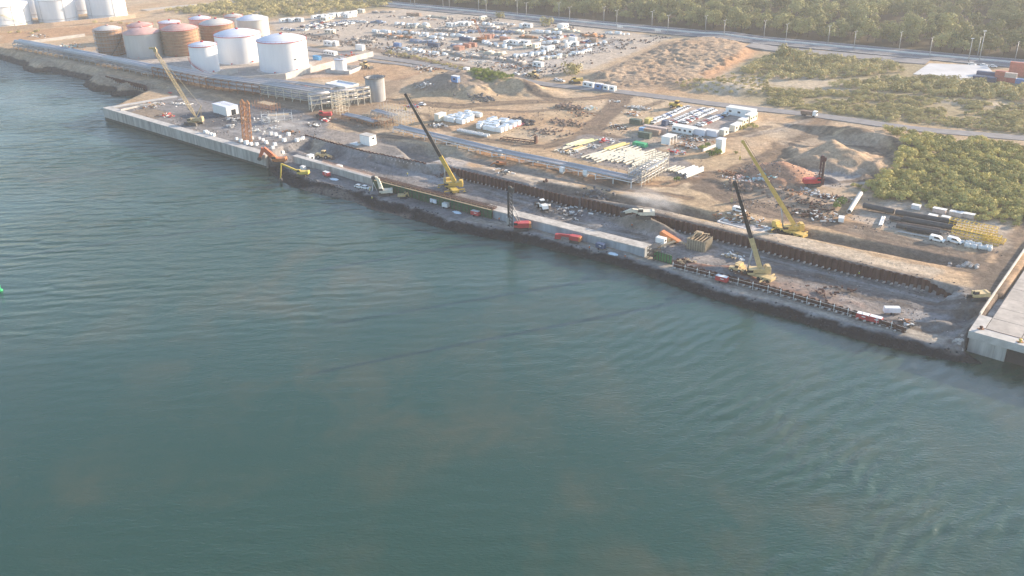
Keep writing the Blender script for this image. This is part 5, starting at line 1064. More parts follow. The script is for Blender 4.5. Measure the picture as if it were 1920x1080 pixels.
# ------------------------------------------------------------------ white blocks, crates, bags
def make_block(d=1.7):
    t = thing('concrete_block', 'block', 'block'); q = MB(); q.box((0, 0, d/2), (d, d, d), 0, .97); q.build('block', M['white'], t); q = MB(); q.bar((-.3, 0, d), (-.3, 0, d+.25), .08); q.bar((.3, 0, d), (.3, 0, d+.25), .08); q.bar((-.3, 0, d+.25), (.3, 0, d+.25), .08); q.build('lifting_loop', M['rust'], t); return t
for i, (x, y) in enumerate([(444, 262), (452, 266), (462, 270), (471, 272), (482, 273), (473, 261), (487, 261), (493, 264), (499, 268), (500, 270), (509, 253), (517, 254.5), (525, 258), (533, 265), (541, 254), (516, 273), (529, 280), (568, 261), (557, 265), (565, 267), (386, 250), (391, 251), (396, 253), (401, 255), (512, 279)]):
    g = 'white concrete blocks on the quay'; l = 'white concrete block lying on the quay near the rusty columns' if i < 20 or i == 24 else 'white concrete block in the short row on the quay wall edge'
    place(('block',), make_block, G(x, y), YS+random.uniform(-.3, .3), l, g if i < 20 or i == 24 else 'white blocks on the quay wall edge', random.uniform(.65, 1.0))
def make_crate(m, L=2.4, W_=2.2, H_=2.2):
    t = thing('equipment_crate', 'crate', 'crate'); q = MB(); q.box((0, 0, H_/2+.1), (L, W_, H_-.1)); q.build('casing', m, t); q = MB(); q.box((0, 0, H_+.08), (L+.1, W_+.1, .1)); q.build('lid', mat('bluish_cover', (.42, .50, .58), .6), t); q = MB(); q.box((0, 0, .05), (L*.9, W_, .12)); q.build('pallet', M['wood'], t); return t
def crates(px0, px1, nx, ny, dx, dy, m, label, group, key, mk, jit=.25, skip=.0, rz=None):
    a = G(*px0); b = G(*px1); d = (b-a)[:2]; L = np.linalg.norm(d); d /= L; nn = np.array([-d[1], d[0]]); r = math.atan2(d[1], d[0]) if rz is None else rz
    for j in range(ny):
        for i in range(nx):
            if random.random() < skip: continue
            p = a[:2]+d*(L*i/max(1, nx-1)+random.uniform(-jit, jit))+nn*(dy*j+random.uniform(-jit, jit)); place(key, mk, drop(*p), r+random.uniform(-.06, .06), label, group, random.uniform(.88, 1.12))
crates((838, 227), (866, 232), 6, 5, 3, 3.6, None, 'white crate in the left block of the white crate stack', 'white crates, left block', ('crate', 1), lambda: make_crate(M['white']), skip=.1)
crates((894, 240), (938, 248), 9, 5, 3, 3.6, None, 'white crate in the right block of the white crate stack', 'white crates, right block', ('crate', 1), lambda: make_crate(M['white']), skip=.1)
def make_bag():
    t = thing('bulk_bag', 'bag', 'bag'); q = MB(); q.lathe([(.05, .02), (.42, 0), (.52, .3), (.5, .75), (.36, 1.0), (.1, 1.08), (.02, 1.05)], 10); q.build('sack', M['bag'], t); q = MB()
    for s_ in (-1, 1): q.bar((s_*.3, s_*.2, .95), (s_*.22, s_*.1, 1.3), .06)
    q.build('loops', M['bag'], t); return t
crates((858, 246), (913, 257), 22, 2, 1, 1.5, None, 'white bulk bag in the long double line in front of the white crates', 'white bulk bags in a line', ('bag',), make_bag, jit=.12)
crates((1803, 461), (1856, 470), 9, 2, 1, 2.0, None, 'grey white bulk bag in front of the yellow reinforcement cages', 'white bulk bags by the cages', ('bag2',), make_bag, jit=.35, skip=.15)
for o in [o for o in COL.objects if o.get('group') == 'white bulk bags by the cages']: o.scale = [s*1.35 for s in o.scale]
# ------------------------------------------------------------------ pipes and beams
def make_pipe(L, r, m, hollow=True):
    t = thing('steel_pipe', 'pipe', 'pipe'); q = MB(); vs = []; fs = []; n = 14
    for x, rr in ((-L/2, r*.82), (-L/2, r), (L/2, r), (L/2, r*.82), (-L/2, r*.82)):
        for i in range(n): A = 2*math.pi*i/n; vs.append((x, rr*math.cos(A), r+rr*math.sin(A)))
    for k in range(4):
        for i in range(n): j = (i+1) % n; fs.append((k*n+i, k*n+j, (k+1)*n+j, (k+1)*n+i))
    q._add(vs, fs, False); q.build('pipe', m, t); q = MB()
    for x in (-L*.3, L*.3): q.box((x, 0, .02), (.3, r*2.6, .22))
    q.build('chocks', M['wood'], t); return t
def pipe_px(p, q_, r, m, label, group=None, dz=0):
    a = G(*p); b = G(*q_); d = (b-a)[:2]; L = float(np.linalg.norm(d)); c = (a+b)/2; c[2] = max(hz(*c[:2]), a[2], b[2])+.12+dz; o = make_pipe(L, r, m); o.location = c; o.rotation_euler = (0, 0, math.atan2(d[1], d[0])); o['label'] = label
    if group: o['group'] = group
    return o
pipe_px((1591, 402), (1613, 367), .85, M['tankgrey'], 'big single pale pipe lying alone beside the white van')
pipe_px((1648, 425), (1654, 409), .35, M['white'], 'white pipe, left one of a pair by the dark pipes', 'pairs of white pipes'); pipe_px((1652, 425), (1658, 409), .35, M['white'], 'white pipe, right one of a pair by the dark pipes', 'pairs of white pipes')
DP = 'long dark pipes in the pipe yard'
pipe_px((1618, 391), (1675, 402), 1.0, M['pile'], 'long dark pipe, the uppermost left length in the pipe yard', DP); pipe_px((1678, 403), (1792, 424), 1.0, M['pile'], 'very long dark pipe ending at the yellow cages', DP); pipe_px((1668, 413), (1690, 417), .8, M['pile'], 'short dark pipe with a pale end beside the white pipe pair', DP); pipe_px((1692, 416), (1786, 433), 1.0, M['pile'], 'long dark pipe in the middle of the pipe yard', DP); pipe_px((1681, 424), (1762, 436), .75, M['pilebrown'], 'brownish dark pipe behind the lowest of the dark pipes', DP); pipe_px((1680, 427), (1760, 441), .75, M['pile'], 'lowest dark pipe with a shaded mat behind it', DP)
pipe_px((1684, 436), (1745, 447), .25, M['steel'], 'thin grey pipe along the front of the pipe yard', DP); pipe_px((1700, 433), (1764, 445), .6, M['black'], 'black pipe lying just above the thin grey one', DP)
def cluster(px, n, L, r, m, label, group, rz, spread, key, sq=False):
    a = G(*px); ca, sa = math.cos(rz), math.sin(rz)
    for k in range(n):
        v = (k-(n-1)/2)*spread; u = random.uniform(-.15, .15)*L; p = (a[0]-sa*v+ca*u, a[1]+ca*v+sa*u)
        place((key, L, r, m.name), lambda: make_pipe(L, r, m), drop(*p)+np.array([0, 0, .12]), rz+random.uniform(-.03, .03), label, group)
PB = YT-.12
WP = 'white pipes in the pipe field'
for i, (x, y, n, L) in enumerate([(1122, 296, 5, 10), (1136, 293, 5, 12), (1150, 294, 5, 12), (1165, 297, 4, 10), (1178, 291, 5, 13), (1193, 291, 4, 11), (1196, 303, 6, 14), (1210, 299, 4, 15), (1222, 293, 5, 14), (1216, 309, 4, 12), (1160, 283, 4, 8), (1178, 280, 3, 9), (1232, 304, 3, 9)]):
    cluster((x, y), n, L, .42, M['palewood'], 'pale cream pipe lying in the crowded middle of the pipe field', WP, PB+random.uniform(-.08, .08), 2.3, 'pp')
cluster((1268, 319), 4, 8, .4, M['palewood'], 'pale pipe in the small bundle between the pipe bridge and the road bend', 'small bundle of pale pipes', PB, 1.7, 'pp'); cluster((1295, 324), 4, 12, .62, M['bag'], 'thick cream pipe in the bundle nearest the road bend', 'bundle of thick cream pipes', PB, 1.95, 'pp')
cluster((1085, 268), 4, 12, .3, mat('pale_lime', (.62, .66, .40), .6), 'pale lime pipe at the upper left of the pipe field', 'lime coloured pipes', PB, .9, 'pp'); cluster((1097, 268), 4, 13, .3, M['lime'], 'yellow green pipe beside the pale lime ones', 'lime coloured pipes', PB, .9, 'pp'); cluster((1152, 277), 4, 14, .35, M['beamyel'], 'bright yellow pipe by the green netting', 'yellow pipes', PB, .9, 'pp')
cluster((1060, 278), 2, 14, .25, M['palewood'], 'thin pale pipe alone at the left of the pipe field', 'thin pale pipes', PB, 1.2, 'pp'); cluster((1079, 280), 2, 12, .28, mat('pale_orange', (.68, .45, .22), .6), 'orange tinted pipe between the thin pale ones', 'orange tinted pipes', PB, 1.2, 'pp'); cluster((1088, 281), 2, 15, .25, M['palewood'], 'thin pale pipe right of the orange tinted pipes', 'thin pale pipes by the orange ones', PB, 1.2, 'pp')
w = G(1200, 274); t = thing('net_stack', 'stack of pallets under bright green netting', 'stack', w, YS); q = MB(); q.box((0, 0, .9), (7, 3, 1.7), 0, .9); q.build('netting', M['netgreen'], t); q = MB()
for k in range(5): q.box((-2.8+k*1.4, 0, .06), (.4, 3.2, .14))
q.build('pallets', M['wood'], t)
def heap(name, label, cat, px, n, spread, r, m, group=None, flat=.7, sy=.6):
    w = G(*px); t = thing(name, label, cat, w, YS, group); q = MB()
    for k in range(n):
        x = random.gauss(0, spread*.4); y = random.gauss(0, spread*.4*sy); rr = r*random.uniform(.5, 1.3); z = hz(w[0]+x*math.cos(YS)-y*math.sin(YS), w[1]+x*math.sin(YS)+y*math.cos(YS))-w[2]; q.lump((x, y, z+rr*.35), rr, 7, .35, flat)
    q.build('rubble' if name != 'scrap_heap' else 'scrap', m, t); return t
def scrap(label, px, n, spread, mats_, group='scrap and steel offcuts', L=2.5):
    n = max(6, int(n*.62)); spread *= .72; L *= .85
    w = G(*px); t = thing('scrap_heap', label, 'scrap heap', w, YS, group)
    for mi_, m in enumerate(mats_):
        q = MB()
        for k in range(n):
            x = random.gauss(0, spread*.45); y = random.gauss(0, spread*.27); a = random.uniform(0, 6.28); l = random.uniform(.4, 1)*L; z = hz(w[0]+x*math.cos(YS)-y*math.sin(YS), w[1]+x*math.sin(YS)+y*math.cos(YS))-w[2]+random.uniform(.1, .9)
            if random.random() < .6: q.bar((x-math.cos(a)*l/2, y-math.sin(a)*l/2, z+random.uniform(-.3, .3)), (x+math.cos(a)*l/2, y+math.sin(a)*l/2, z), random.uniform(.15, .45))
            else: q.box((x, y, z), (random.uniform(.4, 1.2), random.uniform(.3, 1.0), random.uniform(.2, .8)), a)
        q.build(['scrap', 'pale_scrap', 'mixed_scrap'][mi_], m, t)
    return t
R_, Pp, Dk = M['rust'], M['bag'], M['dark']
for l, p, n, s_, ms in [
 ('heap of pinkish white scrap beside the tip of the dark crane boom', (1392, 337), 40, 11, [mat('pink_scrap', (.55, .36, .30), .8), Pp]), ('pile of rusty steel offcuts left of the pinkish heap', (1372, 328), 30, 9, [R_, M['rustlight']]),
 ('pale scrap strewn beside the tan crane boom', (1428, 336), 30, 9, [Pp, M['teal']]), ('pale drums and pipes at the foot of the dark red rig', (1528, 362), 26, 8, [M['steel'], Pp]), ('rusty steel pieces spread below the dark red rig', (1508, 382), 40, 16, [R_, Dk]),
 ('long rusty beams scattered beside the drums', (1482, 360), 26, 12, [M['rustlight'], Dk]), ('mixed red and white scrap by the roadside near the single van', (1530, 405), 40, 11, [R_, Pp, Dk]), ('dark red scrap left of the mixed scrap by the roadside', (1500, 404), 18, 5, [R_]), ('grey and rust scrap near the yellow bush', (1560, 372), 30, 9, [Dk, Pp, R_]), ('rusty steel clumps in the middle of the scrap ground', (1540, 392), 30, 10, [R_, Dk]),
 ('mixed scrap below the white frame shed', (1290, 275), 40, 13, [M['rustlight'], Pp, Dk]), ('red and white scrap beside the dirt road bend', (1268, 286), 26, 6, [M['red'], Pp]), ('site clutter in front of the long office cabins', (1305, 262), 36, 12, [Dk, Pp, M['rustlight']]),
 ('grey white scrap piled beside the dirt road by the yellow loader', (1200, 203), 50, 10, [Pp, M['concdark']]), ('brown scrap heap with planks by the road into the car park', (1185, 214), 26, 9, [M['rustlight'], Pp]), ('teal and white sheets at the roadside below the inner road', (1102, 204), 22, 9, [M['teal'], Pp]), ('white panels stacked beside the dirt road junction', (1152, 191), 18, 5, [Pp]),
 ('rusty bundles lying by the end of the pipe field', (1160, 240), 24, 9, [R_, Dk, Pp]), ('thin rusty bars on tan ground above the pipe field', (1085, 215), 22, 10, [Dk, M['rustlight']]), ('red and white clutter at the top of the pipe field', (1140, 265), 30, 8, [M['red'], Pp]), ('dark clutter along the left of the pipe field', (1070, 287), 26, 8, [Dk, Pp]), ('grey clutter between white pipes and lime pipes', (1112, 276), 24, 7, [M['concdark'], Pp]),
 ('white and dark clutter behind the crates by the cabin', (820, 236), 30, 8, [Dk, Pp, M['silver']]), ('crowded pale clutter along the road by the dark heap', (800, 130), 60, 16, [Pp, Dk, M['rustlight']]), ('pale crates and sacks beside the dark heap', (795, 160), 34, 8, [Pp, M['steel']]), ('long low timber pile by the blue and white cabin', (830, 142), 26, 9, [M['palewood'], Dk]),
 ('crates with a blue cover in front of the concrete silo', (775, 200), 26, 7, [M['blue'], Pp, M['red']]), ('dark heap of steel behind the rusty columns', (440, 225), 36, 12, [Dk, M['concdark'], Pp]), ('pale sheets on the deck in front of the rusty columns', (433, 238), 16, 5, [Pp, M['steel']]), ('long pale planks lying behind the white blocks', (480, 246), 20, 12, [Pp, M['palewood']]), ('white planks laid on the quay beyond the blocks', (520, 242), 16, 10, [Pp]),
 ('rusty steel and red tarpaulin near the crawler crane', (312, 217), 24, 8, [M['red'], M['rustlight'], Pp]), ('timber and rust along the quay return wall', (285, 198), 40, 13, [M['rustlight'], M['wood'], Pp]), ('pale clutter on the quay behind the crawler crane', (340, 196), 26, 12, [Pp, M['steel']]), ('red machine parts on the bank by the quay return', (319, 175), 14, 3, [M['red']]),
 ('dark clutter under the white scaffold frame', (500, 226), 36, 11, [Dk, Pp]), ('white clutter on dusty ground by the red excavator', (592, 236), 24, 7, [Pp, Dk]), ('red and cream clutter beside the cross pipe rack', (612, 226), 24, 6, [M['red'], Pp]), ('rusty piles in the dusty hollow beside the box building', (540, 248), 18, 7, [Dk, M['rustlight']]),
 ('red pipe bundles behind the long bund wall', (660, 106), 60, 16, [M['red'], M['rustlight']]), ('orange and red clutter by the second pipe rack', (575, 160), 30, 8, [M['orange'], M['red'], Pp]), ('white clutter in front of the biggest white tank', (490, 154), 40, 14, [Pp, M['steel']]), ('pipe spools between the tanks and the ducts', (290, 136), 40, 14, [Pp, M['steel']]), ('pale boxes on the ground between the ducts and big white tanks', (70, 68), 30, 14, [Pp, Dk]), ('pale clutter beside the insulated ducts', (130, 88), 50, 22, [Pp, M['teal'], M['rustlight']]),
 ('rusty cage bundle standing on the pit floor by the green formwork', (828, 331), 20, 4, [R_]), ('debris on the wet pit floor beside the bulldozer', (1065, 398), 40, 14, [Dk, M['concdark'], Pp]), ('timber and rubble on the gravel heap in the pit', (1375, 483), 26, 6, [M['wood'], Pp]), ('rusty cut steel beams in the front trench', (1545, 553), 26, 9, [R_]), ('rust brown bent steel frame lying on the pit gravel', (1590, 545), 12, 4, [R_]), ('rubble and planks where the rusty trench ends', (1700, 606), 24, 4, [Dk, M['rustlight'], Pp]), ('reinforcement offcuts beside the trench by the formwork panel', (1280, 490), 24, 5, [R_, M['wood']]),
 ('white sacks on the bench above the rear sheet piles', (945, 322), 18, 7, [Pp, Dk]), ('rusty bars on the tan bench above the sheet piles', (1022, 342), 10, 5, [R_]), ('debris on the old concrete pad behind the sheet piles', (1385, 412), 46, 13, [M['rustlight'], Pp, Dk])]:
    scrap(l, p, n, s_, ms)
w = G(1388, 419); pp_ = [P(*p) for p in [(1346, 411), (1362, 402), (1448, 424), (1424, 432)]]; t = thing('concrete_pad', 'pale broken concrete pad covered with debris behind the sheet piles', 'slab', w); q = MB(); q.slab([(p[0]-w[0], p[1]-w[1]) for p in pp_], -.8, .22); q.build('slab', M['palestone'], t); q = MB()
for a, b in zip(pp_, pp_[1:]+pp_[:1]): q.bar((a[0]-w[0], a[1]-w[1], .3), (b[0]-w[0], b[1]-w[1], .3), .5)
q.build('kerb', M['bag'], t)
for l, p, n, s_, r_, m in [('pile of dark grey rocks on the bench above the rear sheet piles', (1120, 368), 50, 9, .7, M['stone']), ('rubble of pale broken concrete at the end of the rear haul road', (1815, 498), 30, 6, .6, M['palestone']), ('brown rubble mound left of the scrap ground', (1400, 352), 40, 12, .8, M['rubble']), ('pale rocks at the corner of the jetty', (1808, 640), 26, 4, .5, M['palestone']), ('dark brown soil clods in a low row on tan ground', (1063, 231), 60, 13, .7, M['rubble']), ('long brown soil ridge on tan ground below the dark heap', (1027, 247), 60, 16, .6, M['rubble']), ('twin dark brown soil heaps above the brown clods', (1068, 202), 50, 9, 1.1, M['rubble']), ('dark heap under a pink sheet beside the white crates', (978, 228), 50, 9, 1.1, M['bushrock']), ('grey stone heap below the dark dumped soil', (905, 186), 50, 12, .7, M['stone'])]:
    heap('rubble_heap', l, 'rubble', p, n, s_, r_, m, 'rubble heaps')
w = G(970, 236); t = thing('tarpaulin', 'pinkish red sheet spread on tan ground beside the white crates', 'tarpaulin', w, YT-.1); q = MB(); vs = []
for i in range(9):
    for j in range(5): vs.append((i*1.5-6, j*.9-1.8, .25+random.uniform(0, .35)))
q._add(vs, [(i*5+j, (i+1)*5+j, (i+1)*5+j+1, i*5+j+1) for i in range(8) for j in range(4)]); q.build('sheet', mat('pink_sheet', (.55, .16, .16), .7), t); q = MB(); q.lump((5.4, 0, .3), .6); q.build('weight', M['stone'], t)
for l, p, sx in [('white plastic sheet spread by the green formwork', (857, 399), 4.4), ('crumpled white sheet beside the smooth wall', (1150, 477), 4.0), ('pale blue sheet lying beside the red generator below the older wall', (627, 337), 5.0)]:
    w = G(*p); o_ = MB(); n = 26; vs = [(0, 0, .5)]
    for ring, f in ((1, .55), (2, 1)):
        for i in range(n): A = 2*math.pi*i/n; rr = f*sx/2*(1+random.uniform(-.12, .12)); vs.append((rr*math.cos(A), rr*.5*math.sin(A), (.4 if ring == 1 else .03)+random.uniform(0, .18)))
    o_._add(vs, [(0, 1+i, 1+(i+1) % n) for i in range(n)]+[(1+i, 1+n+i, 1+n+(i+1) % n, 1+(i+1) % n) for i in range(n)]); o = o_.build('plastic_sheet', M['sheet'], None, w, YS); tag(o, l, 'sheet', 'plastic sheets on the berm')
# rails frame with a red end post
a = G(938, 262); b = G(1004, 270); d = (b-a)[:2]; L = np.linalg.norm(d)
t = thing('steel_cradle', 'long dark steel frame on the ground with a rust red end post', 'steel frame', a, math.atan2(d[1], d[0])); q = MB()
for y in (0, 3): q.bar((0, y, .6), (L, y, .6), .35)
for k in range(7): q.bar((L*k/6, 0, .6), (L*k/6, 3, .6), .25); q.bar((L*k/6, 0, 0), (L*k/6, 0, .6), .25)
q.build('frame', M['rust'], t); q = MB(); q.box((L-.5, 1.5, 1.7), (1.2, 1.4, 3.4)); q.build('end_post', M['rust'], t)
# yellow reinforcement cages
for k, (x, y, L, l) in enumerate([(1822, 434, 15, 'yellow reinforcement cage, rear one of two beside the white bags'), (1828, 450, 15, 'yellow reinforcement cage, front one of two beside the white bags'), (1862, 452, 7, 'short rusty yellow cage at the end of the two big ones')]):
    w = G(x, y); t = thing('reinforcement_cage', l, 'cage', w, YS-.02, 'yellow reinforcement cages'); q = MB(); n = int(L/1.5); hh = 3.0 if k < 2 else 1.2
    for i in range(n+1):
        X_ = -L/2+L*i/n
        for y_ in (-1.4, 1.4): q.bar((X_, y_, 0), (X_+.2, y_, hh+.5*(i % 2)), .13)
        q.bar((X_, -1.4, hh*.5), (X_, 1.4, hh*.5), .12); q.bar((X_, -1.4, hh), (X_, 1.4, hh), .14)
    for z in np.linspace(.2, hh, 4):
        for y_ in (-1.4, 1.4): q.bar((-L/2, y_, z), (L/2, y_, z), .14)
    q.build('bars', mat('cage_yellow', (.55, .38, .05), .7, var=.4), t); q = MB(); q.box((0, 0, .12), (L, 2.2, .2)); q.build('sleepers', M['wood'], t)
# pale boxes behind the dark pipes
for k, (x, y, L, m, l) in enumerate([(1717, 392, 3.0, M['bag'], 'pale box at the left of the row behind the dark pipes'), (1761, 399, 4.6, M['contpale'], 'rounded brownish tank in the row behind the dark pipes'), (1792, 405, 4.4, M['palestone'], 'pale crate, third of the row behind the dark pipes'), (1813, 408, 4.8, M['palestone'], 'pale crate nearest the bushes in the row behind the dark pipes'), (1748, 411, 3, M['cream'], 'cream block standing right behind the longest dark pipe'), (1772, 414, 2.8, M['cream'], 'cream block standing behind the end of the longest dark pipe')]):
    w = G(x, y); t = thing('storage_box', l, 'box', w, YS, 'pale boxes behind the dark pipes'); q = MB(); q.box((0, 0, .85), (L, 2.0, 1.5), 0, .95); q.build('casing', m, t); q = MB(); q.box((0, 0, 1.65), (L+.1, 2.1, .12)); q.build('lid', M['bag'], t)
# red containers by the highway
CO = 'containers by the highway'
for k, (x, y, m, dz, L, l) in enumerate([(1845, 152, M['contnavy'], 0, 12.2, 'dark blue container, leftmost by the concrete apron'), (1852, 143, M['contnavy'], 0, 12.2, 'dark blue container behind the leftmost one'), (1875, 152, M['contorange'], 0, 6.06, 'lower orange red container of the left stack'), (1875, 150, M['contorange'], 2.62, 6.06, 'upper orange red container of the left stack'), (1893, 154, mat('cont_maroon', (.40, .12, .10), .6), 0, 6.06, 'maroon container in front of the tall orange stack'), (1893, 154, M['contpale'], 2.62, 6.06, 'pale pink container on top of the maroon one'), (1912, 143, M['contorange'], 0, 12.2, 'lowest orange red container of the tall stack at the right edge'), (1912, 143, M['contorange'], 2.62, 12.2, 'middle orange red container of the tall stack at the right edge'), (1912, 143, M['contorange'], 5.24, 12.2, 'topmost orange red container of the tall stack at the right edge'), (1926, 158, M['blue'], 0, 12.2, 'blue container cut by the right edge')]):
    container((x, y), YS, l, L, m, CO, dz)
ap = [(1712, 140), (1742, 120), (1850, 124), (1870, 146), (1800, 152)]; q = MB(); zz = max(hz(*p[:2]) for p in W2(ap))+.2; q.slab(W2(ap), zz-1.5, zz); struct(q.build('concrete_apron', mat('apron', (.50, .49, .48), .9, var=.12, scale=.1)))
for k, (x, y) in enumerate([(1823, 122), (1845, 124), (1862, 126)]): car('white', (x, y), YS, ['white car, left one of three parked behind the concrete apron', 'white car, middle one of three parked behind the concrete apron', 'white car, right one of three parked behind the concrete apron'][k], 'cars behind the concrete apron')
# dump truck on the inner road
w = G(1517, 218); t = thing('dump_truck', 'brown and white tipper truck driving on the inner road', 'truck', w, YS); wheels(t, (-3.0, -1.8, 2.6), 1.05, .5, .4, False); q = MB(); q.prism([(-4, 1.0), (1.4, 1.0), (1.7, 2.7), (-4.2, 2.6)], -1.25, 1.25); q.build('tipper', M['rubble'], t); q = MB(); q.box((2.9, 0, 1.9), (1.9, 2.4, 2.3), 0, .93); o = q.build('cab', M['white'], t); q = MB(); q.box((3.0, 0, 2.35), (1.85, 2.3, .8), 0, .96); q.build('window', M['glass'], o); q = MB(); q.box((0, 0, .8), (8, 1.0, .3)); q.build('chassis', M['dark'], t)
w = G(600, 88)
# ------------------------------------------------------------------ the far storage yard
FY = 'things in the far storage yard'
def yard_row(p, q_, n, kind, jit=1.5, colour=None, L=6.06, side=None):
    a = G(*p); b = G(*q_)
    for k in range(n):
        w = a+(b-a)*((k+.5)/n); w = drop(w[0]+random.uniform(-jit, jit), w[1]+random.uniform(-jit, jit)); r = YS+random.uniform(-.08, .08)
        if kind == 'car':
            c = random.choice(['white']*7+['silver', 'silver', 'black', 'blue', 'red']); car(c, None, r+random.choice([0, math.pi/2]), f'{c} car parked in the far yard beyond the inner road', f'{c} cars in the far yard', far=True, w=w)
        elif kind == 'cabin': place(('fcab', colour or 'w'), lambda: make_cabin(7, 2.8, 2.9, dict(w=M['white'], c=M['cream'])[colour or 'w'], 2), w, r+random.choice([0, math.pi/2]), {'w': 'white cabin in the far yard beyond the inner road', 'c': 'cream cabin in the far yard beyond the inner road'}[colour or 'w'], 'cabins in the far yard')
        elif kind == 'box': container(None, r, f'{colour} container in the far yard beyond the inner road', 6.06, dict(navy=M['contnavy'], brown=M['contbrown'], orange=mat('faded_orange', (.46, .23, .16), .7), white=M['white'], blue=M['blue'])[colour], f'{colour} containers in the far yard', w=w)
        elif kind == 'drum': place(('drumset', colour), lambda: make_bundle(dict(blue=mat('grey_blue_pipe', (.20, .26, .36), .6), steel=M['steel'], rust=M['rustlight'], grey=M['concdark'], pale=M['palewood'])[colour]), w, r+random.choice([0, math.pi/2]), f'{dict(blue="blue grey", steel="pale steel", rust="rusty brown", grey="dark grey", pale="cream")[colour]} stack of pipes in the far yard', f'{colour} pipe stacks in the far yard', random.uniform(.55, 1.0))
        elif kind == 'crate': place(('fcrate',), lambda: make_crate(M['white'], 3, 2.4, 2), w, r, 'white crate in the far yard beyond the inner road', 'white crates in the far yard', random.uniform(.5, 1.0))
def make_bundle(m):
    t = thing('pipe_stack', 'stack', 'pipe stack'); q = MB()
    for j in range(3):
        for i in range(5-j): q.tube((-3.5, (i-(4-j)/2)*.62, .42+j*.53), (3.5, (i-(4-j)/2)*.62, .42+j*.53), .3, 8)
    q.build('pipes', m, t); q = MB()
    for x in (-2.4, 2.4): q.box((x, 0, .05), (.25, 3.4, .16)); q.bar((x, -1.75, 0), (x, -1.75, 1.9), .15); q.bar((x, 1.75, 0), (x, 1.75, 1.9), .15)
    q.build('rack', M['wood'], t); return t
for p, q_, n in [((562, 52), (610, 42), 14), ((575, 54), (640, 44), 15), ((590, 55), (665, 44), 15), ((600, 50), (660, 40), 12), ((640, 40), (690, 42), 9), ((527, 55), (575, 58), 10), ((1008, 76), (1060, 70), 10), ((1015, 72), (1075, 68), 10), ((1080, 82), (1110, 78), 8), ((926, 44), (962, 47), 6)]: yard_row(p, q_, n, 'car', 1.6)
for p, q_, n, c in [((528, 42), (565, 40), 4, 'w'), ((585, 36), (665, 27), 8, 'w'), ((602, 40), (625, 36), 3, 'c'), ((645, 34), (662, 31), 3, 'w'), ((674, 24), (682, 23), 1, 'c'), ((612, 64), (622, 62), 2, 'c'), ((840, 50), (880, 48), 4, 'w'), ((905, 38), (912, 37), 1, 'c'), ((945, 84), (990, 84), 4, 'w'), ((984, 90), (1010, 90), 2, 'c'), ((1020, 96), (1038, 94), 2, 'w'), ((975, 50), (995, 52), 2, 'w'), ((1046, 52), (1062, 53), 2, 'w'), ((1005, 126), (1010, 125), 1, 'w'), ((1060, 88), (1080, 86), 2, 'w')]: yard_row(p, q_, n, 'cabin', 1.2, c)
for p, q_, n, c in [((743, 88), (750, 87), 1, 'blue'), ((806, 87), (822, 88), 2, 'navy'), ((866, 75), (880, 78), 2, 'navy'), ((856, 94), (868, 92), 2, 'orange'), ((873, 90), (890, 86), 2, 'orange'), ((914, 72), (925, 70), 2, 'orange'), ((942, 76), (955, 76), 2, 'orange'), ((765, 30), (785, 30), 3, 'brown'), ((760, 62), (772, 62), 1, 'brown'), ((1070, 76), (1078, 76), 1, 'white'), ((1112, 80), (1118, 76), 1, 'brown')]: yard_row(p, q_, n, 'box', .8, c)
for p, q_, n, c in [((700, 42), (720, 44), 4, 'blue'), ((705, 66), (745, 72), 8, 'grey'), ((725, 68), (765, 72), 7, 'rust'), ((770, 78), (812, 80), 9, 'blue'), ((765, 52), (800, 52), 5, 'pale'), ((800, 56), (860, 60), 12, 'grey'), ((845, 86), (885, 86), 8, 'blue'), ((860, 62), (905, 60), 9, 'blue'), ((915, 60), (960, 62), 10, 'blue'), ((925, 70), (948, 70), 6, 'blue'), ((960, 60), (985, 64), 6, 'pale'), ((978, 70), (1002, 72), 6, 'rust'), ((905, 98), (940, 104), 6, 'pale'), ((880, 106), (925, 112), 8, 'grey'), ((930, 110), (985, 122), 9, 'grey'), ((1040, 56), (1090, 62), 8, 'pale'), ((1090, 66), (1125, 70), 6, 'rust'), ((1000, 116), (1060, 104), 9, 'pale'), ((820, 96), (880, 108), 9, 'grey'), ((660, 74), (700, 80), 6, 'grey'), ((800, 32), (840, 34), 5, 'pale'), ((700, 24), (735, 24), 5, 'grey'), ((900, 52), (930, 54), 5, 'steel')]: yard_row(p, q_, n, 'drum', 1.6, c)
for p, q_, n in [((1066, 104), (1110, 96), 12), ((1020, 112), (1050, 106), 7), ((790, 68), (830, 74), 10), ((770, 62), (800, 66), 7), ((880, 74), (930, 84), 10), ((905, 80), (960, 92), 8), ((1018, 82), (1060, 80), 8), ((1130, 62), (1180, 66), 8), ((750, 92), (840, 104), 12), ((1100, 88), (1140, 80), 7), ((700, 60), (760, 64), 14), ((820, 66), (880, 70), 14), ((740, 46), (800, 48), 14), ((960, 108), (1020, 100), 14), ((860, 42), (930, 48), 12), ((1000, 60), (1050, 64), 12)]: yard_row(p, q_, n, 'crate', 1.8)
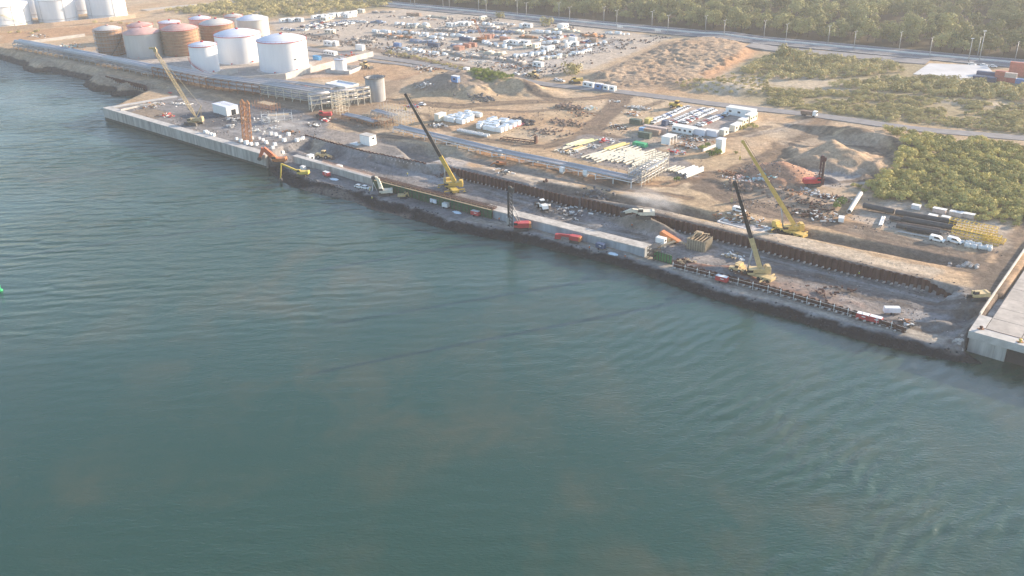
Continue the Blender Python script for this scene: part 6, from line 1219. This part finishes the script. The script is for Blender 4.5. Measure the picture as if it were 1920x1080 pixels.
for l, p, n, s_, ms in [('mixed brown clutter heap in the far yard, first of its heaps', (735, 92), 34, 11, [Pp, Dk, M['rustlight']]), ('white and grey clutter heap in the far yard, second of its heaps', (775, 98), 34, 11, [Pp, M['concdark']]), ('rusty and white clutter heap in the far yard, third of its heaps', (815, 104), 34, 11, [M['rustlight'], Pp]), ('mixed brown clutter heap in the far yard, fourth of its heaps', (860, 112), 34, 11, [Pp, Dk, M['rustlight']]), ('white and grey clutter heap in the far yard, fifth of its heaps', (905, 118), 34, 11, [Pp, M['concdark']]), ('rusty and white clutter heap in the far yard, sixth of its heaps', (950, 124), 34, 11, [M['rustlight'], Pp]), ('mixed brown clutter heap in the far yard, seventh of its heaps', (985, 128), 34, 11, [Pp, Dk, M['rustlight']]), ('white and grey clutter heap in the far yard, eighth of its heaps', (1040, 98), 34, 11, [Pp, M['concdark']]), ('rusty and white clutter heap in the far yard, ninth of its heaps', (1085, 92), 34, 11, [M['rustlight'], Pp]), ('mixed brown clutter heap in the far yard, tenth of its heaps', (1120, 84), 34, 11, [Pp, Dk, M['rustlight']]), ('white and grey clutter heap in the far yard, eleventh of its heaps', (760, 34), 34, 11, [Pp, M['concdark']]), ('rusty and white clutter heap in the far yard, twelfth of its heaps', (800, 36), 34, 11, [M['rustlight'], Pp]), ('mixed brown clutter heap in the far yard, thirteenth of its heaps', (905, 96), 34, 11, [Pp, Dk, M['rustlight']]), ('white and grey clutter heap in the far yard, fourteenth of its heaps', (880, 100), 34, 11, [Pp, M['concdark']])]: scrap(l, p, n, s_, ms, 'scrap in the far yard', 4)
crane('small orange lattice crane standing in the far yard', (900, 78), (889, 38), M['orange'], M['orange'], .5, YS, crawler=True, lattice=True)
# ------------------------------------------------------------------ lamp posts along the highway
def make_lamp(h=12.5):
    t = thing('street_lamp', 'lamp', 'street lamp'); q = MB(); q.tube((0, 0, -.5), (0, 0, h), .24, 8, .14); q.build('pole', M['steel'], t); q = MB(); q.bar((0, 0, h-.1), (1.7, 0, h+.25), .1); q.bar((0, 0, h-.1), (-1.7, 0, h+.25), .1); q.build('arm', M['steel'], t)
    for s_ in (-1, 1): q = MB(); q.box((s_*2.0, 0, h+.27), (.9, .35, .16)); q.build('lamp_head', M['bag'], t)
    q = MB(); q.box((0, 0, .1), (.8, .8, .5)); q.build('base', M['conc'], t); return t
far_l = [(719, 6), (770, 10), (831, 16), (898, 22), (970, 30), (1048, 35), (1132, 44), (1222, 53), (1322, 63), (1432, 73), (1552, 84), (1685, 97), (1832, 109)]
near_l = [(778, 13), (843, 20), (912, 29), (987, 35), (1068, 44), (1156, 51), (1252, 62), (1357, 72), (1473, 80), (1600, 96), (1742, 109), (1902, 118)]
for side, L_ in (('far', far_l), ('near', near_l)):
    for k, p in enumerate(L_): place(('lamp',), make_lamp, G(*p), YT, f'{ORD[k] if k else "first"} street lamp from the left on the {side} side of the highway', f'street lamps on the {side} side of the highway')
for k, (p, h) in enumerate([((1815, 118), 26), ((1835, 119), 34), ((658, 5), 12)]):
    w = G(*p); t = thing('light_mast', ['tall light mast behind the concrete apron, left one', 'tallest light mast, right of the other behind the concrete apron', 'thin mast at the top edge where the highway leaves the photo'][k], 'mast', w); zt = zup(w, *[(1827, 72), (1848, 58), (717, -6)][k])-w[2] if k < 2 else h; q = MB(); q.tube((0, 0, -.5), (0, 0, zt), .32, 8, .16); q.build('pole', M['steel'], t); q = MB(); q.box((0, 0, zt), (1.8, .5, .5)); q.build('lamp_head', M['bag'], t)
# median barrier
q = MB(); t = thing('median_barrier', 'long white concrete barrier down the middle of the highway', 'barrier', (0, 0, 0))
for a, b, za, zb in zip(hpts[:-1], hpts[1:], hzz[:-1], hzz[1:]): q.bar((a[0], a[1], za+.45), (b[0], b[1], zb+.45), .45, .9)
q.build('barrier', M['bag'], t)
# road signs on the highway side, green buoy
for k, (p, l) in enumerate([((1162, 56), 'white sign board at the near verge of the highway, left one'), ((1233, 63), 'white sign board at the near verge of the highway, right one')]):
    w = G(*p); t = thing('sign_board', l, 'sign', w, YS, 'sign boards by the highway'); q = MB(); q.bar((-2, 0, 0), (-2, 0, 2.4), .15); q.bar((2, 0, 0), (2, 0, 2.4), .15); q.build('posts', M['steel'], t); q = MB(); q.box((0, 0, 2.6), (5, .12, 1.6)); q.build('board', M['bag'], t)
w = P(1, 545, 0); t = thing('navigation_buoy', 'small green buoy floating at the left edge of the water', 'buoy', (w[0], w[1], 0)); q = MB(); q.lathe([(.02, -.4), (.75, -.3), (.75, .35), (.3, .5), (.22, 1.6), (.02, 1.7)], 16); q.build('float', M['buoy'], t); q = MB(); q.lathe([(.3, 1.55), (.3, 2.0), (.02, 2.1)], 12); q.build('top_mark', M['buoy'], t)
# tripod frame on the berm
w = G(701, 357); t = thing('tripod_frame', 'white tripod frame standing beside parked white cars on the berm', 'frame', w); q = MB()
for A in (0, 2.1, 4.2): q.bar((math.cos(A)*1.2, math.sin(A)*1.2, 0), (0, 0, 3.4), .16)
q.build('legs', M['white'], t); q = MB(); q.box((-1.6, -.4, .7), (.5, .4, 1.4)); q.build('post', M['cyel'], t)
w = G(836, 384); scaffold('small pale access tower against the green formwork', (836, 383), (2.6, 2), YS, 2.6, M['cyel'], 1.3)
# ------------------------------------------------------------------ people
def person(px, rz, label, top, dz=0):
    w = G(*px); t = thing('person', label, 'person', w+np.array([0, 0, dz]), rz, 'workers on site'); V = [(0, 0, .95), (0, 0, 1.2), (0, 0, 1.42), (0, 0, 1.54), (0, .01, 1.66), (.1, 0, .9), (.12, .02, .5), (.12, -.02, .08), (.13, .13, .04), (-.1, 0, .9), (-.12, -.03, .5), (-.12, -.1, .08), (-.13, .05, .04), (.2, 0, 1.4), (.27, .03, 1.13), (.26, .14, .9), (.26, .2, .82), (-.2, 0, 1.4), (-.27, -.02, 1.13), (-.27, .06, .88), (-.27, .1, .8)]
    E_ = [(0, 1), (1, 2), (2, 3), (3, 4), (0, 5), (5, 6), (6, 7), (7, 8), (0, 9), (9, 10), (10, 11), (11, 12), (2, 13), (13, 14), (14, 15), (15, 16), (2, 17), (17, 18), (18, 19), (19, 20)]; Rr = [.15, .15, .16, .06, .1, .1, .07, .05, .04, .1, .07, .05, .04, .07, .05, .04, .035, .07, .05, .04, .035]
    me_ = bpy.data.meshes.new('body'); me_.from_pydata(V, E_, []); o = bpy.data.objects.new('body', me_); COL.objects.link(o); o.parent = t; md = o.modifiers.new('skin', 'SKIN'); o.modifiers.new('sub', 'SUBSURF').levels = 1
    for k, sv in enumerate(me_.skin_vertices[0].data): sv.radius = (Rr[k], Rr[k]); sv.use_root = k == 0
    me_.materials.append(M['trouser']); q = MB(); q.lathe([(.2, .92), (.23, 1.15), (.24, 1.36), (.13, 1.47)], 12); q.build('vest', top, t); q = MB(); q.lathe([(.14, 1.66), (.14, 1.7), (.12, 1.78), (.02, 1.83)], 12); q.build('helmet', M['helmet'], t)
for p, r_, l, m in [((1105, 471), .4, 'person in orange vest on the berm beside the dark blue machine', M['vest']), ((1172, 486), 1.4, 'person in orange vest on the berm beside the crumpled white sheet', M['vest']), ((953, 412), 2, 'person in orange vest at the foot of the black drilling rig', M['vest']), ((962, 413), .2, 'person in yellow vest standing right of the black drilling rig mast', M['hi']), ((765, 344), 1, 'person in yellow vest on the formwork walkway', M['hi']), ((1185, 423), 2.2, 'person in orange vest on the open pit floor', M['vest']), ((1461, 548), .8, 'person in white helmet and orange vest at the rusty trench', M['vest']), ((698, 376), 2, 'person in yellow vest standing on the berm left of the cream excavator', M['hi']), ((936, 415), .3, 'person in orange vest between the red generator and the drilling rig', M['vest']), ((1612, 505), 1, 'person in yellow vest alone on the rear haul bench', M['hi'])]: person(p, r_, l, m, 3.2 if p[0] == 765 else 0)
# ------------------------------------------------------------------ vegetation
def leafmat(name, a, b_, trans=.25):
    m = bpy.data.materials.new(name); m.use_nodes = True; nt = m.node_tree; b = nt.nodes['Principled BSDF']; b.inputs['Roughness'].default_value = .75; b.inputs['Specular IOR Level'].default_value = .15
    at = nt.nodes.new('ShaderNodeAttribute'); at.attribute_name = 'tone'; oi = nt.nodes.new('ShaderNodeObjectInfo')
    ad = nt.nodes.new('ShaderNodeMath'); ad.operation = 'MULTIPLY_ADD'; ad.inputs[1].default_value = .70; nt.links.new(oi.outputs['Random'], ad.inputs[0]); 
    ml = nt.nodes.new('ShaderNodeMath'); ml.operation = 'MULTIPLY'; ml.inputs[1].default_value = .45; nt.links.new(at.outputs['Fac'], ml.inputs[0]); nt.links.new(ml.outputs[0], ad.inputs[2])
    mx = nt.nodes.new('ShaderNodeMix'); mx.data_type = 'RGBA'; mx.inputs[6].default_value = (*a, 1); mx.inputs[7].default_value = (*b_, 1); nt.links.new(ad.outputs[0], mx.inputs[0]); nt.links.new(mx.outputs[2], b.inputs['Base Color'])
    return m
LF = leafmat('forest_leaf', (.055, .078, .028), (.40, .36, .14)); LS = leafmat('scrub_leaf', (.19, .175, .072), (.60, .50, .23)); LG = leafmat('grove_leaf', (.15, .15, .05), (.62, .53, .18)); LB = leafmat('bright_leaf', (.08, .14, .025), (.30, .33, .07)); LD = leafmat('dry_leaf', (.20, .14, .08), (.36, .27, .15))
def crown_mesh(name, m, lobes, size, dens, rs):
    r = np.random.default_rng(rs); vs = []; fs = []; tone = []
    for (c, R) in lobes:
        n = int(dens*4*math.pi*(R[0]*R[1]+R[0]*R[2]+R[1]*R[2])/3/(size*size)); lt = r.random()
        for _ in range(n):
            d = r.normal(size=3); d /= np.linalg.norm(d)
            if d[2] < -.45: d[2] *= -.5; d /= np.linalg.norm(d)
            p = np.array(c)+d*np.array(R)*(r.random()**.16)*1.04; nn = d+r.normal(size=3)*.30; nn /= np.linalg.norm(nn); a = np.cross(nn, [.3, .2, 1]); a /= np.linalg.norm(a); b = np.cross(nn, a); s = size*(.5+r.random()*.7); th = r.random()*6.28; a, b = a*math.cos(th)+b*math.sin(th), b*math.cos(th)-a*math.sin(th); o = len(vs); k = .55+.3*r.random()
            vs += [tuple(p-a*s*.5), tuple(p-b*s*.5*k), tuple(p+a*s*.5+nn*s*.1), tuple(p+b*s*.5*k)]; fs.append((o, o+1, o+2, o+3)); tone += [min(1, max(0, lt*.5+r.random()*.5))]*4
        # a dense dark heart so that the sky does not show straight through
        for i in range(5):
            for j in range(8):
                pass
    me = bpy.data.meshes.new(name); me.from_pydata(vs, [], fs); me.materials.append(m); at = me.attributes.new('tone', 'FLOAT', 'POINT'); at.data.foreach_set('value', tone); me.update(); return me
def lobes_for(w, h, n, rs, z0=.3):
    r = np.random.default_rng(rs); L = [((0, 0, h*(z0+.32)), (w*.36, w*.36, h*.34))]
    for k in range(n):
        A = 6.28*k/n+r.random()*.8; d = w*(.22+.16*r.random()); q = w*(.17+.12*r.random()); L.append(((math.cos(A)*d, math.sin(A)*d, h*(z0+.1+.42*r.random())), (q, q*(.8+.4*r.random()), q*(.65+.4*r.random()))))
    return L
def trunk_mesh(h, r0, m, nb=3, rs=0, base=0):
    r = np.random.default_rng(rs); q = MB(); q.tube((0, 0, -.6), (.1, .05, h*.55), r0, 8, r0*.55)
    for k in range(nb): A = 6.28*k/nb+r.random(); q.tube((.08, .04, h*(.3+.12*r.random())), (math.cos(A)*h*.22, math.sin(A)*h*.22, h*(.6+.15*r.random())), r0*.45, 6, r0*.18)
    return q.mesh('trunk', m)
PRO = {}
def protos(key, m, n, w, h, size, dens, nl, z0, tr):
    PRO[key] = [(crown_mesh('crown', m, lobes_for(w*(.85+.3*random.random()), h*(.85+.3*random.random()), nl, 100+k*7+hash_(key), z0), size, dens, k+hash_(key)), trunk_mesh(h, tr, M['bark'], 3, k)) for k in range(n)]
def hash_(s): return sum(ord(c)*(i+3) for i, c in enumerate(s)) % 971
protos('forest', LF, 6, 9.5, 16, 1.0, 1.15, 9, .12, .28); protos('scrub', LS, 5, 5.0, 3.4, .62, 1.0, 6, .02, .12); protos('grove', LG, 6, 5.6, 4.6, .55, 1.15, 8, .02, .15); protos('bright', LB, 3, 3.0, 2.6, .42, 1.1, 6, .0, .10); protos('dry', LD, 2, 3.0, 1.8, .45, .9, 5, .0, .08)
def plant(kind, loc, s, name, label, cat, group, sz=1.0):
    cm, tm = random.choice(PRO[kind]); o = thing(name, label, cat, loc, random.random()*6.28, group); o.scale = (s, s, s*sz)
    c = bpy.data.objects.new('crown', cm); COL.objects.link(c); c.parent = o; t = bpy.data.objects.new('trunk', tm); COL.objects.link(t); t.parent = o; return o
def scatter(px_poly, n, gap, dens=None, z=6.0):
    w = np.array(W2(px_poly, z)); lo, hi = w.min(0), w.max(0); out = []; cell = {}; tries = 0
    while len(out) < n and tries < n*40:
        tries += 1; p = lo+rng.random(2)*(hi-lo)
        if not inside(p[:1], p[1:], w)[0]: continue
        if dens is not None and rng.random() > dens(p): continue
        g = (int(p[0]//gap), int(p[1]//gap)); ok = True
        for i in (-1, 0, 1):
            for j in (-1, 0, 1):
                for q_ in cell.get((g[0]+i, g[1]+j), ()):
                    if (q_[0]-p[0])**2+(q_[1]-p[1])**2 < gap*gap: ok = False
        if ok: out.append(p); cell.setdefault(g, []).append(p)
    return out
def gn_instances(name, pts, kind, smin, smax):
    me = bpy.data.meshes.new(name); me.from_pydata([(p[0], p[1], hz(*p)-.1) for p in pts], [], []); o = bpy.data.objects.new(name, me); COL.objects.link(o); o['kind'] = 'stuff'
    cl = bpy.data.collections.new(name+'_kinds')
    for k, (cm, tm) in enumerate(PRO[kind]): c = bpy.data.objects.new('crown', cm); cl.objects.link(c)
    ng = bpy.data.node_groups.new(name, 'GeometryNodeTree'); ng.interface.new_socket('Geometry', in_out='INPUT', socket_type='NodeSocketGeometry'); ng.interface.new_socket('Geometry', in_out='OUTPUT', socket_type='NodeSocketGeometry'); N = ng.nodes.new
    gi = N('NodeGroupInput'); go = N('NodeGroupOutput'); ip = N('GeometryNodeInstanceOnPoints'); ci = N('GeometryNodeCollectionInfo'); ci.inputs[0].default_value = cl; ci.inputs[1].default_value = True; ci.inputs[2].default_value = True; ip.inputs['Pick Instance'].default_value = True
    rs = N('FunctionNodeRandomValue'); rs.data_type = 'FLOAT'; rs.inputs[2].default_value = smin; rs.inputs[3].default_value = smax; rr = N('FunctionNodeRandomValue'); rr.data_type = 'FLOAT_VECTOR'; rr.inputs[0].default_value = (0, 0, 0); rr.inputs[1].default_value = (0, 0, 6.28); rr.inputs['Seed'].default_value = 5
    lk = ng.links.new; lk(gi.outputs[0], ip.inputs['Points']); lk(ci.outputs[0], ip.inputs['Instance']); lk(rs.outputs[1], ip.inputs['Scale']); lk(rr.outputs[0], ip.inputs['Rotation']); lk(ip.outputs[0], go.inputs[0]); md = o.modifiers.new('scatter', 'NODES'); md.node_group = ng; return o
# forest beyond the highway: front trees one by one, the rest one mass
fedge = [(705, -8), (800, 5), (960, 20), (1080, 32), (1200, 44), (1320, 56), (1440, 68), (1540, 76), (1640, 86), (1740, 95), (1880, 107), (2060, 123)]
front = scatter(fedge+[(2060, 100), (1880, 86), (1640, 66), (1440, 48), (1200, 26), (960, 0), (800, -14), (700, -22)], 300, 5.0)
for p in front: plant('forest', drop(*p), random.uniform(.55, 1.35), 'forest_tree', 'tall green tree in the edge of the forest beyond the highway', 'tree', 'trees at the forest edge', random.uniform(.85, 1.15))
back = scatter([(2060, 100), (1880, 86), (1640, 66), (1440, 48), (1200, 26), (960, 0), (800, -14), (700, -22), (500, -60), (800, -110), (1300, -110), (2200, -70), (2300, 40)], 3300, 7.0)
gn_instances('forest', back, 'forest', .5, 1.45)
# grove on the right: 150 bushes one by one and the far ones as a mass
gp = [(1700, 258), (1760, 262), (1850, 278), (1960, 300), (1960, 420), (1880, 412), (1830, 404), (1790, 396), (1740, 386), (1690, 378), (1650, 372), (1624, 362), (1640, 345), (1672, 325), (1690, 300)]
gl = scatter(gp, 330, 3.2, lambda p: .35+.65*float(fbm(p[:1]/9, p[1:]/9, 2)[0]))
gl.sort(key=lambda p: p[1]); 
for k, p in enumerate(gl[:120]): plant('grove', drop(*p), random.uniform(.65, 1.15), 'shrub', 'dense olive green shrub in the thicket above the pipe yard', 'shrub', 'shrubs in the thicket')
gn_instances('thicket', gl[120:], 'grove', .6, 1.1)
edge = [(1745, 392), (1758, 390), (1720, 387), (1800, 405), (1812, 406), (1835, 412), (1848, 414), (1880, 418), (1905, 424), (1610, 352), (1620, 360), (1600, 348)]
for p in edge: plant('grove', G(*p), random.uniform(.35, .6), 'low_bush', 'small low bush on bare ground at the edge of the thicket', 'bush', 'low bushes at the thicket edge')
# scrub belts on the far right
belts = [([(1430, 112), (1470, 96), (1560, 108), (1680, 122), (1705, 136), (1640, 142), (1540, 150), (1440, 150), (1390, 140)], 170, 'olive shrub in the belt below the service road', 'shrubs below the service road'), ([(1560, 165), (1660, 150), (1760, 150), (1960, 168), (1960, 192), (1840, 188), (1700, 176)], 150, 'grey green shrub in the belt below the containers', 'shrubs below the containers')]
for poly, n, l, g in belts:
    sp = scatter(poly, n, 4.0, lambda p: .3+.7*float(fbm(p[:1]/14, p[1:]/14, 2)[0])); sp.sort(key=lambda p: p[1]); gn_instances('scrub', sp[65:], 'scrub', .7, 1.5)
    for p in sp[:65]: plant('scrub', drop(*p), random.uniform(.7, 1.5), 'shrub', l, 'shrub', g)
sm = scatter([(1440, 168), (1560, 172), (1700, 182), (1960, 204), (1960, 256), (1800, 238), (1640, 224), (1440, 196)], 1300, 2.3, lambda p: np.clip(float(fbm(p[:1]/16, p[1:]/10, 3)[0])*3.4-1.1, 0, 1)); gn_instances('scrub', sm, 'scrub', .3, .85)
sm = scatter([(300, 24), (420, 4), (520, -10), (680, -14), (735, 10), (620, 24), (520, 34), (420, 30)], 420, 5, lambda p: np.clip(float(fbm(p[:1]/25, p[1:]/25, 3)[0])*3-.8, 0, 1)); gn_instances('scrub', sm, 'scrub', .6, 1.7)
sm = scatter([(1260, 160), (1380, 140), (1440, 150), (1440, 180), (1300, 172)], 90, 3.5); gn_instances('scrub', sm, 'scrub', .3, .7)
sm = scatter([(885, 152), (930, 142), (975, 152), (950, 166), (895, 168)], 110, 2.2); gn_instances('heap_bushes', sm, 'bright', .6, 1.3)
sm = scatter([(720, 100), (780, 112), (900, 140), (880, 132), (800, 112), (730, 96)], 70, 3); gn_instances('verge_bushes', sm, 'scrub', .3, .7)
for p in scatter([(1660, 244), (1720, 252), (1760, 262), (1700, 262), (1670, 252)], 14, 4): plant('grove', drop(*p), random.uniform(.6, 1.1), 'shrub', 'olive shrub between the inner road and the sand bank', 'shrub', 'shrubs along the inner road')
for p in scatter([(1825, 262), (1900, 272), (1930, 282), (1830, 272)], 14, 3): plant('grove', drop(*p), random.uniform(.5, .8), 'shrub', 'low shrub on the near verge of the inner road at the right', 'shrub', 'shrubs on the right verge')
for p, s_, l in [((1467, 108), 2.4, 'tall lone tree rising above the shrubs by the service road'), ((1026, 48), 2.0, 'lone round tree beside the highway at the back of the far yard'), ((937, 34), 1.6, 'lone dark tree at the corner of the far yard by the highway'), ((1495, 112), 1.6, 'tall shrub behind the lone tree by the service road'), ((1068, 138), 1.8, 'dark green bush at the foot of the spoil plateau by the road'), ((1080, 135), 1.6, 'second dark green bush at the foot of the spoil plateau')]: plant('scrub', G(*p), s_, 'lone_tree', l, 'tree', None, 1.5)
for p, s_, l in [((1318, 281), 1.5, 'bright green bush by the low wall of the gatehouse'), ((1327, 276), 1.2, 'smaller bright bush behind the low wall of the gatehouse'), ((1334, 292), 1.6, 'bright green bush at the left foot of the gatehouse'), ((1345, 290), 1.4, 'dark green bush at the right foot of the gatehouse'), ((1269, 341), 1.2, 'single green bush beside the pipe bridge'), ((1380, 288), .7, 'tiny bush beside the track to the right of the gatehouse'), ((1576, 384), 1.4, 'yellow green bush between the scrap and the big single pipe'), ((1568, 390), 1.0, 'yellow green bush just below the other by the scrap')]: plant('bright', G(*p), s_, 'bush', l, 'bush', None)
for p in [(1388, 243), (1395, 241), (1402, 238), (1410, 236), (1416, 240)]: plant('grove', G(*p), .5, 'bush', 'olive bush along the side of the car park cabins', 'bush', 'bushes beside the car park cabins')
for p in [(70, 60), (60, 63), (18, 62), (35, 61), (80, 46), (165, 40), (178, 44), (210, 42), (225, 44), (240, 46)]: plant('scrub', G(*p), random.uniform(.6, 1.1), 'shrub', 'small shrub in front of the big white tanks', 'shrub', 'shrubs in front of the big white tanks')
# ------------------------------------------------------------------ loose stones and lumps
def stone_mesh(m, k):
    random.seed(900+k); q = MB(); q.lump((0, 0, .25), .5, 6, .4, .7); return q.mesh('stone', m)
PRO['stone'] = [(stone_mesh(m, k), None) for k, m in enumerate([M['stone'], M['palestone'], M['rubble'], M['bushrock'], M['stone']])]
PRO['rock'] = [(stone_mesh(mat('dark_rock', (.032, .036, .043), .85, var=.4, scale=1.5, bump=.4), k+20), None) for k in range(4)]
SQ = lambda a, b: (lambda p: float(np.clip(fbm(p[:1]/a, p[1:]/a, 3)[0]*b-b*.42, 0, 1)))
st_ = scatter([(600, 268), (870, 322), (1090, 376), (1440, 458), (1790, 545), (1830, 600), (1780, 630), (1560, 575), (1260, 490), (960, 405), (700, 335)], 1500, .6, SQ(9, 4), 2.4)
gn_instances('gravel', st_, 'stone', .12, .55)
st_ = scatter([(1340, 330), (1420, 300), (1640, 350), (1620, 400), (1820, 430), (1880, 480), (1560, 420), (1380, 385)], 700, .7, SQ(10, 4)); gn_instances('gravel', st_, 'stone', .2, .7)
st_ = scatter([(700, 180), (900, 195), (1170, 178), (1290, 196), (1340, 250), (1320, 330), (1100, 330), (800, 265), (640, 230)], 1000, .9, SQ(12, 4)); gn_instances('gravel', st_, 'stone', .2, .7)
st_ = scatter([(210, 206), (330, 184), (560, 206), (640, 240), (500, 286)], 500, .8, SQ(10, 4)); gn_instances('gravel', st_, 'stone', .2, .8)
st_ = scatter([(520, 62), (640, 28), (900, 32), (1260, 72), (1100, 132), (960, 150), (760, 112)], 1800, 1.2, SQ(16, 5)); gn_instances('gravel', st_, 'stone', .5, 2.0)
rk = (K < 1) & (D > -.8) & (D*K < 2.8) & (SS > -800) & (SS < -30) & (TT > 200); cand = np.stack([X[rk], Y[rk]], -1); cand = cand[rng.permutation(len(cand))[:2600]]+rng.normal(size=(min(2600, rk.sum()), 2))*.3
gn_instances('armour_rocks', [tuple(p) for p in cand], 'rock', .2, .75)
# ------------------------------------------------------------------ smoke and dust
def puff(name, label, px, size, dens, rz, seed, dz=0):
    w = G(*px); m = bpy.data.materials.new(name); m.use_nodes = True; nt = m.node_tree
    for n in list(nt.nodes):
        if n.type != 'OUTPUT_MATERIAL': nt.nodes.remove(n)
    pv = nt.nodes.new('ShaderNodeVolumePrincipled'); pv.inputs['Color'].default_value = (.92, .92, .95, 1); tc = nt.nodes.new('ShaderNodeTexCoord'); ns = nt.nodes.new('ShaderNodeTexNoise'); ns.inputs['Scale'].default_value = 2.2; ns.inputs['Detail'].default_value = 4; mp = nt.nodes.new('ShaderNodeMapping'); mp.inputs['Location'].default_value = (seed, 0, 0); nt.links.new(tc.outputs['Object'], mp.inputs[0]); nt.links.new(mp.outputs[0], ns.inputs['Vector'])
    gr = nt.nodes.new('ShaderNodeVectorMath'); gr.operation = 'LENGTH'; nt.links.new(tc.outputs['Object'], gr.inputs[0])
    f = nt.nodes.new('ShaderNodeMapRange'); f.inputs[1].default_value = 1.0; f.inputs[2].default_value = .1; f.inputs[3].default_value = 0; f.inputs[4].default_value = 1; nt.links.new(gr.outputs['Value'], f.inputs[0])
    r = nt.nodes.new('ShaderNodeMapRange'); r.inputs[1].default_value = .42; r.inputs[2].default_value = .68; r.inputs[3].default_value = 0; r.inputs[4].default_value = dens; nt.links.new(ns.outputs['Fac'], r.inputs[0]); mu = nt.nodes.new('ShaderNodeMath'); mu.operation = 'MULTIPLY'; nt.links.new(f.outputs[0], mu.inputs[0]); nt.links.new(r.outputs[0], mu.inputs[1]); nt.links.new(mu.outputs[0], pv.inputs['Density']); nt.links.new(pv.outputs[0], nt.nodes['Material Output'].inputs['Volume'])
    q = MB(); q.lathe([(.02, -1), (.6, -.8), (.95, -.3), (1, 0), (.95, .3), (.6, .8), (.02, 1)], 20); o = q.build(name, m, None, w+np.array([0, 0, size[2]*.7+dz]), rz); o.scale = size; o['kind'] = 'stuff'; m.cycles.volume_sampling = 'MULTIPLE_IMPORTANCE'; return o
puff('smoke', '', (1232, 392), (13, 6, 4), .16, YS, 1.0); puff('smoke', '', (1205, 378), (14, 7, 4), .10, YS, 5.0); puff('dust_cloud', '', (535, 240), (20, 9, 4), .09, YS, 9.0)
# ------------------------------------------------------------------ camera, light, air
cd = bpy.data.cameras.new('camera'); cam = bpy.data.objects.new('camera', cd); COL.objects.link(cam)
cd.sensor_width = 36; cd.lens = 36*F/1920; cd.clip_end = 12000; cd.clip_start = 1
from mathutils import Matrix
mw = Matrix(((_r[0], _u[0], -_f[0], 0), (_r[1], _u[1], -_f[1], 0), (_r[2], _u[2], -_f[2], CH), (0, 0, 0, 1))); cam.matrix_world = mw
sc.camera = cam
SUN_AZ = math.radians(SUN_AZ_DEG); SUN_EL = math.radians(SUN_EL_DEG)
sd = np.array([math.cos(SUN_AZ)*math.cos(SUN_EL), math.sin(SUN_AZ)*math.cos(SUN_EL), math.sin(SUN_EL)])
sl = bpy.data.lights.new('sun', 'SUN'); sl.energy = SUN_E; sl.angle = math.radians(.6); sl.color = (1.0, .82, .62)
so = bpy.data.objects.new('sun', sl); COL.objects.link(so); so.rotation_euler = Vector(sd).to_track_quat('Z', 'Y').to_euler()
wd = bpy.data.worlds.new('World'); sc.world = wd; wd.use_nodes = True; nt = wd.node_tree
sky = nt.nodes.new('ShaderNodeTexSky'); sky.sky_type = 'NISHITA'; sky.sun_disc = False; sky.sun_elevation = SUN_EL; sky.sun_rotation = math.pi/2-SUN_AZ
sky.dust_density = .9; sky.air_density = 1.0; sky.ozone_density = 2.0
bg = nt.nodes['Background']; bg.inputs['Strength'].default_value = SKY_E; nt.links.new(sky.outputs[0], bg.inputs['Color'])
# haze
hb = MB(); hb.box((0, 700, 63), (4400, 3400, 138)); hm = bpy.data.materials.new('haze'); hm.use_nodes = True; nt = hm.node_tree
for n in list(nt.nodes):
    if n.type != 'OUTPUT_MATERIAL': nt.nodes.remove(n)
pv = nt.nodes.new('ShaderNodeVolumePrincipled'); pv.inputs['Density'].default_value = HAZE; pv.inputs['Color'].default_value = (.92, .92, .94, 1); pv.inputs['Anisotropy'].default_value = .15
nt.links.new(pv.outputs[0], nt.nodes['Material Output'].inputs['Volume'])
ho = hb.build('haze', hm); ho['kind'] = 'stuff'
sc.view_settings.view_transform = 'Standard'; sc.view_settings.look = 'None'; sc.view_settings.gamma = 1; sc.view_settings.exposure = EXPO; sc.view_settings.use_curve_mapping = False
sc.render.engine = 'CYCLES'; sc.cycles.max_bounces = 5; sc.cycles.diffuse_bounces = 2; sc.cycles.glossy_bounces = 2; sc.cycles.volume_bounces = 0; sc.cycles.transparent_max_bounces = 4
sc.cycles.use_denoising = True; sc.cycles.caustics_reflective = False; sc.cycles.caustics_refractive = False; sc.cycles.use_fast_gi = False
sc.cycles.sample_clamp_indirect = 4
